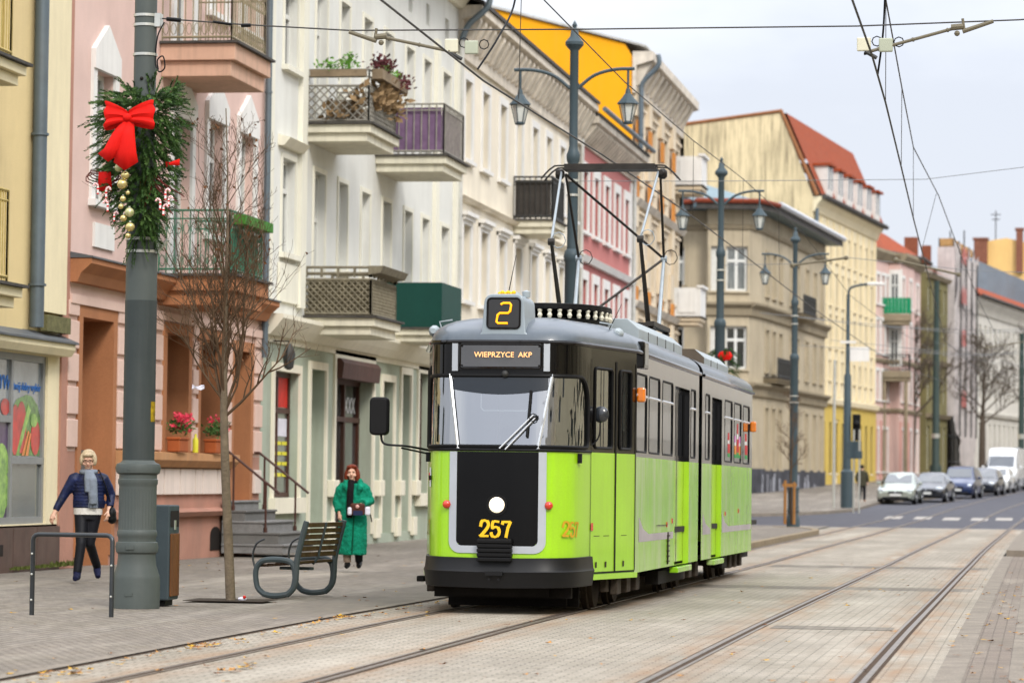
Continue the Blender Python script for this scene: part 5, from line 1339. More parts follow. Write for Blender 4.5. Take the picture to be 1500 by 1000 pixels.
# articulation
b = MB(); ys_ = fr(8.70, 9.15, .05)
b.sheet([[(-(1.11-.04*(i % 2)), y, .45), (-(1.11-.04*(i % 2)), y, 2.8), (-.6, y, 3.03), (.6, y, 3.03), (1.11-.04*(i % 2), y, 2.8), (1.11-.04*(i % 2), y, .45)] for i, y in enumerate(ys_)]); b.build('bellows', M_rub, TR)
b = MB(); b.box(.62, .7, 8.9, 8.95, 1, 1.1)
# little lit letterboard opening and side indicator lamps
for y, z in ((2.25, 2.25), (16.15, 2.2)):
    b = MB(); b.box(1.15, 1.24, y, y+.13, z, z+.16); b.build('side_indicator', M_amb, TR, bevel=.02)
b = MB(); b.box(1.12, 1.2, 2.5, 2.9, 2.63, 2.93); ls_ = b.build('line_board', M_black, TR, bevel=.015)
b = MB(); b.face([(1.203, 2.55, 2.67), (1.203, 2.85, 2.67), (1.203, 2.85, 2.9), (1.203, 2.55, 2.9)]); b.build('board_glass', M_pane2, ls_)
# number box
b = MB(); P = rpoly(-.19, .23, 2.86, 3.30, (.0, .0, .09, .09), 6)
P = [(-.27, 2.83)]+[(-.2, 2.9)]+[p for p in P if p[1] > 2.9]; P = [(-.3, 2.84), (.34, 2.84), (.25, 2.9)]+[p for p in rpoly(-.19, .23, 2.86, 3.30, (.0, .0, .09, .09), 6) if p[1] > 2.95]+[(-.21, 2.9)]
b.prism(P, lambda a, c, d: (a, d+(c-2.84)*.05, c), .14, .85)
nb = b.build('number_box', mat('grey number box', '#869197', .45, .1, 3, coat=.2), TR, smooth=True, ang=30, bevel=.012)
fy = lambda z: .138+(z-2.84)*.05
b = MB(); P = rpoly(-.14, .18, 2.955, 3.245, .035); b.prism(P, lambda a, c, d: (a, fy(c)+d, c), -.006, .01); b.build('display', M_sign, nb)
b = MB(); P = rpoly(-.15, .19, 2.945, 3.255, .04); b.tube([(a, fy(c)-.006, c) for a, c in P], .011, 5, closed=True); b.build('display_seal', M_rub, nb)
b = MB(); zz = lambda pts: [(x+.02+(z-3.1)*.15, fy(z)-.016, z) for x, z in pts]
b.tube(zz([(-.045, 3.19), (-.02, 3.205), (.045, 3.205), (.065, 3.185), (.065, 3.12), (.045, 3.10), (-.04, 3.10), (-.06, 3.08), (-.06, 3.01), (-.04, 2.995), (.06, 2.995)]), .012, 6); b.build('digit', M_led, nb, smooth=True)
b = MB(); b.lathe([(.0, .05), (.03, .045), (.05, 0)], (.1, .45, 3.29), 10); b.lathe([(.04, .0), (.045, .06), (.0, .08)], (.18, .6, 3.29), 10); b.build('roof_beacon', M_roofg, nb, smooth=True)
b = MB()
for i in range(6): b.ball((-.06+.03*i, .35, 3.315+.012*(i % 2)), .022, 6)
b.build('gold_ornament', M_num, nb); b = MB(); b.rod((.02, .4, 3.3), (.1, .4, 3.72), .006, .003, 5); b.build('antenna', M_rub, nb)
# resistor ring with pale insulators, roof boxes
b = MB(); pl = [(.62*math.cos(a)*(1 if abs(math.cos(a)) < .8 else 1), 4.0+1.0*math.sin(a)) for a in [2*math.pi*i/28 for i in range(28)]]
b.prism(pl, lambda a, c, d: (a, c, d), 3.31, 3.38); b.prism([(x*.93, 4.0+(y-4)*.93) for x, y in pl], lambda a, c, d: (a, c, d), 3.1, 3.22); rs_ = b.build('resistor_housing', M_rub, TR, bevel=.01)
b = MB()
for x, y in [(.6*math.cos(2*math.pi*i/34), 4.0+.97*math.sin(2*math.pi*i/34)) for i in range(34)]: b.lathe([(.018, 0), (.03, .03), (.018, .06), (.03, .09), (.018, .1)], (x, y, 3.215), 8)
b.build('insulator', mat('cream insulators', '#d8d2bd', .4, .15, 6), rs_, smooth=True)
def rbox(x, y0, y1, z0, z1, nm, m2=None, sl=.12):
    b = MB(); P = [(-x, z0), (x, z0), (x, z1-sl), (x-.14, z1), (-x+.14, z1), (-x, z1-sl)]
    b.prism(P, lambda a, c, d: (a, d, c), y0, y1); o = b.build(nm, M_roofg, TR, bevel=.01)
    if m2: b = MB(); b.face([(a, y0-.004, c) for a, c in P]); b.build('end_panel', m2, o)
    b = MB()
    for i in range(1, int((y1-y0)/.9)): b.box(x, x+.006, y0+i*.9, y0+i*.9+.02, z0+.02, z1-sl)
    b.build('panel_joint', M_bogie, o)
    return o
rbox(.86, 4.7, 9.3, 3.05, 3.30, 'roof_box'); rbox(.86, 12.1, 15.6, 3.03, 3.28, 'roof_box', mat('brown end panel', '#5a5044', .7, .2, 3))
for sg, yy in ((-1, 1.5), (1, 1.9)):
    b = MB(); c = (sg*(.98 if sg > 0 else .97), yy, 2.98); b.rod((c[0]-sg*.12, yy, 2.92), c, .018, n=6); b.lathe([(.03, .06), (.065, -.02), (.06, -.06), (0, -.07)], c, 10, axis='y'); b.tube([(c[0]-sg*.1, yy, 2.95), (c[0]-sg*.06, yy, 3.08), (c[0]-sg*.2, yy, 3.1)], .01, 5); b.build('roof_lamp', M_roofg, TR, smooth=True)
b = MB(); b.rod((.85, 1.9, 2.95), (1.02, 1.9, 3.3), .006, .003, 5); b.build('antenna', M_rub, TR)
# mirrors
b = MB(); c = Vector((-1.33, .4, 2.03)); P = rpoly(-.095, .095, -.2, .2, .05)
b.prism(P, lambda a, e, d: (c.x+a, c.y+d+a*.25, c.z+e), -.05, .06); ml = b.build('wing_mirror', M_rub, TR, bevel=.02, smooth=True)
b = MB(); b.tube(smooth_path([(c.x+.02, c.y, c.z-.2), (c.x+.06, c.y, c.z-.29), (-1.05, .45, 1.72), (-.85, .8, 1.68)], 5), .013, 6); b.tube([(-1.1, .45, 1.70), (-.85, .8, 1.64)], .01, 6); b.build('mirror_arm', M_rub, ml, smooth=True)
b = MB(); b.ball((.935, .95, 2.08), .088, 16, 0, (1, .45, 1)); mr = b.build('round_mirror', mat('dark mirror shell', '#22262b', .25, .2, 3, coat=.6), TR, smooth=True)
b = MB(); b.tube(smooth_path([(.93, .95, 2.0), (.92, .93, 1.85), (.84, .8, 1.75), (.62, .35, 1.70)], 5), .009, 6); b.build('mirror_arm', M_rub, mr, smooth=True)
# wipers
b = MB(); w0 = Vector(sp(.02, 1.70, .03)); w1 = Vector(sp(.36, 2.05, .05)); b.rod(w0, w1, .0085); b.rod(w0+Vector((.06, 0, -.01)), w1+Vector((.02, 0, -.03)), .0085); wp = b.build('wiper', M_chrome, TR)
b = MB(); b.rod(sp(.325, 2.30, .03), sp(.30, 1.82, .03), .014); b.rod(sp(.3, 2.0, .035), sp(.41, 2.03, .05), .012); b.tube([sp(.36+.04*math.cos(a*.8), 2.02+.04*math.sin(a*.8), .05) for a in range(8)], .006, 5, closed=True); b.build('wiper_blade', M_rub, wp)
# interior
b = MB(); b.prism([(-.7, .5), (.7, .5), (.78, .9), (1.1, 2.3), (1.1, 8.7), (-1.1, 8.7), (-1.1, 2.3), (-.78, .9)], lambda a, c, d: (a, c, d), .78, .85); b.box(-1.1, 1.1, 9.2, 18, .78, .85); b.build('floor', M_darkin, TR)
b = MB(); b.box(-1.0, .55, 2.05, 2.08, .86, 2.75); b.box(.55, 1.05, 2.05, 2.08, .86, 1.5); b.build('cab_partition', M_inlight, TR)
b = MB(); b.prism([(-.62, .25), (.62, .25), (.7, .55), (.35, .75), (-.35, .75), (-.7, .55)], lambda a, c, d: (a, c, d), .9, 1.72); b.build('dashboard', M_darkin, TR)
b = MB(); b.box(-.25, .25, 1.2, 1.6, 1.0, 1.25); b.box(-.25, .25, 1.6, 1.72, 1.2, 1.95); b.build('driver_seat', M_seat, TR, bevel=.03)
b = MB(); b.box(-.35, .3, 2.03, 2.045, 1.75, 2.35); b.build('partition_window', M_dglass, TR)
for sg in (1, -1):
    for a in (0.0, .25):
        b = MB(); b.sheet([[(sg*(.78+.02*math.sin(i*2.2)), .75+a+i*.03, z) for i in range(6)] for z in (1.72, 2.5)]); b.build('curtain', M_curt, TR)
for y in [2.6+.8*i for i in range(5)]+[9.7, 12.3, 13.1, 13.9, 14.7, 15.5]:
    for x in (-.75, .35):
        b = MB(); b.box(x, x+.4, y, y+.42, 1.15, 1.25); b.box(x, x+.4, y+.42, y+.48, 1.2, 1.98); b.box(x+.15, x+.25, y+.1, y+.3, .85, 1.15); b.build('seat', M_seat, TR, bevel=.02)
b = MB()
for x in (-.4, .3):
    for y in (3.2, 5.9, 7.7, 10.2, 11.9, 14): b.rod((x, y, .85), (x, y, 2.9), .018, n=6)
b.build('grab_pole', M_chrome, TR)
# window stickers: little figures in bright colours
M_sr = mat('red sticker', '#c2222a', .5, .1); M_sw = mat('white sticker', '#e6e3e6', .5, .1); M_sg = mat('green sticker', '#2b9b4d', .5, .1); M_spk = mat('pink sticker', '#d887c6', .5, .1); M_so = mat('orange sticker', '#d9862c', .5, .1)
for i, (y, w, z1) in enumerate(((12.72, .34, 2.12), (13.72, .32, 2.1), (14.1, .3, 2.28), (14.45, .3, 2.1), (15.4, .42, 2.16))):
    z = 1.78; st2 = None
    for mm, q0, q1 in ((M_sg, 0, .16), (M_so if i % 2 else M_sr, .16, .55), (M_sw, .55, .7), (M_sr if i % 2 == 0 else M_spk, .7, 1.0)):
        b = MB(); P = rpoly(y, y+w*(1 if q1 < .6 else .7), z+(z1-z)*q0, z+(z1-z)*q1, .02, 3); b.face([(1.142, a, c) for a, c in P]); b.build('window_sticker', mm, TR)
# bogies and underframe
b = MB(); b.box(-.7, .7, .55, 8.5, .42, .5); b.box(-.7, .7, 9.3, 17.8, .42, .5); b.box(-.72, .72, .4, .5, .16, .5); b.box(-.5, .5, .3, .4, .18, .3); b.build('underframe', M_under, TR)
for yc in (2.6, 8.9, 15.2):
    b = MB(); b.box(-.95, -.87, yc-1.15, yc+1.15, .2, .44); b.box(.87, .95, yc-1.15, yc+1.15, .2, .44); b.box(-.9, .9, yc-.2, yc+.2, .18, .45)
    for sg in (-1, 1):
        for e in (-.8, 0, .8): b.box(sg*.96, sg*1.04, yc+e-.16, yc+e+.16, .17, .36)
    bo = b.build('bogie', M_bogie, TR, bevel=.01)
    for e in (-.8, .8):
        for sg in (-1, 1):
            b = MB(); b.lathe([(.1, -.06), (.3, -.05), (.34, -.06), (.345, .0), (.31, .01), (.31, .06), (.1, .05)], (sg*.72, yc+e, .335), 24, axis='x'); b.build('wheel', M_bogie, bo, smooth=True)
b = MB(); b.box(-.98, -.9, .75, .95, .3, .36); b.box(.9, 1.06, 5.2, 7.9, .18, .34); b.box(.9, 1.06, 12.9, 13.6, .2, .4); b.box(.7, 1.0, 16.3, 17.6, .28, .4); b.build('equipment_box', M_under, TR, bevel=.01)
b = MB(); b.box(-1.0, 1.0, 2.2, 8.6, .38, .44); b.box(-1.0, 1.0, 9.2, 16.6, .38, .44); b.build('under_tray', M_under, TR)
b = MB(); b.box(-.6, .6, .9, .95, .06, .3); b.box(-.7, .7, 1.1, 1.15, .05, .3); b.build('lifeguard', M_under, TR)
# pantograph
M_pan = mat('pantograph iron', '#2f2b26', .55, .35, 8, metal=.5); M_pans = mat('galvanised tube', '#9aa2a6', .4, .15, 5, metal=.5)
PY = 8.4; pt = MB()
base = {(-1, -1): (-.56, PY-.35, 3.42), (1, -1): (.56, PY-.35, 3.42), (-1, 1): (-.52, PY+.45, 3.42), (1, 1): (.6, PY+.45, 3.42)}
knee = {(-1, -1): (-.56, PY-1.3, 4.39), (1, -1): (.54, PY-1.1, 4.44), (-1, 1): (-.57, PY+1.2, 4.36), (1, 1): (.57, PY+1.2, 4.36)}
head = {(-1, -1): (-.62, PY-.12, 5.38), (1, -1): (.64, PY-.12, 5.38), (-1, 1): (-.6, PY+.12, 5.38), (1, 1): (.64, PY+.12, 5.38)}
b = MB(); b.box(-.7, -.6, PY-.9, PY+.9, 3.36, 3.42); b.box(.6, .7, PY-.9, PY+.9, 3.36, 3.42); b.box(-.6, .6, PY-.42, PY-.32, 3.37, 3.43); b.box(-.6, .6, PY+.4, PY+.5, 3.37, 3.43)
for sx in (-.65, .65):
    for e in (-.8, .8): b.lathe([(.04, 0), (.06, .03), (.04, .06)], (sx, PY+e, 3.3), 8)
pa = b.build('pantograph', M_pan, TR)
for kx in base:
    b = MB(); b.rod(base[kx], knee[kx], .034 if kx[1] < 0 else .03, .022); b.lathe([(.045, -.04), (.045, .04)], knee[kx], 8, axis='x'); b.build('lower_arm', M_pan if kx[1] < 0 else M_pans, pa, smooth=True)
    b = MB(); b.rod(knee[kx], head[kx], .018, .016); b.tube([Vector(knee[kx])+Vector((.09+.09*math.cos(a*.75), 0, .02+.1*math.sin(a*.75))) for a in range(9)], .006, 4, closed=True); b.build('upper_arm', M_pans if kx[1] < 0 else M_pan, pa, smooth=True)
b = MB(); b.rod(head[(-1, 1)], knee[(1, 1)], .018); b.rod(base[(-1, 1)], knee[(1, 1)], .018); b.rod(knee[(-1, 1)], knee[(1, 1)], .01) if False else None
b.build('brace', M_pan, pa)
b = MB()
for e in (-.14, .14):
    b.tube(smooth_path([(-.88, PY+e, 5.30), (-.74, PY+e, 5.44), (-.55, PY+e, 5.47), (.57, PY+e, 5.47), (.76, PY+e, 5.44), (.9, PY+e, 5.30)], 4), .012, 6)
    b.box(-.58, .6, PY+e-.025, PY+e+.025, 5.44, 5.49)
b.box(-.6, .62, PY-.18, PY+.18, 5.415, 5.44)
for x in (-.66, .68): b.lathe([(.05, -.05), (.07, -.02), (.07, .03), (.04, .06)], (x, PY, 5.37), 10, axis='x'); b.rod((x, PY-.16, 5.38), (x, PY+.16, 5.38), .03)
b.build('collector_head', M_pan, pa, smooth=True)
# ------------------------------------------------------------------ street furniture
M_pole = mat('grey green pole paint', '#4d5350', .5, .1, 2.5, streak=.2, streak_col=(.12, .12, .11))
M_poled = mat('dark pole paint', '#383e3d', .55, .12, 2.5, streak=.25, streak_col=(.1, .1, .09))
M_poleb = mat('blue grey pole paint', '#3f4d53', .45, .1, 2.5, streak=.15)
M_band = mat('steel band', '#c3c4bd', .35, .1, 6, metal=.6)
M_lglass = mat('lantern glass', '#c9ccc6', .2, .15, 5, coat=.5)
PBASE = [(.245, 0), (.245, .30), (.238, .34), (.205, .44), (.195, .52), (.195, .56), (.215, .58), (.225, .63), (.215, .68), (.197, .69), (.197, .73), (.208, .75), (.208, .79), (.197, .81)]
PTOP = [(.196, 1.24), (.196, 1.27), (.207, 1.29), (.207, 1.33), (.197, 1.34), (.197, 1.38), (.225, 1.40), (.236, 1.45), (.225, 1.49), (.18, 1.51), (.166, 1.53)]
def pole_base(t, k=1):
    b = MB(); b.lathe([(r*k, z*k) for r, z in PBASE], n=32)
    V = []; n = 72
    rows = []
    for z in (.81, .85, 1.2, 1.24):
        rows.append([((.196-(.008 if i % 2 and .82 < z < 1.22 else 0))*k*math.cos(2*math.pi*i/n), (.196-(.008 if i % 2 and .82 < z < 1.22 else 0))*k*math.sin(2*math.pi*i/n), z*k) for i in range(n+1)])
    b.sheet(rows); b.lathe([(r*k, z*k) for r, z in PTOP], n=32)
    for z in (.15, .63, 1.45): b.box(-.05, .03, -.246*k-.004 if z < .3 else (-.232*k if z != .79 else -.214*k), -.2*k, z*k-.02, z*k+.015)
    return b.build('base', M_pole if k == 1 else M_poleb, t, smooth=True, ang=30)
t = thing('tram_pole', 'thick grey steel tram pole with fluted base carrying the fir garland', 'pole', (-9.225, 31.95, 0), 0, 'tram poles along the left pavement')
pole_base(t)
b = MB(); b.lathe([(.166, 1.5), (.166, 3.19)], n=32); b.build('lower_shaft', M_poled, t, smooth=True)
b = MB(); b.lathe([(.164, 3.19), (.163, 4.2), (.15, 4.4), (.122, 4.55), (.118, 4.6), (.114, 9.2)], n=32); b.build('shaft', M_pole, t, smooth=True)
b = MB()
for z, r in ((3.70, .167), (3.83, .167), (5.76, .122), (6.07, .121), (6.17, .121)): b.lathe([(r, -.014), (r+.006, -.014), (r+.006, .014), (r, .014)], (0, 0, z), 28)
b.box(.11, .17, -.06, .06, 6.05, 6.19); b.box(.16, .19, -.05, .02, 3.68, 3.86); b.rod((.18, -.02, 3.70), (.28, -.04, 3.82), .02); b.build('clamp_band', M_band, t)
b = MB(); b.lathe([(.1675, 1.93), (.1675, 2.14)], n=8, a0=-.5, a1=.1); b.build('marker_sticker', mat('yellow and black sticker', '#17150f', .5, .0, 9, c2='#b99a20'), t)
b = MB(); b.tube(smooth_path([(.2, 0, 6.1), (.14, -.03, 5.95), (.12, -.03, 5.7), (.16, -.04, 5.58), (.22, -.03, 5.62), (.2, -.03, 5.74), (.14, -.03, 5.7), (.15, -.02, 5.6)], 5), .008, 5); b.build('cable_loop', M_rub, t)
b = MB(); b.ball((0, -.12, 5.5), .02, 8); b.build('bolt_hole', M_dark, t)

# fir garland on the pole
g = thing('fir_garland', 'big fir branch garland with a red bow and gold baubles on the near pole', 'garland', (-9.225, 31.95, 0))
rng = random.Random(11)
M_fir = mat('fir needles', '#182d14', .6, .45, 9, c2='#48692f'); M_fir2 = mat('light fir needles', '#34522a', .6, .4, 9, c2='#688546')
def sprig(b, p, d, l, rg, m=0, nl=.045):
    d = d.normalized(); a = d.orthogonal().normalized(); c = d.cross(a); n = int(l/.0055)
    droop = Vector((0, 0, -.25*l))
    for i in range(n):
        f = i/n; q = p+d*l*f+droop*f*f; an = rg.uniform(0, 6.28)
        o = (a*math.cos(an)+c*math.sin(an)); nd = (o*.85+d*.7).normalized()*nl*rg.uniform(.7, 1.15)*(1-.4*f)
        w = d.cross(o)*.0075
        b.add([q-w, q+w, q+nd], [(0, 1, 2)], m)
    b.rod(p, p+d*l+droop, .004, .002, 3, m)
b = MB()
def gw(z):  # outline of the garland: wide at the top, tapering down
    t_ = (z-3.85)/(5.4-3.85); return .13+.26*math.sin(min(1, max(0, t_*1.1))*math.pi*.62)
for i in range(900):
    z = 3.85+1.5*(rng.random()**.8); w = gw(z); an = rng.uniform(0, 6.283)
    rr = w*math.sqrt(rng.random()); x = .03+rr*math.cos(an); y = -.2+rr*.6*math.sin(an)
    d = Vector((math.cos(an)*.8, math.sin(an)*.8-.25, rng.uniform(-1.1, .25) if z < 5.15 else rng.uniform(-.3, .7)))
    sprig(b, Vector((x, y, z)), d, rng.uniform(.12, .24), rng, 0 if rng.random() < .7 else 1)
for x, z, dx, dz in ((-.35, 5.1, -1, -.15), (-.3, 5.2, -1, .1), (-.25, 5.0, -1, -.4), (.28, 5.05, 1, 0), (.3, 5.2, 1, .2), (-.1, 5.3, -.3, 1), (.1, 5.35, .1, 1), (.3, 5.3, .5, .9), (.26, 4.95, .8, -.5), (-.3, 4.85, -.8, -.6), (.05, 3.95, .1, -1), (-.03, 3.9, -.1, -1), (.12, 4.0, .3, -1)):
    for k in range(5): sprig(b, Vector((x+rng.uniform(-.05, .05), -.12+rng.uniform(-.1, .1), z+rng.uniform(-.05, .05))), Vector((dx+rng.uniform(-.35, .35), rng.uniform(-.5, .1), dz+rng.uniform(-.3, .3))), rng.uniform(.2, .32), rng, k % 2)
b.build('fir_branches', [M_fir, M_fir2], g)
M_bow = mat('red velvet ribbon', '#d3150c', .75, .1, 4, .3, 120)
def ribbon(name, rows, parent=g, m=M_bow):
    b = MB(); b.sheet([[Vector(p) for p in r] for r in rows]); o = b.build(name, m, parent, smooth=True, thick=.006); return o
ky, kz, kx = -.66, 5.03, .02
bow = MB()
def loop(sg, wid, zz, tilt):
    rows = []
    for i in range(13):
        a = math.pi*2*i/12; d = .5-.5*math.cos(a); h = .05+.07*d
        cx_ = kx+sg*(wid*d); cy = ky-.035*math.sin(a); cz = kz+zz*d+.02*math.sin(a)
        rows.append([(cx_+sg*.015*math.sin(j*2.1)*d, cy-.012*math.sin(j*2.4), cz+h*(j/3-1)*1.05+tilt*d*(j/3-1)) for j in range(7)])
    bow.sheet([[Vector(p) for p in r] for r in rows])
loop(-1, .25, .02, .02); loop(1, .27, .03, .02)
def tail(pts, w0, w1):
    rows = []
    for i, p in enumerate(pts):
        f = i/(len(pts)-1); w = w0+(w1-w0)*f
        rows.append([(p[0]+w*(j/3-1), p[1]-.02*math.cos((j-3)*.8), p[2]+(.09*abs(j/3-1) if i == len(pts)-1 else 0)) for j in range(7)])
    bow.sheet([[Vector(p) for p in r] for r in rows])
tail([(kx-.02, ky, kz-.04), (kx-.08, ky-.05, kz-.17), (kx-.14, ky-.04, kz-.32), (kx-.19, ky-.02, kz-.46)], .05, .12)
tail([(kx+.01, ky, kz-.04), (kx+.01, ky-.06, kz-.19), (kx-.0, ky-.05, kz-.36), (kx-.01, ky-.03, kz-.55)], .05, .13)
bow.ball((kx-.0, ky-.03, kz), .045, 10, 0, (1.1, .7, .9)); bow.build('bow', M_bow, g, smooth=True, thick=.005)
M_gold = mat('gold bauble', '#cdbb7d', .22, .15, 3, metal=.75); M_goldp = mat('patterned bauble', '#d8cfa8', .3, .3, 25, metal=.4, c2='#8f9b58')
for i, (x, z, r) in enumerate(((-.03, 4.36, .047), (-.06, 4.27, .056), (.0, 4.18, .024), (-.05, 4.12, .033), (-.07, 4.04, .03), (.02, 3.98, .05), (-.04, 3.92, .038), (.03, 3.83, .05), (.01, 3.74, .03), (-.1, 4.44, .045))):
    x += .02; z += .08
    b = MB(); c = (x, -.62, z); b.ball(c, r, 14); o = b.build('bauble', M_goldp if i in (5, 9) else M_gold, g, smooth=True)
    b = MB(); b.rod((x, -.62, z+r*.9), (x, -.62, z+r*1.25), r*.22, n=6); b.build('cap', M_band, o)
M_cw = mat('candy white', '#e6e0dc', .4, .05)
def candy(x, y, z, sc, flip):
    P = smooth_path([(x, y, z), (x, y, z+.12*sc), (x+flip*.015*sc, y, z+.16*sc), (x+flip*.05*sc, y, z+.17*sc), (x+flip*.075*sc, y, z+.13*sc)], 5)
    b = MB(); b.tube(P, .018*sc, 7); o = b.build('candy_cane', M_cw, g, smooth=True)
    b = MB()
    for i in range(0, len(P)-2, 3): b.tube(P[i:i+2], .0195*sc, 7)
    b.build('red_stripe', M_bow, o)
for x, z, s_, f_ in ((-.38, 4.26, .8, -1), (-.28, 4.22, .8, 1), (-.26, 4.08, .8, -1), (-.18, 3.98, .7, 1), (.42, 4.2, .8, 1), (.36, 4.1, .8, -1), (.4, 4.04, .8, 1), (.46, 4.14, .7, 1)): candy(x*.9, -.48, z, s_*.8, f_)
b = MB()
for i in range(14):
    x = rng.uniform(.05, .25); b.rod((x, -.3, 4.5-rng.random()*.1), (x+rng.uniform(-.1, .35), -.38, 4.15+rng.uniform(-.1, .2)), .006, n=4)
for i in range(4): b.tube([(-.35+.17*math.cos(a*.7+i*.2), -.35+.05*i, 4.43+.06*math.sin(a*.7)+.02*i) for a in range(10)], .006, 4)
b.build('red_twigs', mat('dark red twigs', '#5a1f18', .6, .2, 8), g)
ribbon('small_bow', [[(.36, -.4, 4.54), (.36, -.42, 4.60)], [(.41, -.44, 4.56), (.41, -.44, 4.59)], [(.5, -.4, 4.56), (.5, -.4, 4.63)]]); ribbon('small_bow', [[(-.38, -.36, 4.3), (-.22, -.38, 4.3)], [(-.37, -.37, 4.5), (-.24, -.38, 4.5)]])

# lamp posts with two hanging lanterns
def lamp_post(x, y, lab, wreath=False):
    t = thing('lamp_post', lab, 'street lamp', (x, y, zg(y)), 0, 'double lantern lamp posts along the left pavement')
    pole_base(t, .85)
    b = MB(); b.lathe([(.135, 1.27), (.13, 3.2), (.125, 5.2), (.14, 5.22), (.15, 5.3), (.13, 5.38), (.095, 5.42), (.09, 6.9), (.115, 6.95), (.12, 7.05), (.09, 7.12), (.075, 7.2), (.075, 8.85), (.09, 8.87), (.16, 8.95), (.16, 9.0), (.08, 9.1), (.06, 9.22), (.03, 9.25), (.045, 9.3), (.0, 9.38)], n=20); b.build('shaft', M_poleb, t, smooth=True)
    b = MB()
    for z in (6.35, 6.6, 3.9, 4.1): b.lathe([(.15, -.02), (.15, .02)] if z < 5 else [(.112, -.02), (.112, .02)], (0, 0, z), 16)
    b.build('clamp_band', M_band, t)
    for sg in (-1, 1):
        b = MB(); b.tube(smooth_path([(sg*.07, 0, 8.2), (sg*.35, 0, 8.42), (sg*.7, 0, 8.52), (sg*1.05, 0, 8.53)], 6), .03, 8); b.rod((sg*.94, 0, 8.5), (sg*.94, 0, 8.15), .022, n=8); ar = b.build('arm', M_poleb, t, smooth=True)
        c = (sg*.94, 0, 0)
        LZ = Matrix.Translation((sg*.94, 0, 8.2)) @ Matrix.Scale(.72, 4) @ Matrix.Translation((-sg*.94, 0, -8.2))
        b = MB(); b.T = LZ; b.lathe([(0, 8.2), (.05, 8.18), (.07, 8.06), (.1, 8.04), (.13, 7.98), (.255, 7.84), (.265, 7.81), (.0, 7.81)], c, 8); b.lathe([(.10, 7.33), (.125, 7.36), (.10, 7.39)], c, 8)
        for k in range(6):
            a = math.pi/3*k+.26; b.rod((c[0]+.215*math.cos(a), .215*math.sin(a), 7.81), (c[0]+.11*math.cos(a), .11*math.sin(a), 7.36), .013, n=5)
        ln = b.build('lantern', M_poleb, t, smooth=True, ang=25)
        b = MB(); b.T = LZ; b.lathe([(.19, 7.8), (.1, 7.4), (0, 7.39)], c, 6, a0=.26, a1=.26+2*math.pi); b.build('lantern_glass', M_lglass, ln)
    return t
lamp_post(-7.93, 54, 'double lantern lamp post rising behind the tram roof and pantograph')
ta = lamp_post(-7.65, 77, 'double lantern lamp post with red bow beside the rear of the tram')
lamp_post(-7.50, 99, 'double lantern lamp post standing at the end of the stop platform')
gw2 = thing('fir_garland', 'small distant fir garland with red bow hanging behind the tram rear', 'garland', (-7.65, 77, zg(77)))
b = MB(); rg = random.Random(4)
for i in range(90): an = rg.uniform(0, 6.28); z = rg.uniform(3.5, 4.7); sprig(b, Vector((.1+.2*math.cos(an), -.1+.2*math.sin(an), z)), Vector((math.cos(an), math.sin(an), -.4)), .25, rg, 0, .07)
b.build('fir_branches', [M_fir, M_fir2], gw2); b = MB(); b.ball((.16, -.3, 4.5), .13, 8, 0, (1.4, .6, 1)); b.build('bow', M_bow, gw2)

# bicycle hoop, litter bin, bench
M_hoop = mat('black hoop paint', '#202427', .4, .2, 5, coat=.2)
t = thing('bicycle_hoop', 'black tubular bicycle hoop standing in front of the near pole', 'bicycle stand', (-9.27, 29.86, 0))
b = MB(); P = [(-.42, .06, 0), (-.42, .06, .73)]+[(-.42+.06-.06*math.cos(R(a)), .06-.008*a/90, .73+.06*math.sin(R(a))) for a in (30, 60, 90)]+[(.42-.06+.06*math.sin(R(a)), -.04-.02*a/90, .73+.06*math.cos(R(a))) for a in (0, 30, 60, 90)]+[(.42, -.06, 0)]
b.tube(P, .024, 10); b.build('tube', M_hoop, t, smooth=True)
b = MB()
for z in (.15, .4, .6): b.ball((-.42, .035, z), .012, 6)
for z in (.2, .5): b.ball((.42, -.085, z), .012, 6)
b.build('rivet', M_band, t)
M_wood = mat('brown slat wood', '#6d4526', .55, .3, 3, streak=.35, streak_col=(.1, .05, .03))
M_dgrey = mat('dark grey steel', '#3f494d', .5, .12, 4)
t = thing('litter_bin', 'dark steel litter bin with brown wood panel behind the near pole', 'litter bin', (-9.24, 32.65, 0.004))
b = MB(); b.box(-.22, .22, -.2, .2, .06, 1.06); b.build('body', M_dgrey, t, bevel=.015)
b = MB(); b.box(-.17, .17, -.15, .15, 0, .065); b.build('foot', M_rub, t)
b = MB()
for i in range(3): b.box(.221, .236, -.165+i*.113, -.06+i*.113, .1, .76)
b.build('wood_panel', M_wood, t, bevel=.004)
b = MB(); b.box(.2195, .224, -.16, .16, .83, 1.0); b.build('opening', M_dark, t)
b = MB(); b.box(.224, .232, -.03, .03, .8, .9); b.build('label_plate', M_band, t)
M_bgrey = mat('bench grey steel', '#3d4648', .5, .12, 4, streak=.15)
M_slat = mat('bench slats', '#4a3420', .6, .35, 3, streak=.3)
t = thing('bench', 'grey framed bench with dark wooden slats near the young tree', 'bench', (-8.43, 35.25, .004), R(-8))
b = MB()
def frame_pts(): return smooth_path([(.14, 0), (.2, .1)], 2)
for y in (0, 1.22):
    b = MB()
    lp = [(-.26, .04), (-.34, .12), (-.36, .3), (-.3, .4), (-.18, .43), (.02, .42), (.1, .36), (.12, .22), (.08, .08), (-.02, .03), (-.16, .02)]
    b.tube(smooth_path([(x, y, z) for x, z in lp+[lp[0]]], 3)[:-1], .034, 8, closed=True)
    b.tube(smooth_path([(.02, y, .03), (.12, y, .15), (.14, y, .42), (.19, y, .64), (.25, y, .87)], 4), [.036]*16+[.032], 8)
    b.build('side_frame', M_bgrey, t, smooth=True)
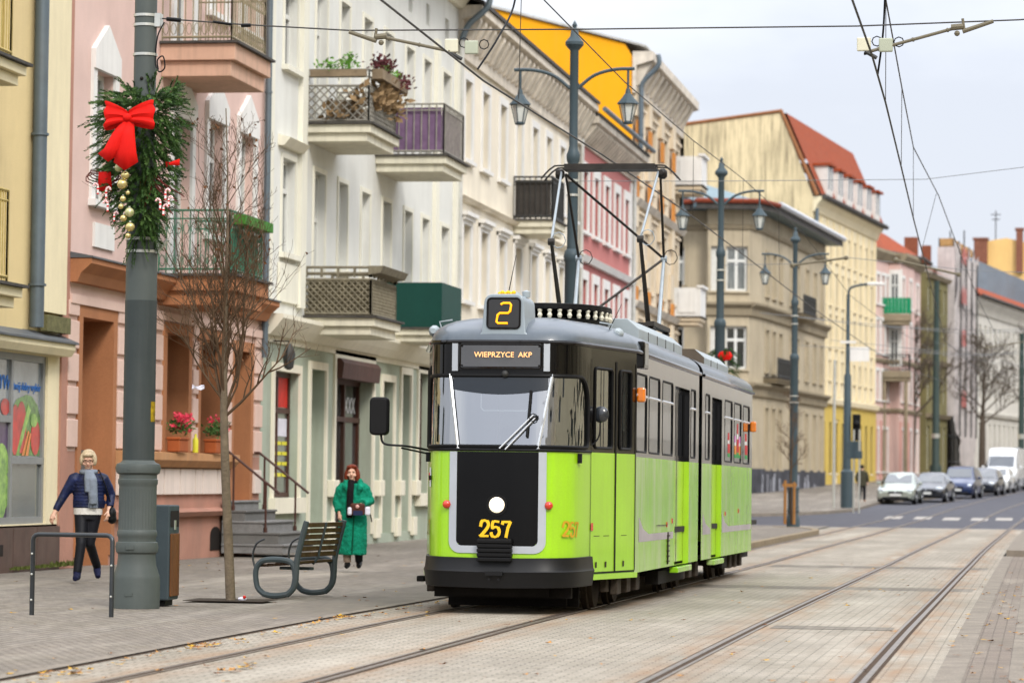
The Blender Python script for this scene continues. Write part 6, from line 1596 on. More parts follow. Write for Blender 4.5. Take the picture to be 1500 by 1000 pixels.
for i in range(6):
    z = .46+i*.068; x = .145+(z-.42)*.235; b = MB(); b.box(x-.018, x+.012, .03, 1.19, z, z+.052); b.build('backrest_slat', M_slat, t, bevel=.006)
for i in range(5):
    x = -.33+i*.095; b = MB(); b.box(x, x+.075, .03, 1.19, .345+.01*i, .375+.01*i); b.build('seat_slat', M_slat, t, bevel=.006)
b = MB(); b.box(-.3, .1, .58, .64, .30, .335); b.tube([(.1, .61, .37), (.16, .61, .45), (.26, .61, .85)], .016, 6); b.build('centre_stay', M_bgrey, t)
b = MB()
for y in (.05, 1.17): b.tube(smooth_path([(-.36, y, .25), (-.42, y, .45), (-.38, y, .6), (-.28, y, .66)], 5), .012, 6)
b.build('armrest', M_hoop, t, smooth=True)

# flower pots on the sill of the pink house
M_terra = mat('terracotta pot', '#a0562f', .8, .15, 6)
M_flr = mat('red petals', '#c01f3a', .6, .3, 9, c2='#e5556a'); M_lf = mat('pot plant leaves', '#2f4a24', .7, .4, 9, c2='#4d6b30')
for (y, lab, n, mm) in ((52.0, 'terracotta pot of bright red flowers on the left of the pink house sill', 26, M_flr), (54.4, 'terracotta pot of sparse green plants and few blooms on the pink house sill', 5, M_flr)):
    t = thing('flower_pot', lab, 'flower pot', (-14.33, y, 1.76), 0, 'flower pots on the pink house sill')
    b = MB(); b.box(-.11, .11, -.28, .28, 0, .2); b.box(-.125, .125, -.3, .3, .2, .25); b.build('pot', M_terra, t, bevel=.02)
    rg = random.Random(int(y*10)); pts = [(rg.uniform(-.1, .15), rg.uniform(-.28, .32), .33+rg.uniform(0, .16)) for _ in range(12)]
    foliage('leaves', M_lf, t, pts, 22, .07, .06, rg)
    pts = [(rg.uniform(-.05, .2), rg.uniform(-.3, .36), .36+rg.uniform(0, .25)) for _ in range(n)]
    foliage('flowers', mm, t, pts, 22, .055, .03, rg)
t = thing('bottle', 'small yellow bottle standing between the flower pots on the sill', 'bottle', (-14.28, 52.95, 1.76)); b = MB(); b.lathe([(.05, 0), (.05, .22), (.02, .27), (.02, .32), (0, .32)], n=10); b.build('bottle_body', mat('yellow plastic', '#d6cf3c', .4, .1), t, smooth=True)

# ------------------------------------------------------------------ bare trees
M_bark = mat('grey brown bark', '#6f6250', .9, .35, 9, .6, 40, streak=.2); M_twig = mat('twig bark', '#5a4735', .9, .3, 6); M_dbark = mat('dark bark', '#574e45', .95, .3, 5)  # dark bark is lightened, putting distance haze into the far trees' colour
M_dleaf = mat('withered leaves', '#5a3a24', .8, .4, 9, c2='#7d5432')
def bare_tree(name, label, base, H, trunk_r, fork, spread, seed, nl, leaves, m1, m2, group=None, lean=(0, 0), depth=3, limbs=None, upf=1.0, tw=.0022, lf=.45, ns=(7, 5, 3)):
    t = thing(name, label, 'tree', base, 0, group); rg = random.Random(seed)
    b = MB(); top = Vector((lean[0], lean[1], H)); P = []
    for i in range(9):
        f = i/8; P.append(Vector((lean[0]*f+.03*math.sin(f*7+seed), lean[1]*f+.03*math.cos(f*5), H*f)))
    rr = [max(.006, trunk_r*(1-.2*P[i].z/fork) if P[i].z < fork else trunk_r*.62*max(0, 1-(P[i].z-fork)/(H-fork))**1.3+.004) for i in range(9)]
    b.tube(P, rr, 10); b.build('trunk', m1, t, smooth=True)
    br = MB(); tips = []
    def grow(p, d, l, r, lev):
        k = 4; pts = [p]; q = p; dd = d.normalized()
        for i in range(k):
            dd = (dd+Vector((rg.gauss(0, .13), rg.gauss(0, .13), rg.gauss(.05, .07)*upf))).normalized(); q = q+dd*(l/k); pts.append(q)
        br.tube(pts, [max(tw, r*(1-.7*i/k)) for i in range(k+1)], 5 if lev == 0 else (4 if lev == 1 else 3), cap=False)
        tips.append(q)
        if lev >= depth: return
        n = ns[lev]
        for i in range(n):
            f = .25+.75*(i+rg.random()*.6)/n; j = min(k-1, int(f*k)); c = pts[j].lerp(pts[j+1], f*k-j if f < 1 else 1)
            ax = Vector((rg.gauss(0, 1), rg.gauss(0, 1), rg.gauss(0, .5))); side = dd.cross(ax).normalized()
            nd = dd*.75+side*rg.uniform(.45, .85)+Vector((0, 0, .15*upf)); grow(c, nd, l*rg.uniform(.34, .58), r*.5, lev+1)
    for i in range(nl):
        f = i/max(1, nl-1); z = fork+(H-fork)*.86*f**1.15; j = min(7, int(z/H*8)); p = P[j].lerp(P[j+1], z/H*8-j)
        a = i*2.4+rg.uniform(-.4, .4); out = spread*(1-.62*f)*rg.uniform(.75, 1.1)
        up = rg.uniform(.75, 1.25)*upf
        grow(p, Vector((math.cos(a), math.sin(a), up)), out*math.hypot(1, up), trunk_r*(lf-lf*.62*f), 0)
    for (p, q, r) in (limbs or []):
        j = int(p[2]/H*8); p = P[j].lerp(P[j+1], p[2]/H*8-j)
        grow(Vector(p), Vector(q)-Vector(p), (Vector(q)-Vector(p)).length, r, 0)
    br.build('branches', m2, t)
    if leaves:
        lb = MB()
        for _ in range(leaves):
            q = rg.choice(tips); d = Vector((rg.gauss(0, 1), rg.gauss(0, 1), -1)).normalized(); e = d.orthogonal().normalized(); s_ = rg.uniform(.014, .032)
            for o in (e, d.cross(e)): lb.face([q, q+d*s_+o*s_*.6, q+d*s_*2, q+d*s_-o*s_*.6])
        lb.build('dead_leaves', M_dleaf, t)
    return t
bare_tree('young_tree', 'young bare street tree with a few withered brown leaves near the bench', (-8.80, 34.1, 0), 5.45, .055, 2.05, 0.82, 21, 23, 110, M_bark, M_twig, lean=(-.12, 0), limbs=[((0, 0, 2.02), (.72, -.1, 2.68), .02), ((0, 0, 2.1), (-.55, .1, 3.2), .02), ((-.02, 0, 2.2), (-.7, -.2, 3.0), .015), ((0, 0, 2.08), (.45, .2, 3.7), .02), ((0, 0, 2.08), (-.35, -.25, 3.6), .02), ((0, 0, 2.3), (.2, -.3, 4.2), .016), ((-.03, 0, 2.6), (-.5, .2, 4.3), .013)], upf=1.35, tw=.0018, lf=.24, ns=(7, 4, 2))
t = thing('tree_pit', 'small dark square tree pit around the young tree trunk', 'tree pit', (-8.78, 34.15, .008)); b = MB(); b.box(-.45, .45, -.35, .35, 0, .006); b.build('soil', mat('dark soil', '#3b332b', 1, .4, 8), t)
t = thing('litter_scrap', 'crumpled white and red paper scrap lying by the tree trunk', 'litter', (-8.6, 33.95, .01)); b = MB(); b.ball((0, 0, .025), .04, 7, 0, (1.3, .8, .6)); b.build('paper', M_wp, t); b = MB(); b.ball((.03, -.02, .045), .02, 6); b.build('red_corner', M_rp, t)
t = thing('litter_scrap', 'torn white plastic scrap caught in the branches of the young tree', 'litter', (-9.15, 34.0, 2.33)); b = MB(); b.sheet([[(-.07+.035*i, .01*math.sin(i*2+j), .02*j+.012*math.sin(i*1.7+j)) for i in range(5)] for j in range(3)]); b.build('plastic', M_wp, t, thick=.002)
G = 'bare trees far down the street'
bare_tree('bare_tree', 'dark bare tree in front of the pale pink house with the green balcony', (-8.95, 230, zg(230)), 11.5, .24, 4.6, 3.2, 5, 13, 0, M_dbark, M_dbark, G, (.3, 0), tw=.012, lf=.36)
bare_tree('bare_tree', 'dark bare tree with a spreading crown behind the white van', (-3.7, 214, zg(214)), 9.6, .26, 3.9, 2.7, 8, 16, 0, M_dbark, M_dbark, G, (.2, 0), tw=.01, lf=.25)
bare_tree('bare_tree', 'bare tree at the right edge with bronze leaves left', (-.4, 205, zg(205)), 10.5, .14, 4.2, 2.2, 13, 9, 300, M_dbark, M_dbark, G, tw=.01, lf=.3)
st = thing('staked_tree', 'thin young tree tied to wooden stakes beside the far lamp post', 'tree', (-7.58, 98.4, zg(98)+.13))
b = MB(); b.rod((-.12, -.1, 0), (-.12, -.1, 1.35), .045, n=8); b.rod((.16, -.1, 0), (.16, -.1, 1.3), .045, n=8); b.box(-.2, .24, -.13, -.1, 1.15, 1.25); b.build('stake', mat('raw wood stake', '#93683a', .8, .2, 4), st)
bb = bare_tree('young_tree', 'x', (-7.5, 98.5, zg(98)+.1), 4.2, .035, 1.7, .55, 3, 10, 0, M_twig, M_twig)
for c in kids(bb): c.parent = st; c.location = (.06, .1, 0)
bpy.data.objects.remove(bb)

# ------------------------------------------------------------------ overhead line
M_wire = mat('copper wire', '#3a3733', .6, .2, 5, metal=.3); M_arm = mat('fibreglass arm', '#6f6856', .5, .15, 4); M_wireg = mat('span wire', '#77797a', .5, .1, 4, metal=.4)
GW = 'overhead tram wires'
def wire(name, lab, pts, r, m=M_wire, sub=()):
    t = thing(name, lab, 'overhead wire', pts[0], 0, GW); o = Vector(pts[0])
    b = MB(); b.tube([Vector(p)-o for p in pts], r, 5); b.build('wire', m, t)
    for nm, mm, fn in sub:
        b = MB(); b.T = Matrix.Translation(-o); fn(b); b.build(nm, mm, t)
    return t
def far(x, y, z): return (x+cv(y), y, z)
CL = [(-5.48, 14, 5.33), (-5.5, 26, 5.42), (-5.62, 31.9, 5.45), (-5.5, 40, 5.52), (-5.5, 50, 5.62), (-5.48, 60, 5.63), (-5.45, 77, 5.62)]+[far(-5.48, y, 5.6+zg(y)*.9) for y in (100, 120, 140, 160, 185, 210)]
ML = [(-5.48, 14, 7.0), (-5.48, 34.9, 6.74), (-5.48, 42, 6.7), (-5.48, 50.6, 6.83), (-5.48, 59.3, 7.04), (-5.6, 77, 7.35)]+[far(-5.48, y, 6.75+zg(y)*.9) for y in (90, 110, 140, 170, 210)]
drops = lambda L: (lambda b: [b.rod(p, q, .0045, n=4) for p, q in L])
wire('contact_wire', 'contact wire running above the tram and its pantograph', CL, .011, sub=[('dropper', M_wire, drops([((-5.48, 50.6, 5.62), (-5.48, 50.6, 6.83)), ((-5.48, 59.3, 5.63), (-5.48, 59.3, 7.04)), ((-5.52, 33.5, 5.46), (-5.5, 33.5, 6.75)), ((-5.48, 68, 5.62), (-5.52, 68, 7.2))]))])
wire('carrier_wire', 'carrier wire above the contact wire of the tram track', ML, .008)
CR = [(-1.55, 15, 5.55), (-1.633, 31.3, 5.6), (-1.686, 35.3, 5.6), (-1.82, 42.6, 5.6), (-1.977, 50.9, 5.6), (-2.17, 62.2, 5.6), (-2.73, 95.5, 5.6)]+[far(-2.9, y, 5.65+zg(y)*.9) for y in (120, 150, 185, 210)]
MR = [(-1.5, 15, 6.6), (-1.483, 32, 6.7), (-1.69, 35.3, 6.74), (-1.82, 42.6, 6.67), (-1.985, 50.9, 6.74), (-1.8, 58, 6.6), (-1.75, 70, 6.55), (-1.65, 90, 6.5)]+[far(-1.9, y, 6.3+zg(y)*.9) for y in (120, 150, 185)]
wire('contact_wire', 'contact wire above the empty right-hand track', CR, .011, sub=[('dropper', M_wire, drops([((-1.686, 35.3, 5.6), (-1.69, 35.3, 6.74)), ((-1.82, 42.6, 5.6), (-1.82, 42.6, 6.67)), ((-1.977, 50.9, 5.6), (-1.985, 50.9, 6.74)), ((-2.08, 57.6, 5.6), (-1.83, 57.6, 6.6))]))])
wire('carrier_wire', 'carrier wire above the empty right-hand track', MR, .009)
def near_bits(b):
    pass
sw = wire('span_wire', 'nearest span wire from the garland pole across the top of the street', [(-9.05, 31.95, 6.14), (-8.2, 31.96, 6.07), (-7.06, 32, 6.0), (-4.7, 32, 5.985), (-1.82, 32, 5.985), (-.2, 32, 6.03), (4, 32, 6.3), (9, 32, 6.7)], .008)
b = MB(); b.T = Matrix.Translation(-Vector((-9.05, 31.95, 6.14))); b.rod((-9.0, 31.95, 6.135), (-8.85, 31.95, 6.12), .022); b.rod((-8.5, 31.95, 6.1), (-8.3, 31.95, 6.07), .014); b.rod((-8.2, 31.96, 6.06), (-8.1, 31.96, 6.06), .02); b.build('insulator', M_rub, sw)
def reg_arm(lab, a, c, d, plates, z=0):
    t = thing('registration_arm', lab, 'wire arm', a, 0, 'registration arms on the overhead line'); T = Matrix.Translation(-Vector(a))
    b = MB(); b.T = T; b.rod(c, d, .017); 
    for f in (.1, .5, .9): p = Vector(c).lerp(Vector(d), f); q = Vector(c).lerp(Vector(d), f+.02); b.rod(p, q, .023)
    b.build('rod', M_arm, t)
    b = MB(); b.T = T; b.rod(a, Vector(a).lerp(Vector(c), .85)+Vector((0, 0, -.05)), .02, .024); b.tube([Vector(a).lerp(Vector(c), .8)+Vector((0, 0, -.04)), Vector(a).lerp(Vector(c), .85)+Vector((0, 0, .08))], .016, 6); b.rod(Vector(c)+Vector((-.06, 0, .0)), Vector(c)+Vector((.06, 0, .01)), .032); b.ball(Vector(c)+Vector((0, 0, -.06)), .03, 8); b.build('bracket', M_arm, t)
    b = MB(); b.T = T; b.rod(Vector(d)+Vector((-.06, 0, .0)), Vector(d)+Vector((.06, 0, -.07)), .02); b.build('clamp', M_iron, t)
    for i, (x, zz, mm) in enumerate(plates):
        b = MB(); b.T = T; b.box(x-.07, x+.07, 31.98, 32.02, zz-.07, zz+.07); b.build('insulator_plate', mm, t, bevel=.012)
    b = MB(); b.T = T
    for x, zz, _ in plates: b.tube([(x+.13+.05*math.cos(k*.8), 32, zz+.03+.05*math.sin(k*.8)) for k in range(8)], .006, 4, closed=True)
    b.tube(smooth_path([(plates[0][0], 32, plates[0][1]-.1), (d[0], 32, d[2]-.02)], 2), .012, 5); b.build('jumper', M_rub, t)
    return t
M_plate = mat('grey green plate', '#a9ae9a', .5, .08, 4); M_plate2 = mat('cream plate', '#cfcbb4', .5, .08, 4)
reg_arm('registration arm on the span wire left of the tram contact wire', (-7.06, 32, 5.985), (-6.72, 32, 5.93), (-5.93, 32, 5.76), [(-5.98, 5.83, M_plate2), (-5.77, 5.81, M_plate)])
reg_arm('registration arm at the top right above the empty track', (-.46, 32, 6.02), (-.82, 32, 5.96), (-1.68, 32, 5.73), [(-1.75, 5.80, M_plate2), (-1.53, 5.79, M_plate)])
for lab, pts in (('feeder cable curving down to the tram contact wire', [(-5.3, 32, 7.0), (-5.32, 32, 6.3), (-5.4, 31.5, 5.85), (-5.56, 31.2, 5.48)]), ('feeder cable hanging down to the right-hand contact wire', [(-1.55, 32.5, 7.0), (-1.57, 32.6, 6.4), (-1.6, 32.8, 6.0), (-1.66, 33, 5.62)])):
    wire('feeder_cable', lab, [tuple(p) for p in smooth_path(pts, 6)], .011, M_rub)
wire('span_wire', 'span wire from the lamp post behind the pantograph across the street', [(-7.85, 54, 6.51), (-5.5, 54, 6.5), (-1.9, 54, 6.52), (-.25, 54, 6.72), (9, 54, 7.8)], .006, M_wireg)
wire('span_wire', 'span wire from the lamp post at the rear of the tram', [(-7.55, 77, 6.62), (-5.7, 77, 6.66), (-4.5, 77, 6.8), (-1.6, 77, 6.5), (9, 77, 6.1)], .008, M_wireg)
wire('span_wire', 'span wire from the lamp post at the platform end', [(-7.45, 99, 6.5), (-5, 99, 6.2), (-1.5, 99, 6.1), (9, 99, 6.7)], .008, M_wireg)
for i, (y, za, zb, zm, lab) in enumerate(((110, 7.2, 7.4, 6.6, 'thin span wire crossing the street above the crossing'), (122, 6.6, 7.8, 6.3, 'slanting thin span wire beyond the crossing'), (165, 8.4, 8.2, 7.4, 'thin span wire above the dark blue parked car'), (185, 9.5, 8.6, 7.7, 'thin span wire above the white van'))):
    wire('span_wire', lab, [(-10+cv(y), y, za), (-3+cv(y), y+2, zm), (9+cv(y), y+6, zb)], .009, M_wireg)
wire('span_wire', 'farthest span wire crossing high above the parked cars', [(-9, 140, 7.6), (-3, 140, 7.0), (3, 140, 7.1), (12, 140, 8)], .01, M_wireg)
for lab, p, q in (('distant registration arm left of the far contact wire', (-5.9, 77, 6.62), (-4.6, 77, 6.8)), ('distant registration arm over the far right-hand track', (-3.4, 77, 6.75), (-1.9, 77, 6.4)), ('farthest registration arm near the bare tree crown', (-2.2, 140, 7.3), (.2, 140, 7.7))):
    t = thing('registration_arm', lab, 'wire arm', p, 0, 'registration arms on the overhead line'); b = MB(); b.rod((0, 0, 0), Vector(q)-Vector(p), .03, n=6); b.ball((0, 0, 0), .07, 8); b.ball(Vector(q)-Vector(p), .06, 8); b.build('rod', M_arm, t)

# ------------------------------------------------------------------ signal mast, signs, poles beyond the crossing
t = thing('signal_mast', 'tall blue grey lighting mast with traffic signal head beyond the crossing', 'mast', (-7.85, 133, .2))
b = MB(); b.lathe([(.26, 0), (.26, 1.6), (.17, 1.7), (.15, 5.6), (.1, 5.7), (.07, 9.0)], n=14); b.tube(smooth_path([(0, 0, 9.0), (.15, 0, 9.3), (.9, 0, 9.45)], 4), .05, 8); b.build('shaft', M_poleb, t, smooth=True)
b = MB(); b.box(.8, 1.5, -.15, .15, 9.38, 9.5); b.build('lamp_head', M_wtrim, t, bevel=.03)
b = MB(); b.box(.22, .55, -.2, .2, 2.9, 4.0); b.ball((.4, -.2, 3.6), .16, 8); b.build('signal_head', M_rub, t, bevel=.04)
b = MB(); b.box(-.3, .35, -.2, -.16, 6.95, 7.05); b.box(.1, .9, -.2, -.17, 6.2, 6.8); b.build('sign_plate', M_wtrim, t)
t = thing('signal_post', 'slim pale post standing left of the lighting mast', 'post', (-8.3, 131.5, .2)); b = MB(); b.rod((0, 0, 0), (0, 0, 6.2), .06, n=8); b.build('post', M_band, t)
for lab, x, y, w in (('back of a square grey road sign on a thin post near the parked cars', -7.2, 126.5, .5), ('smaller sign on the second thin post right of the square road sign', -6.95, 126, .2)):
    t = thing('road_sign', lab, 'road sign', (x, y, .15), 0, 'road signs beyond the crossing'); b = MB(); b.rod((0, 0, 0), (0, 0, 3.3), .035, n=8); b.build('post', M_band, t)
    b = MB(); b.box(-w*.6, w*.6, -.06, -.035, 2.15, 2.85 if w > .4 else 2.45); b.build('sign_plate', M_poleb, t, bevel=.01)
for lab, x, y, h, r in (('thick dark green pole between the bare tree and scaffold netting', -7.05, 224, 14, .27), ('dark pole at the right edge behind the white van', -1.0, 198, 9.5, .2)):
    t = thing('tram_pole', lab, 'pole', (x, y, zg(y)), 0, 'tram poles along the left pavement'); b = MB(); b.lathe([(r*1.5, 0), (r*1.5, 1.0), (r, 1.2), (r*.7, h)], n=12); b.build('shaft', mat('dark green pole', '#33413d', .5, .15, 3), t, smooth=True); b = MB(); b.lathe([(r*1.05, 3), (r*1.05, 3.3)], n=12); b.build('clamp_band', M_band, t)

# fallen leaves
rg = random.Random(17); b = MB()
def leafat(x, y, s_, z=None):
    z0 = (zg(y) if z is None else z)+.014; a = rg.uniform(0, 6.28); c, s2 = math.cos(a), math.sin(a)
    pts = [(1, 0), (.35, .32), (.3, .75), (-.15, .4), (-.7, .5), (-.5, 0), (-.7, -.5), (-.15, -.4), (.3, -.75), (.35, -.32)]
    b.face([(x+(px*c-py*s2)*s_, y+(px*s2+py*c)*s_*1.1, z0+rg.uniform(0, .5)*s_*abs(px)) for px, py in pts], rg.randint(0, 2))
for _ in range(300): y = 20+38*rg.random()**1.3; leafat(rg.uniform(-13.5, .6), y, rg.uniform(.022, .05))
for _ in range(130): y = 20+22*rg.random(); leafat(-6.72+abs(rg.gauss(0, .12)), y, rg.uniform(.025, .05))
for (x, y) in ((-6.62, 24.9), (-6.7, 30.5), (-5.6, 22.2), (-6.65, 21.2)):
    for _ in range(14): leafat(x+rg.gauss(0, .09), y+rg.gauss(0, .35), rg.uniform(.03, .06))
for _ in range(60): leafat(-.35+rg.gauss(0, .2), rg.uniform(21, 45), rg.uniform(.025, .05))
o = b.build('fallen_leaves', [mat('brown leaf', '#7a5030', .8, .4, 9), mat('tan leaf', '#a9793f', .8, .3, 9), mat('yellow leaf', '#b98f2c', .8, .3, 9)]); tag(o, 'scattered brown and yellow fallen leaves on pavement and track paving', 'leaves', kind='stuff')
rg = random.Random(2); b = MB()
for _ in range(260):
    y = rg.uniform(43.5, 46.5); c = Vector((-14.42+abs(rg.gauss(0, .05)), y, 0)); d = Vector((rg.gauss(0, .4), rg.gauss(0, .4), 1)).normalized(); e = d.orthogonal()*.02; h = rg.uniform(.02, .06)*(1.7 if y > 45.4 else 1)
    b.face([c-e, c+e, c+d*h])
tag(b.build('moss_grass', mat('dull moss', '#4d5426', .9, .5, 6)), 'low green weeds growing along the foot of the shop wall', 'weeds', kind='stuff')
# ------------------------------------------------------------------ people
M_skin = mat('skin', '#d3a890', .55, .08, 6, spec=.35)
def rm(o, v, sm=4):
    m = o.modifiers.new('remesh', 'REMESH'); m.mode = 'VOXEL'; m.voxel_size = v; m.use_smooth_shade = True
    if sm:
        s = o.modifiers.new('smooth', 'SMOOTH'); s.iterations = sm; s.factor = .5
    return o
def ering(c, rx, ry, n=14, tilt=0):
    return [(c[0]+rx*math.cos(2*math.pi*i/n), c[1]+ry*math.sin(2*math.pi*i/n)+tilt*rx*math.cos(2*math.pi*i/n), c[2]) for i in range(n)]
def torso(b, secs): b.loft([ering(c, rx, ry) for c, rx, ry in secs])
def hand(b, w, d, up, s=1, curl=.5, side=1):
    """palm, four fingers of unequal length and a thumb leaving the side of the palm"""
    w = Vector(w); d = Vector(d).normalized(); up = Vector(up); n = (up-d*up.dot(d)).normalized(); l = d.cross(n)*side
    pe = w+d*.085*s
    b.tube([w-d*.02, w+d*.03*s, pe], [.026*s, .036*s, .034*s], 8)
    for i, (L, o) in enumerate(((.066, -.027), (.075, -.009), (.07, .009), (.055, .027))):
        p = pe+l*o*s-d*.005; c1 = p+d*L*.45*s-n*curl*.014*s; c2 = c1+(d*.6-n*curl)*L*.4*s; c3 = c2+(d*.2-n*curl)*L*.3*s
        b.tube([p, c1, c2, c3], [.0105*s, .01*s, .009*s, .007*s], 6)
    p = w+d*.025*s-l*.026*s; b.tube([p, p+(d*.6-l*.6)*.035*s, p+(d*1.0-l*.75-n*.3)*.055*s], [.014*s, .012*s, .009*s], 6)
def head(b, c, s=1, nod=0):
    c = Vector(c)
    q = lambda x, y, z: c+Vector((x*s, (y*math.cos(nod)-z*math.sin(nod))*s, (z*math.cos(nod)+y*math.sin(nod))*s))
    for (x, y, z, r, sc) in ((0, .012, .03, .088, (.86, 1.02, 1.0)), (0, -.02, -.03, .07, (.86, .9, 1.1)), (0, -.045, -.085, .034, (1, .9, .8))): b.ball(q(x, y, z), r*s, 16, 0, sc)
    b.tube([q(0, -.088, .02), q(0, -.108, -.018), q(0, -.092, -.032)], [.008*s, .015*s, .012*s], 6)      # nose
    for sg in (-1, 1): b.ball(q(sg*.078, .01, -.005), .022*s, 8, 0, (.5, 1, 1.3)); b.ball(q(sg*.045, -.06, -.03), .03*s, 8, 0, (1, .7, .8)); b.ball(q(sg*.032, -.078, .035), .016*s, 8, 0, (1.6, .7, .6))
    return q
def face(t, q, s=1, lips='#9c4a48', glasses=None):
    b = MB()
    for sg in (-1, 1): b.ball(q(sg*.031, -.082, .014), .0075*s, 8, 0, (1.4, .6, .7))
    b.build('eyes', mat('dark eyes', '#2a2018', .3, .1), t, smooth=True)
    b = MB(); b.ball(q(0, -.086, -.055), .013*s, 8, 0, (1.5, .5, .4)); b.build('lips', mat('lips', lips, .5, .1), t, smooth=True)
    if glasses:
        b = MB()
        for sg in (-1, 1): b.tube([q(sg*.034+.027*math.cos(a*.7854), -.103, .014+.02*math.sin(a*.7854)) for a in range(8)], .003, 5, closed=True); b.rod(q(sg*.062, -.1, .02), q(sg*.082, .0, .02), .004)
        b.rod(q(-.01, -.106, .018), q(.01, -.106, .018), .004); b.build('glasses', glasses, t)

# ---- woman in the blue quilted jacket
p = thing('person', 'older woman in navy quilted jacket and grey scarf striding past the grocer', 'person', (-12.14, 39.75, .004), R(14))
b = MB()
torso(b, [((0, .0, .82), .16, .11), ((0, 0, .92), .165, .12), ((0, 0, 1.05), .14, .1), ((0, 0, 1.2), .15, .1), ((0, 0, 1.3), .14, .09), ((0, 0, 1.37), .08, .06), ((0, 0, 1.44), .055, .055)])
b.tube([(0, .005, 1.38), (0, -.01, 1.47)], [.055, .05], 10)
q1 = head(b, (-.005, -.05, 1.55), 1, .28)
sh_l, sh_r = (.165, 0, 1.30), (-.165, 0, 1.30)
ar = [sh_r, (-.31, .0, 1.10), (-.43, -.06, .86)]; al = [sh_l, (.29, .06, 1.10), (.27, -.05, .90)]
for A in (ar, al): b.tube(A, [.05, .042, .03], 10)
hand(b, ar[-1], (-.35, -.1, -.9), (-.6, -.7, .2), 1, .6, 1); hand(b, al[-1], (-.05, -.3, -.9), (.6, -.5, 0), 1, .9, -1)
lr = [(-.08, 0, .86), (-.075, -.14, .47), (-.115, -.2, .1)]; ll = [(.08, 0, .86), (.03, -.02, .47), (.115, .3, .17)]
for A in (lr, ll): b.tube(A, [.085, .055, .04], 12)
b.tube([(-.115, -.18, .06), (-.13, -.34, .035)], [.04, .03], 8); b.tube([(.115, .3, .14), (.13, .2, .04)], [.04, .03], 8)
rm(b.build('body', M_skin, p), .007, 2)
face(p, q1, 1, '#b5766a', mat('brown glasses', '#3a1d14', .4, .1))
M_navy = mat('navy quilted jacket', '#070b1c', .5, .35, 9, .5, 18, spec=.3, c2='#18244f')
b = MB(); torso(b, [((.01, .01, .93), .205, .145), ((.01, 0, 1.0), .21, .15), ((0, 0, 1.12), .19, .14), ((0, 0, 1.25), .19, .135), ((0, 0, 1.33), .17, .115), ((0, 0, 1.385), .115, .095), ((0, .01, 1.42), .08, .078)])
b.tube([(-.13, 0, 1.345), (-.19, 0, 1.31), (-.255, .0, 1.19), ar[1], (-.415, -.05, .9)], [.06, .078, .07, .06, .045], 12); b.tube([(.13, 0, 1.345), (.19, 0, 1.31), (.25, .03, 1.2), al[1], (.285, -.03, .95)], [.06, .078, .07, .062, .048], 12); b.ball((-.165, 0, 1.325), .07); b.ball((.165, 0, 1.325), .07)
for k in range(11):
    z = .95+k*.042
    if z < 1.3: b.tube(ering((.004, 0, z), .196, .142, 20), .012, 5, closed=True)
rm(b.build('jacket', M_navy, p), .012, 2)
b = MB(); torso(b, [((0, 0, .85), .185, .135), ((0, 0, .96), .19, .14)]); b.build('sweater_hem', mat('white knit', '#d6d2cb', .9, .1, 20, .4, 60), p, smooth=True)
M_trou = mat('black trousers', '#14141a', .55, .3, 4)
b = MB(); torso(b, [((0, 0, .78), .16, .12), ((0, 0, .9), .165, .12)])
b.tube(lr, [.1, .068, .055], 12); b.tube(ll, [.1, .068, .055], 12); rm(b.build('trousers', M_trou, p), .012, 2)
M_boot = mat('navy suede boot', '#181b38', .8, .2, 6)
for A, toe in ((lr, (-.13, -.37, .03)), (ll, (.135, .19, .035))):
    an = Vector(A[2]); kn = Vector(A[1]); b = MB(); b.tube([kn.lerp(an, .35), an, an+Vector((0, -.01, -.05))], [.06, .052, .05], 10); b.tube([an+Vector((0, .03, -.05)), an.lerp(Vector(toe), .4)+Vector((0, 0, -.02)), Vector(toe)], [.05, .048, .034], 10); rm(b.build('boot', M_boot, p), .009, 2)
M_scarf = mat('grey scarf', '#79818c', .9, .2, 10, .5, 40)
b = MB(); b.tube(ering((0, -.01, 1.40), .09, .085, 16), .036, 8, closed=True); b.tube([(.03, -.12, 1.40), (.06, -.17, 1.3), (.07, -.175, 1.1), (.075, -.165, .99)], [.04, .06, .062, .06], 10); b.tube([(-.01, -.12, 1.40), (.0, -.165, 1.3), (.01, -.172, 1.14)], [.04, .05, .05], 10)
rm(b.build('scarf', M_scarf, p), .011, 2)
b = MB(); rg = random.Random(1)
for i in range(22): x = .02+.11*i/21; b.rod((x, -.18, 1.02), (x+rg.uniform(-.01, .01), -.178, .94), .004, n=4)
b.build('scarf_fringe', M_scarf, p)
M_blond = mat('pale blonde hair', '#b9a688', .6, .25, 14, .5, 60)
b = MB()
for (x, y, z, r, sc) in ((0, .03, .05, .1, (.98, 1.0, .92)), (-.08, -.01, .01, .045, (.75, 1.2, 1.8)), (.08, -.01, .01, .045, (.75, 1.2, 1.8)), (0, -.06, .088, .05, (1.5, .8, .55)), (0, .07, -.03, .07, (1.1, .8, 1.1))): b.ball(q1(x, y, z), r, 14, 0, sc)
rm(b.build('hair', M_blond, p), .009, 2)
b = MB(); b.ball((.305, -.01, .86), .1, 14, 0, (.62, 1.0, 1.0)); b.ball((.31, -.01, .80), .09, 14, 0, (.7, 1.05, .8)); b.tube(smooth_path([(.30, -.02, .97), (.23, -.1, 1.2), (.15, -.11, 1.4), (.12, .05, 1.42)], 5), .014, 6)
bg = rm(b.build('bag_part', M_rub, None), .012, 3)
hb = thing('shoulder_bag', 'black shoulder bag hanging at the side of the woman in navy', 'bag', (-12.14, 39.75, .004), R(14)); bg.parent = hb; bg.name = 'bag_body'

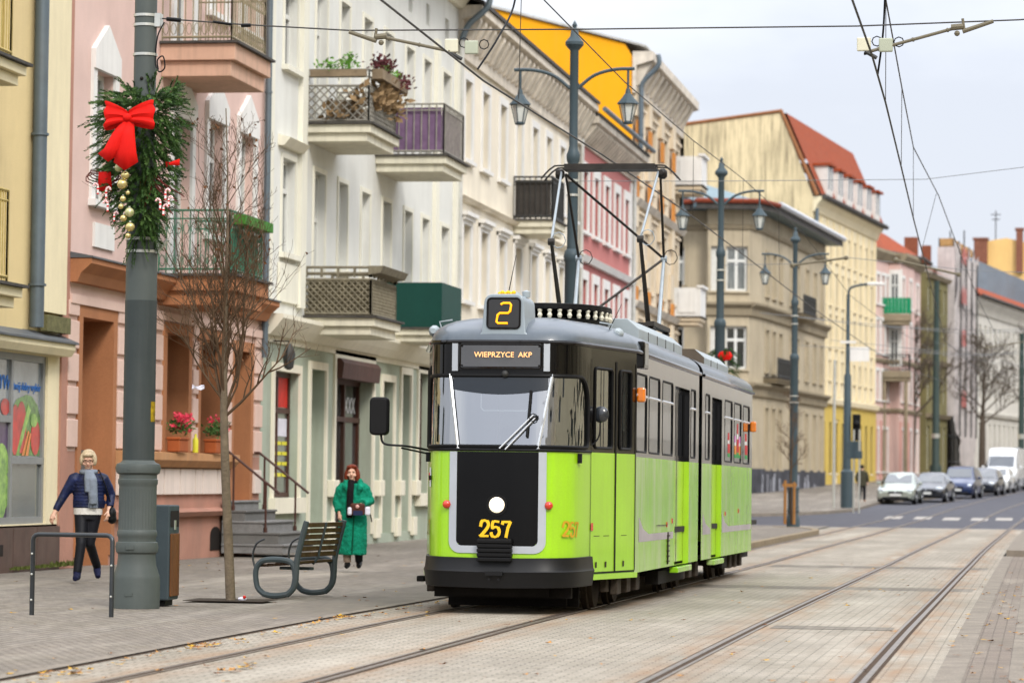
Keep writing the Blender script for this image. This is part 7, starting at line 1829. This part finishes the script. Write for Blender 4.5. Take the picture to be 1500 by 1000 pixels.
# ---- woman in the long green coat
p = thing('person', 'red-haired woman in a long fluffy emerald green coat walking on the pavement', 'person', (-10.2, 46.97, .004), R(8)); p.scale = (.97,)*3
b = MB()
torso(b, [((0, 0, .78), .16, .12), ((0, 0, .95), .15, .11), ((0, 0, 1.15), .145, .1), ((0, 0, 1.22), .13, .09), ((0, 0, 1.3), .08, .06), ((0, 0, 1.37), .052, .05)])
b.tube([(0, 0, 1.32), (0, -.01, 1.42)], [.052, .048], 10); q2 = head(b, (-.02, -.03, 1.475), 1, .05)
ar = [(-.15, 0, 1.23), (-.24, .05, 1.03), (-.2, -.06, .84)]; al = [(.15, 0, 1.23), (.25, .03, 1.04), (.12, -.19, .98)]
for A in (ar, al): b.tube(A, [.048, .04, .03], 10)
hand(b, ar[-1], (.1, -.3, -.9), (-.6, -.5, 0), .95, .7, 1); hand(b, al[-1], (-.85, -.3, -.25), (0, -.6, .6), .95, .9, -1)
lr = [(-.08, 0, .8), (-.085, -.06, .44), (-.07, -.07, .09)]; ll = [(.08, 0, .8), (.08, .03, .44), (.1, .1, .1)]
for A in (lr, ll): b.tube(A, [.08, .052, .04], 12)
b.tube([(-.07, -.06, .05), (-.07, -.2, .03)], [.04, .03], 8); b.tube([(.1, .1, .06), (.105, -.03, .035)], [.04, .03], 8)
rm(b.build('body', M_skin, p), .007, 2); face(p, q2, 1, '#b5645c')
M_emer = mat('emerald fleece', '#0a6a50', .95, .3, 9, .9, 55, c2='#119070', spec=.2)
b = MB(); torso(b, [((.0, .0, .21), .22, .2), ((.0, .0, .5), .23, .195), ((0, 0, .8), .22, .175), ((0, 0, 1.0), .215, .16), ((0, 0, 1.15), .21, .15), ((0, 0, 1.25), .19, .12), ((0, 0, 1.31), .13, .1), ((0, .01, 1.35), .09, .085)])
b.tube([(-.12, 0, 1.27), (-.185, .01, 1.22), ar[1], (-.2, -.05, .88)], [.07, .092, .088, .078], 12); b.tube([(.12, 0, 1.27), (.185, .01, 1.22), al[1], (.15, -.17, .99)], [.07, .092, .09, .08], 12); b.ball((-.16, 0, 1.25), .08); b.ball((.16, 0, 1.25), .08)
b.tube([(-.03, -.12, 1.1), (-.1, -.13, 1.25), (-.11, -.02, 1.37)], [.02, .05, .04], 8); b.tube([(.05, -.12, 1.1), (.13, -.13, 1.25), (.11, -.02, 1.37)], [.02, .05, .04], 8)
o = rm(b.build('coat', M_emer, p), .014, 2)
tx = bpy.data.textures.new('fleece', 'CLOUDS'); tx.noise_scale = .05; dm = o.modifiers.new('fleece', 'DISPLACE'); dm.texture = tx; dm.strength = .03; dm.mid_level = .5; dm.texture_coords = 'LOCAL'
b = MB(); b.tube([(.01, -.205, .24), (.02, -.2, .5), (.03, -.18, .82)], [.012, .012, .01], 6); b.build('coat_opening', mat('coat fold', '#064a33', .95, .2, 8), p)
M_scb = mat('black scarf', '#141012', .9, .3, 8, .5, 40)
b = MB(); b.tube(ering((-.01, -.01, 1.335), .08, .075, 14), .03, 8, closed=True); b.tube([(-.02, -.11, 1.36), (-.03, -.17, 1.2), (-.035, -.185, 1.0), (-.04, -.19, .78)], [.05, .055, .055, .05], 10); rm(b.build('scarf', M_scb, p), .012, 2)
M_redh = mat('auburn hair', '#6d2a12', .55, .3, 14, .6, 60)
b = MB()
for (x, y, z, r, sc) in ((0, .03, .05, .1, (.98, 1.0, .9)), (-.085, .0, -.05, .045, (.8, 1.0, 2.4)), (.085, .0, -.05, .05, (.9, 1.0, 2.5)), (.12, .0, -.14, .04, (1, 1, 1.8)), (0, .08, -.08, .075, (1.2, .7, 1.8)), (-.04, -.05, .1, .045, (1, .7, .6)), (.04, -.05, .1, .045, (1, .7, .6))): b.ball(q2(x, y, z), r, 14, 0, sc)
rm(b.build('hair', M_redh, p), .009, 2)
for A, toe, mm in ((lr, (-.07, -.21, .03), mat('patterned tights', '#7b6a5c', .8, .35, 40)), (ll, (.105, -.04, .03), M_trou)):
    an = Vector(A[2]); kn = Vector(A[1]); b = MB(); b.tube([kn, kn.lerp(an, .5), an], [.07, .07, .06], 10); b.build('trouser_leg', mm, p, smooth=True)
    b = MB(); b.tube([an+Vector((0, .04, -.03)), an+Vector((0, -.04, -.045)), Vector(toe)], [.05, .045, .035], 10); b.build('boot', M_rub, p, smooth=True)
hb = thing('handbag', 'small brown and white handbag held by the woman in green', 'bag', (-10.2, 46.97, .004), R(8))
b = MB(); b.box(-.02, .2, -.31, -.22, .8, .98); bd = b.build('bag_body', mat('brown bag leather', '#4a281c', .6, .2, 6), hb, bevel=.03)
b = MB(); b.box(-.06, .01, -.32, -.225, .8, .92); b.box(.2, .28, -.3, -.22, .8, .93); b.build('white_panel', M_wp, bd, bevel=.025)
b = MB(); b.box(.03, .17, -.325, -.31, .8, .87); b.build('blue_pocket', mat('dark blue pocket', '#1f2846', .6, .1), bd); b = MB(); b.ball((.09, -.32, .93), .03, 8); b.build('clasp', mat('pink clasp', '#d5a59a', .4, .1), bd)
b = MB(); b.tube(smooth_path([(.22, -.26, .95), (.28, -.2, .8), (.3, -.18, .7)], 4), .01, 5); b.build('strap', M_rub, bd)

# ---- distant pedestrian by the parked cars
p = thing('person', 'distant pedestrian in dark olive coat behind the silver parked car', 'person', (-7.95, 146.5, .48), R(170))
b = MB(); torso(b, [((0, 0, .8), .16, .12), ((0, 0, 1.1), .15, .11), ((0, 0, 1.35), .17, .1), ((0, 0, 1.42), .1, .08), ((0, 0, 1.46), .055, .05)]); head(b, (0, -.02, 1.56)); b.tube([(0, 0, 1.4), (0, 0, 1.5)], .05, 8)
for sg in (-1, 1): b.tube([(sg*.09, 0, .85), (sg*.1, -.05, .45), (sg*.1, .05*sg, .06)], [.085, .06, .045], 10); b.tube([(sg*.1, .05*sg, .04), (sg*.1, .05*sg-.18, .03)], [.04, .03], 8); b.tube([(sg*.17, 0, 1.36), (sg*.25, .02, 1.1), (sg*.23, -.1, .88)], [.05, .042, .03], 8); hand(b, (sg*.23, -.1, .88), (0, -.3, -.9), (sg, 0, 0), 1, .6, sg)
rm(b.build('body', M_skin, p), .009, 2)
b = MB(); torso(b, [((0, 0, .72), .22, .16), ((0, 0, 1.1), .2, .15), ((0, 0, 1.35), .2, .13), ((0, 0, 1.45), .1, .09)])
for sg in (-1, 1): b.tube([(sg*.17, 0, 1.36), (sg*.26, .02, 1.1), (sg*.24, -.08, .92)], [.08, .075, .06], 10)
rm(b.build('coat', mat('olive coat', '#3f3d30', .9, .2, 5), p), .016, 2)
b = MB()
for sg in (-1, 1): b.tube([(sg*.09, 0, .85), (sg*.1, -.05, .45), (sg*.1, .05*sg, .08)], [.1, .075, .06], 10)
b.build('trousers', M_trou, p, smooth=True); b = MB(); b.ball((0, .01, 1.6), .1, 12); b.build('hair', M_dark, p, smooth=True)

# ------------------------------------------------------------------ parked cars
M_tyre = mat('tyre rubber', '#17171a', .85, .2, 8); M_rim = mat('alloy rim', '#9a9ea3', .35, .15, 6, metal=.6); M_cgl = mat('car glass', '#1a2630', .04, .3, 2, spec=1.0, coat=1.0); M_hl = mat('headlamp glass', '#c9d0d6', .12, .15, 8, coat=1, metal=.3)
M_plt = mat('number plate', '#d2d3cf', .5, .1, 10); M_blk = mat('black plastic', '#1b1c1f', .6, .2, 6)
def car(name, label, cat, x, y, rz, paint, st, W=.87, wb=(.85, 3.35), wr=.31, group='vehicles parked along the left kerb', belt=.92, van=False):
    """st: stations (y, top z, roof half-width or None for bonnet/boot)"""
    t = thing(name, label, cat, (x, y, zg(y)), R(rz), group); L = st[-1][0]
    def sec(yy, top, hr, k=1):
        f = min(1, yy/.35, (L-yy)/.3+.0001); f = max(0, f); hw = W*(.86+.14*math.sqrt(f)); zb = .2+.1*(1-f)
        bz = min(belt, top-.05) if hr else top-.07; hr_ = hr if hr else hw*.8
        half = [(0, zb), (hw*.9, zb), (hw*.985, zb+.1), (hw, (zb+bz)/2), (hw*.97, bz), (hr_+(.02 if hr else 0), top-.06), (hr_*.85, top), (0, top+.015)]
        return [(px, yy, z) for px, z in half]+[(-px, yy, z) for px, z in half[-2:0:-1]]
    b = MB(); b.loft([sec(*s) for s in st]); b.build('body', paint, t, smooth=True, ang=32)
    cab = [s for s in st if s[2]]; i0 = st.index(cab[0]); i1 = st.index(cab[-1]); pre = st[i0-1]; post = st[i1+1] if i1+1 < len(st) else None
    def lerp(a, b_, f): return tuple(p+(q-p)*f for p, q in zip(a, b_))
    A = sec(*pre); B = sec(*cab[0])
    b = MB(); a0, a1 = lerp(A[5], B[5], .12), lerp(A[5], B[5], .92); e = Vector((0, -.012, .014))
    hw0, hw1 = a0[0]*.93, a1[0]*.92; k = 6
    b.sheet([[Vector((-hw0+2*hw0*i/k, a0[1]-.02*math.sin(math.pi*i/k), a0[2]+.045))+e for i in range(k+1)], [Vector((-hw1+2*hw1*i/k, a1[1]-.02*math.sin(math.pi*i/k), a1[2]+.035))+e for i in range(k+1)]]); b.build('windscreen', M_cgl, t, smooth=True)
    for sg in (-1, 1):
        b = MB(); C = sec(*cab[0]); D = sec(*cab[-1]) if not van else sec(*cab[1]); ex = .012
        y0, y1 = C[5][1], D[5][1]; n = 1 if van else 2
        for q in range(n):
            ya, yb = y0+(y1-y0)*q/n+.06, y0+(y1-y0)*(q+1)/n-.04
            xb, xt = C[4][0]+ex, C[5][0]+ex; zb_, zt = belt+.03, C[5][2]-.03
            fx = lambda z: xb+(xt-xb)*(z-belt)/(C[5][2]-belt)
            fr_ = .45 if q == 0 else .0; bk = .3 if (q == n-1 and not van) else 0
            b.face([(sg*fx(zb_), ya-fr_, zb_), (sg*fx(zb_), yb+bk, zb_), (sg*fx(zt), yb, zt), (sg*fx(zt), ya, zt)])
        b.build('side_window', M_cgl, t)
        b = MB(); b.ball((sg*W*.7, .1, .66 if not van else .82), .15, 10, 0, (1.2, .6, .62)); b.build('headlight', M_hl, t, smooth=True)
        b = MB(); b.ball((sg*(W+.1), cab[0][0]-.25, belt+.06), .1, 8, 0, (1.1, .6, .8)); b.build('door_mirror', paint, t, smooth=True)
        for w_ in wb:
            b = MB(); b.lathe([(.17, -.1), (wr*.93, -.1), (wr, -.06), (wr, .06), (wr*.93, .1), (.17, .1)], (sg*(W-.08), w_, wr), 20, axis='x'); w = b.build('wheel', M_tyre, t, smooth=True)
            b = MB(); b.lathe([(0, .03), (.1, .05), (.19, .03), (.2, 0)], (sg*(W-.0), w_, wr), 14, axis='x') if sg > 0 else b.lathe([(0, -.03), (.1, -.05), (.19, -.03), (.2, 0)], (sg*(W-.0), w_, wr), 14, axis='x'); b.build('rim', M_rim, w, smooth=True)
            b = MB(); b.tube([(sg*(W+.004), w_+(wr+.05)*math.cos(R(a)), wr+(wr+.05)*math.sin(R(a))) for a in range(-10, 191, 20)], .03, 6); b.build('wheel_arch', M_blk, t)
    b = MB(); b.box(-.33, .33, -.03, .06, .5 if not van else .62, .62 if not van else .78); b.box(-W*.7, W*.7, -.02, .05, .26, .36); b.build('grille', M_blk, t, bevel=.02)
    b = MB(); b.box(-.26, .26, -.045, -.02, .4, .5); b.build('number_plate', M_plt, t)
    b = MB(); b.ball((0, -.02, .57 if not van else .72), .05, 8, 0, (1, .4, 1)); b.build('badge', M_rim, t)
    return t
hatch = [(0, .60, None), (.06, .68, None), (.3, .78, None), (1.05, .94, None), (1.85, 1.46, .58), (2.5, 1.5, .6), (3.3, 1.44, .57), (3.85, .98, None), (4.0, .9, None), (4.05, .6, None)]
sedan = [(0, .58, None), (.06, .66, None), (.3, .74, None), (1.15, .92, None), (1.9, 1.40, .56), (2.5, 1.44, .58), (3.2, 1.38, .56), (3.9, 1.0, None), (4.4, .96, None), (4.5, .65, None)]
suv = [(0, .66, None), (.06, .78, None), (.3, .9, None), (1.0, 1.02, None), (1.65, 1.6, .62), (2.6, 1.66, .63), (3.7, 1.6, .6), (4.2, 1.1, None), (4.35, .8, None)]
vanst = [(0, .8, None), (.06, .95, None), (.25, 1.12, None), (.75, 1.3, None), (1.45, 2.1, .76), (1.9, 2.48, .78), (3.0, 2.55, .8), (5.4, 2.5, .79), (5.5, 1.2, None)]
P = lambda n, c, mt=.5: mat(n, c, .25, .06, 2, coat=1.0, metal=mt)
car('parked_car', 'silver green hatchback, the nearest of the parked cars facing the camera', 'car', -6.45, 147, -4, P('silver green paint', '#a3ab9f'), hatch)
car('parked_car', 'black saloon parked directly behind the silver green hatchback', 'car', -5.25, 152.5, -6, P('black car paint', '#20222a'), sedan)
car('parked_car', 'dark blue people carrier parked third in the row with a wide grille', 'car', -4.05, 162, -6, P('dark blue paint', '#25355c'), suv, belt=1.0)
car('parked_car', 'dark grey hatchback parked between the blue car and the white car', 'car', -3.05, 170, -7, P('dark grey paint', '#2c3038'), hatch)
car('parked_car', 'small white hatchback parked just in front of the white van', 'car', -2.5, 177.5, -7, P('white car paint', '#dcdedd', 0), hatch)
car('parked_van', 'tall white delivery van parked behind the white hatchback', 'van', -2.2, 185, -7, P('white van paint', '#dcdedf', 0), vanst, W=.98, wb=(1.0, 4.3), wr=.34, belt=1.32, van=True)
car('parked_car', 'dark estate car parked behind the van at the right edge', 'car', -.3, 196, -8, P('charcoal paint', '#2a2c30'), suv, belt=1.0)
# ------------------------------------------------------------------ sky, sun, camera
W = bpy.data.worlds.new('World'); SC.world = W; W.use_nodes = True
nt = W.node_tree; N = nt.nodes; L = nt.links; bg = N['Background']
sky = N.new('ShaderNodeTexSky'); sky.sky_type = 'NISHITA'; sky.sun_disc = False
SUN_EL, SUN_ROT = R(38), R(150)
sky.sun_elevation = SUN_EL; sky.sun_rotation = SUN_ROT; sky.air_density = 1.0; sky.dust_density = 2.5
tc = N.new('ShaderNodeTexCoord'); mp = N.new('ShaderNodeMapping'); mp.inputs['Scale'].default_value = (1, 1, 2.6)
nz = N.new('ShaderNodeTexNoise'); nz.inputs['Scale'].default_value = 2.6; nz.inputs['Detail'].default_value = 8; nz.inputs['Roughness'].default_value = .55
L.new(tc.outputs['Generated'], mp.inputs[0]); L.new(mp.outputs[0], nz.inputs['Vector'])
rp = N.new('ShaderNodeValToRGB'); rp.color_ramp.elements[0].position = .4; rp.color_ramp.elements[1].position = .64
rp.color_ramp.elements[0].color = (5.8, 6.05, 6.75, 1); rp.color_ramp.elements[1].color = (8.2, 8.35, 8.7, 1)
L.new(nz.outputs['Fac'], rp.inputs[0])
mx = N.new('ShaderNodeMix'); mx.data_type = 'RGBA'; mx.inputs[0].default_value = .86
sx = N.new('ShaderNodeSeparateXYZ'); L.new(tc.outputs['Generated'], sx.inputs[0])
ov = N.new('ShaderNodeMapRange'); ov.inputs[1].default_value = .12; ov.inputs[2].default_value = 1; ov.inputs[3].default_value = 1; ov.inputs[4].default_value = 3.2
L.new(sx.outputs[2], ov.inputs[0])      # overcast sky: the zenith is brighter than the horizon
vm = N.new('ShaderNodeVectorMath'); vm.operation = 'SCALE'; L.new(rp.outputs[0], vm.inputs[0]); L.new(ov.outputs[0], vm.inputs['Scale'])
L.new(sky.outputs[0], mx.inputs[6]); L.new(vm.outputs[0], mx.inputs[7]); L.new(mx.outputs[2], bg.inputs[0])
bg.inputs[1].default_value = .1
sl = bpy.data.lights.new('sun', 'SUN'); sl.energy = 1.5; sl.angle = R(14); sl.color = (1, .95, .88)
so = bpy.data.objects.new('sun', sl); COL.objects.link(so)
d = Vector((math.sin(SUN_ROT)*math.cos(SUN_EL), math.cos(SUN_ROT)*math.cos(SUN_EL), math.sin(SUN_EL)))
so.rotation_euler = d.to_track_quat('Z', 'Y').to_euler()

def set_cam():
    F, H, RHO = 4650.0, 1.40, .012; yaw, pit = R(9.423185882757778), R(2.447384376514508)
    f = Vector((-math.sin(yaw)*math.cos(pit), math.cos(yaw)*math.cos(pit), math.sin(pit)))
    r = f.cross(Vector((0, 0, 1))).normalized(); u = r.cross(f); c, s_ = math.cos(RHO), math.sin(RHO)
    r2, u2 = r*c+u*s_, u*c-r*s_
    cd = bpy.data.cameras.new('camera'); co = bpy.data.objects.new('camera', cd); COL.objects.link(co)
    cd.sensor_width = 36; cd.lens = F/1500*36; cd.clip_start = .5; cd.clip_end = 3000
    cd.dof.use_dof = True; cd.dof.focus_distance = 33.5; cd.dof.aperture_fstop = 2.8
    co.matrix_world = Matrix(((r2.x, u2.x, -f.x, 0), (r2.y, u2.y, -f.y, 0), (r2.z, u2.z, -f.z, H), (0, 0, 0, 1)))
    SC.camera = co
set_cam()
SC.view_settings.view_transform = 'Standard'; SC.view_settings.look = 'None'; SC.view_settings.exposure = 0.56; SC.view_settings.gamma = 1
SC.render.engine = 'CYCLES'; SC.cycles.use_denoising = True
SC.cycles.max_bounces = 8; SC.cycles.diffuse_bounces = 3; SC.cycles.transparent_max_bounces = 24; SC.cycles.caustics_reflective = False; SC.cycles.caustics_refractive = False

# every far-apart piece of a part becomes a part of its own
import numpy as np
def split_pieces():
    for o in list(bpy.data.objects):
        if o.type != 'MESH' or o.get('kind') or o.name.split('.')[0] in KEEP: continue
        me = o.data; nv = len(me.vertices)
        if nv == 0 or nv > 60000: continue
        par = list(range(nv))
        def find(a):
            while par[a] != a: par[a] = par[par[a]]; a = par[a]
            return a
        for e in me.edges:
            a, b_ = find(e.vertices[0]), find(e.vertices[1])
            if a != b_: par[a] = b_
        roots = [find(i) for i in range(nv)]; ids = {r: k for k, r in enumerate(dict.fromkeys(roots))}; k = len(ids)
        if k < 2 or k > 800: continue
        isl = np.array([ids[r] for r in roots]); co = np.empty(nv*3, dtype=np.float32); me.vertices.foreach_get('co', co); co = co.reshape(nv, 3)
        lo = np.full((k, 3), 1e9); hi = np.full((k, 3), -1e9); np.minimum.at(lo, isl, co); np.maximum.at(hi, isl, co)
        size = (hi-lo).max(axis=1); gap = np.maximum(0, np.maximum(lo[:, None]-hi[None], lo[None]-hi[:, None]))
        near = np.sqrt((gap**2).sum(axis=2)) <= np.maximum(.02, .5*np.maximum(size[:, None], size[None]))
        comp = -np.ones(k, int); n = 0
        for i in range(k):
            if comp[i] >= 0: continue
            st_ = [i]; comp[i] = n
            while st_:
                j = st_.pop()
                for q in np.nonzero(near[j] & (comp < 0))[0]: comp[q] = n; st_.append(q)
            n += 1
        if n < 2: continue
        V = [tuple(v.co) for v in me.vertices]; nm = o.name.split('.')[0]; cm = comp[isl]; mods = [m for m in o.modifiers if m.type == 'BEVEL']
        for g in range(n):
            idx = np.nonzero(cm == g)[0]; mp_ = {int(v): i for i, v in enumerate(idx)}
            P_ = [p for p in me.polygons if cm[p.vertices[0]] == g]
            m2 = bpy.data.meshes.new(nm); m2.from_pydata([V[int(v)] for v in idx], [], [[mp_[v] for v in p.vertices] for p in P_])
            for mm in me.materials: m2.materials.append(mm)
            for a, b_ in zip(m2.polygons, P_): a.material_index = b_.material_index; a.use_smooth = b_.use_smooth
            if any(p.use_smooth for p in P_): m2.set_sharp_from_angle(angle=R(38))
            if g == 0: o.data = m2
            else:
                c = o.copy(); c.data = m2; c.name = nm; COL.objects.link(c)
KEEP = {'branches', 'leaves', 'fir_branches', 'dead_leaves', 'green_leaves', 'dark_leaves', 'wall'}
split_pieces()
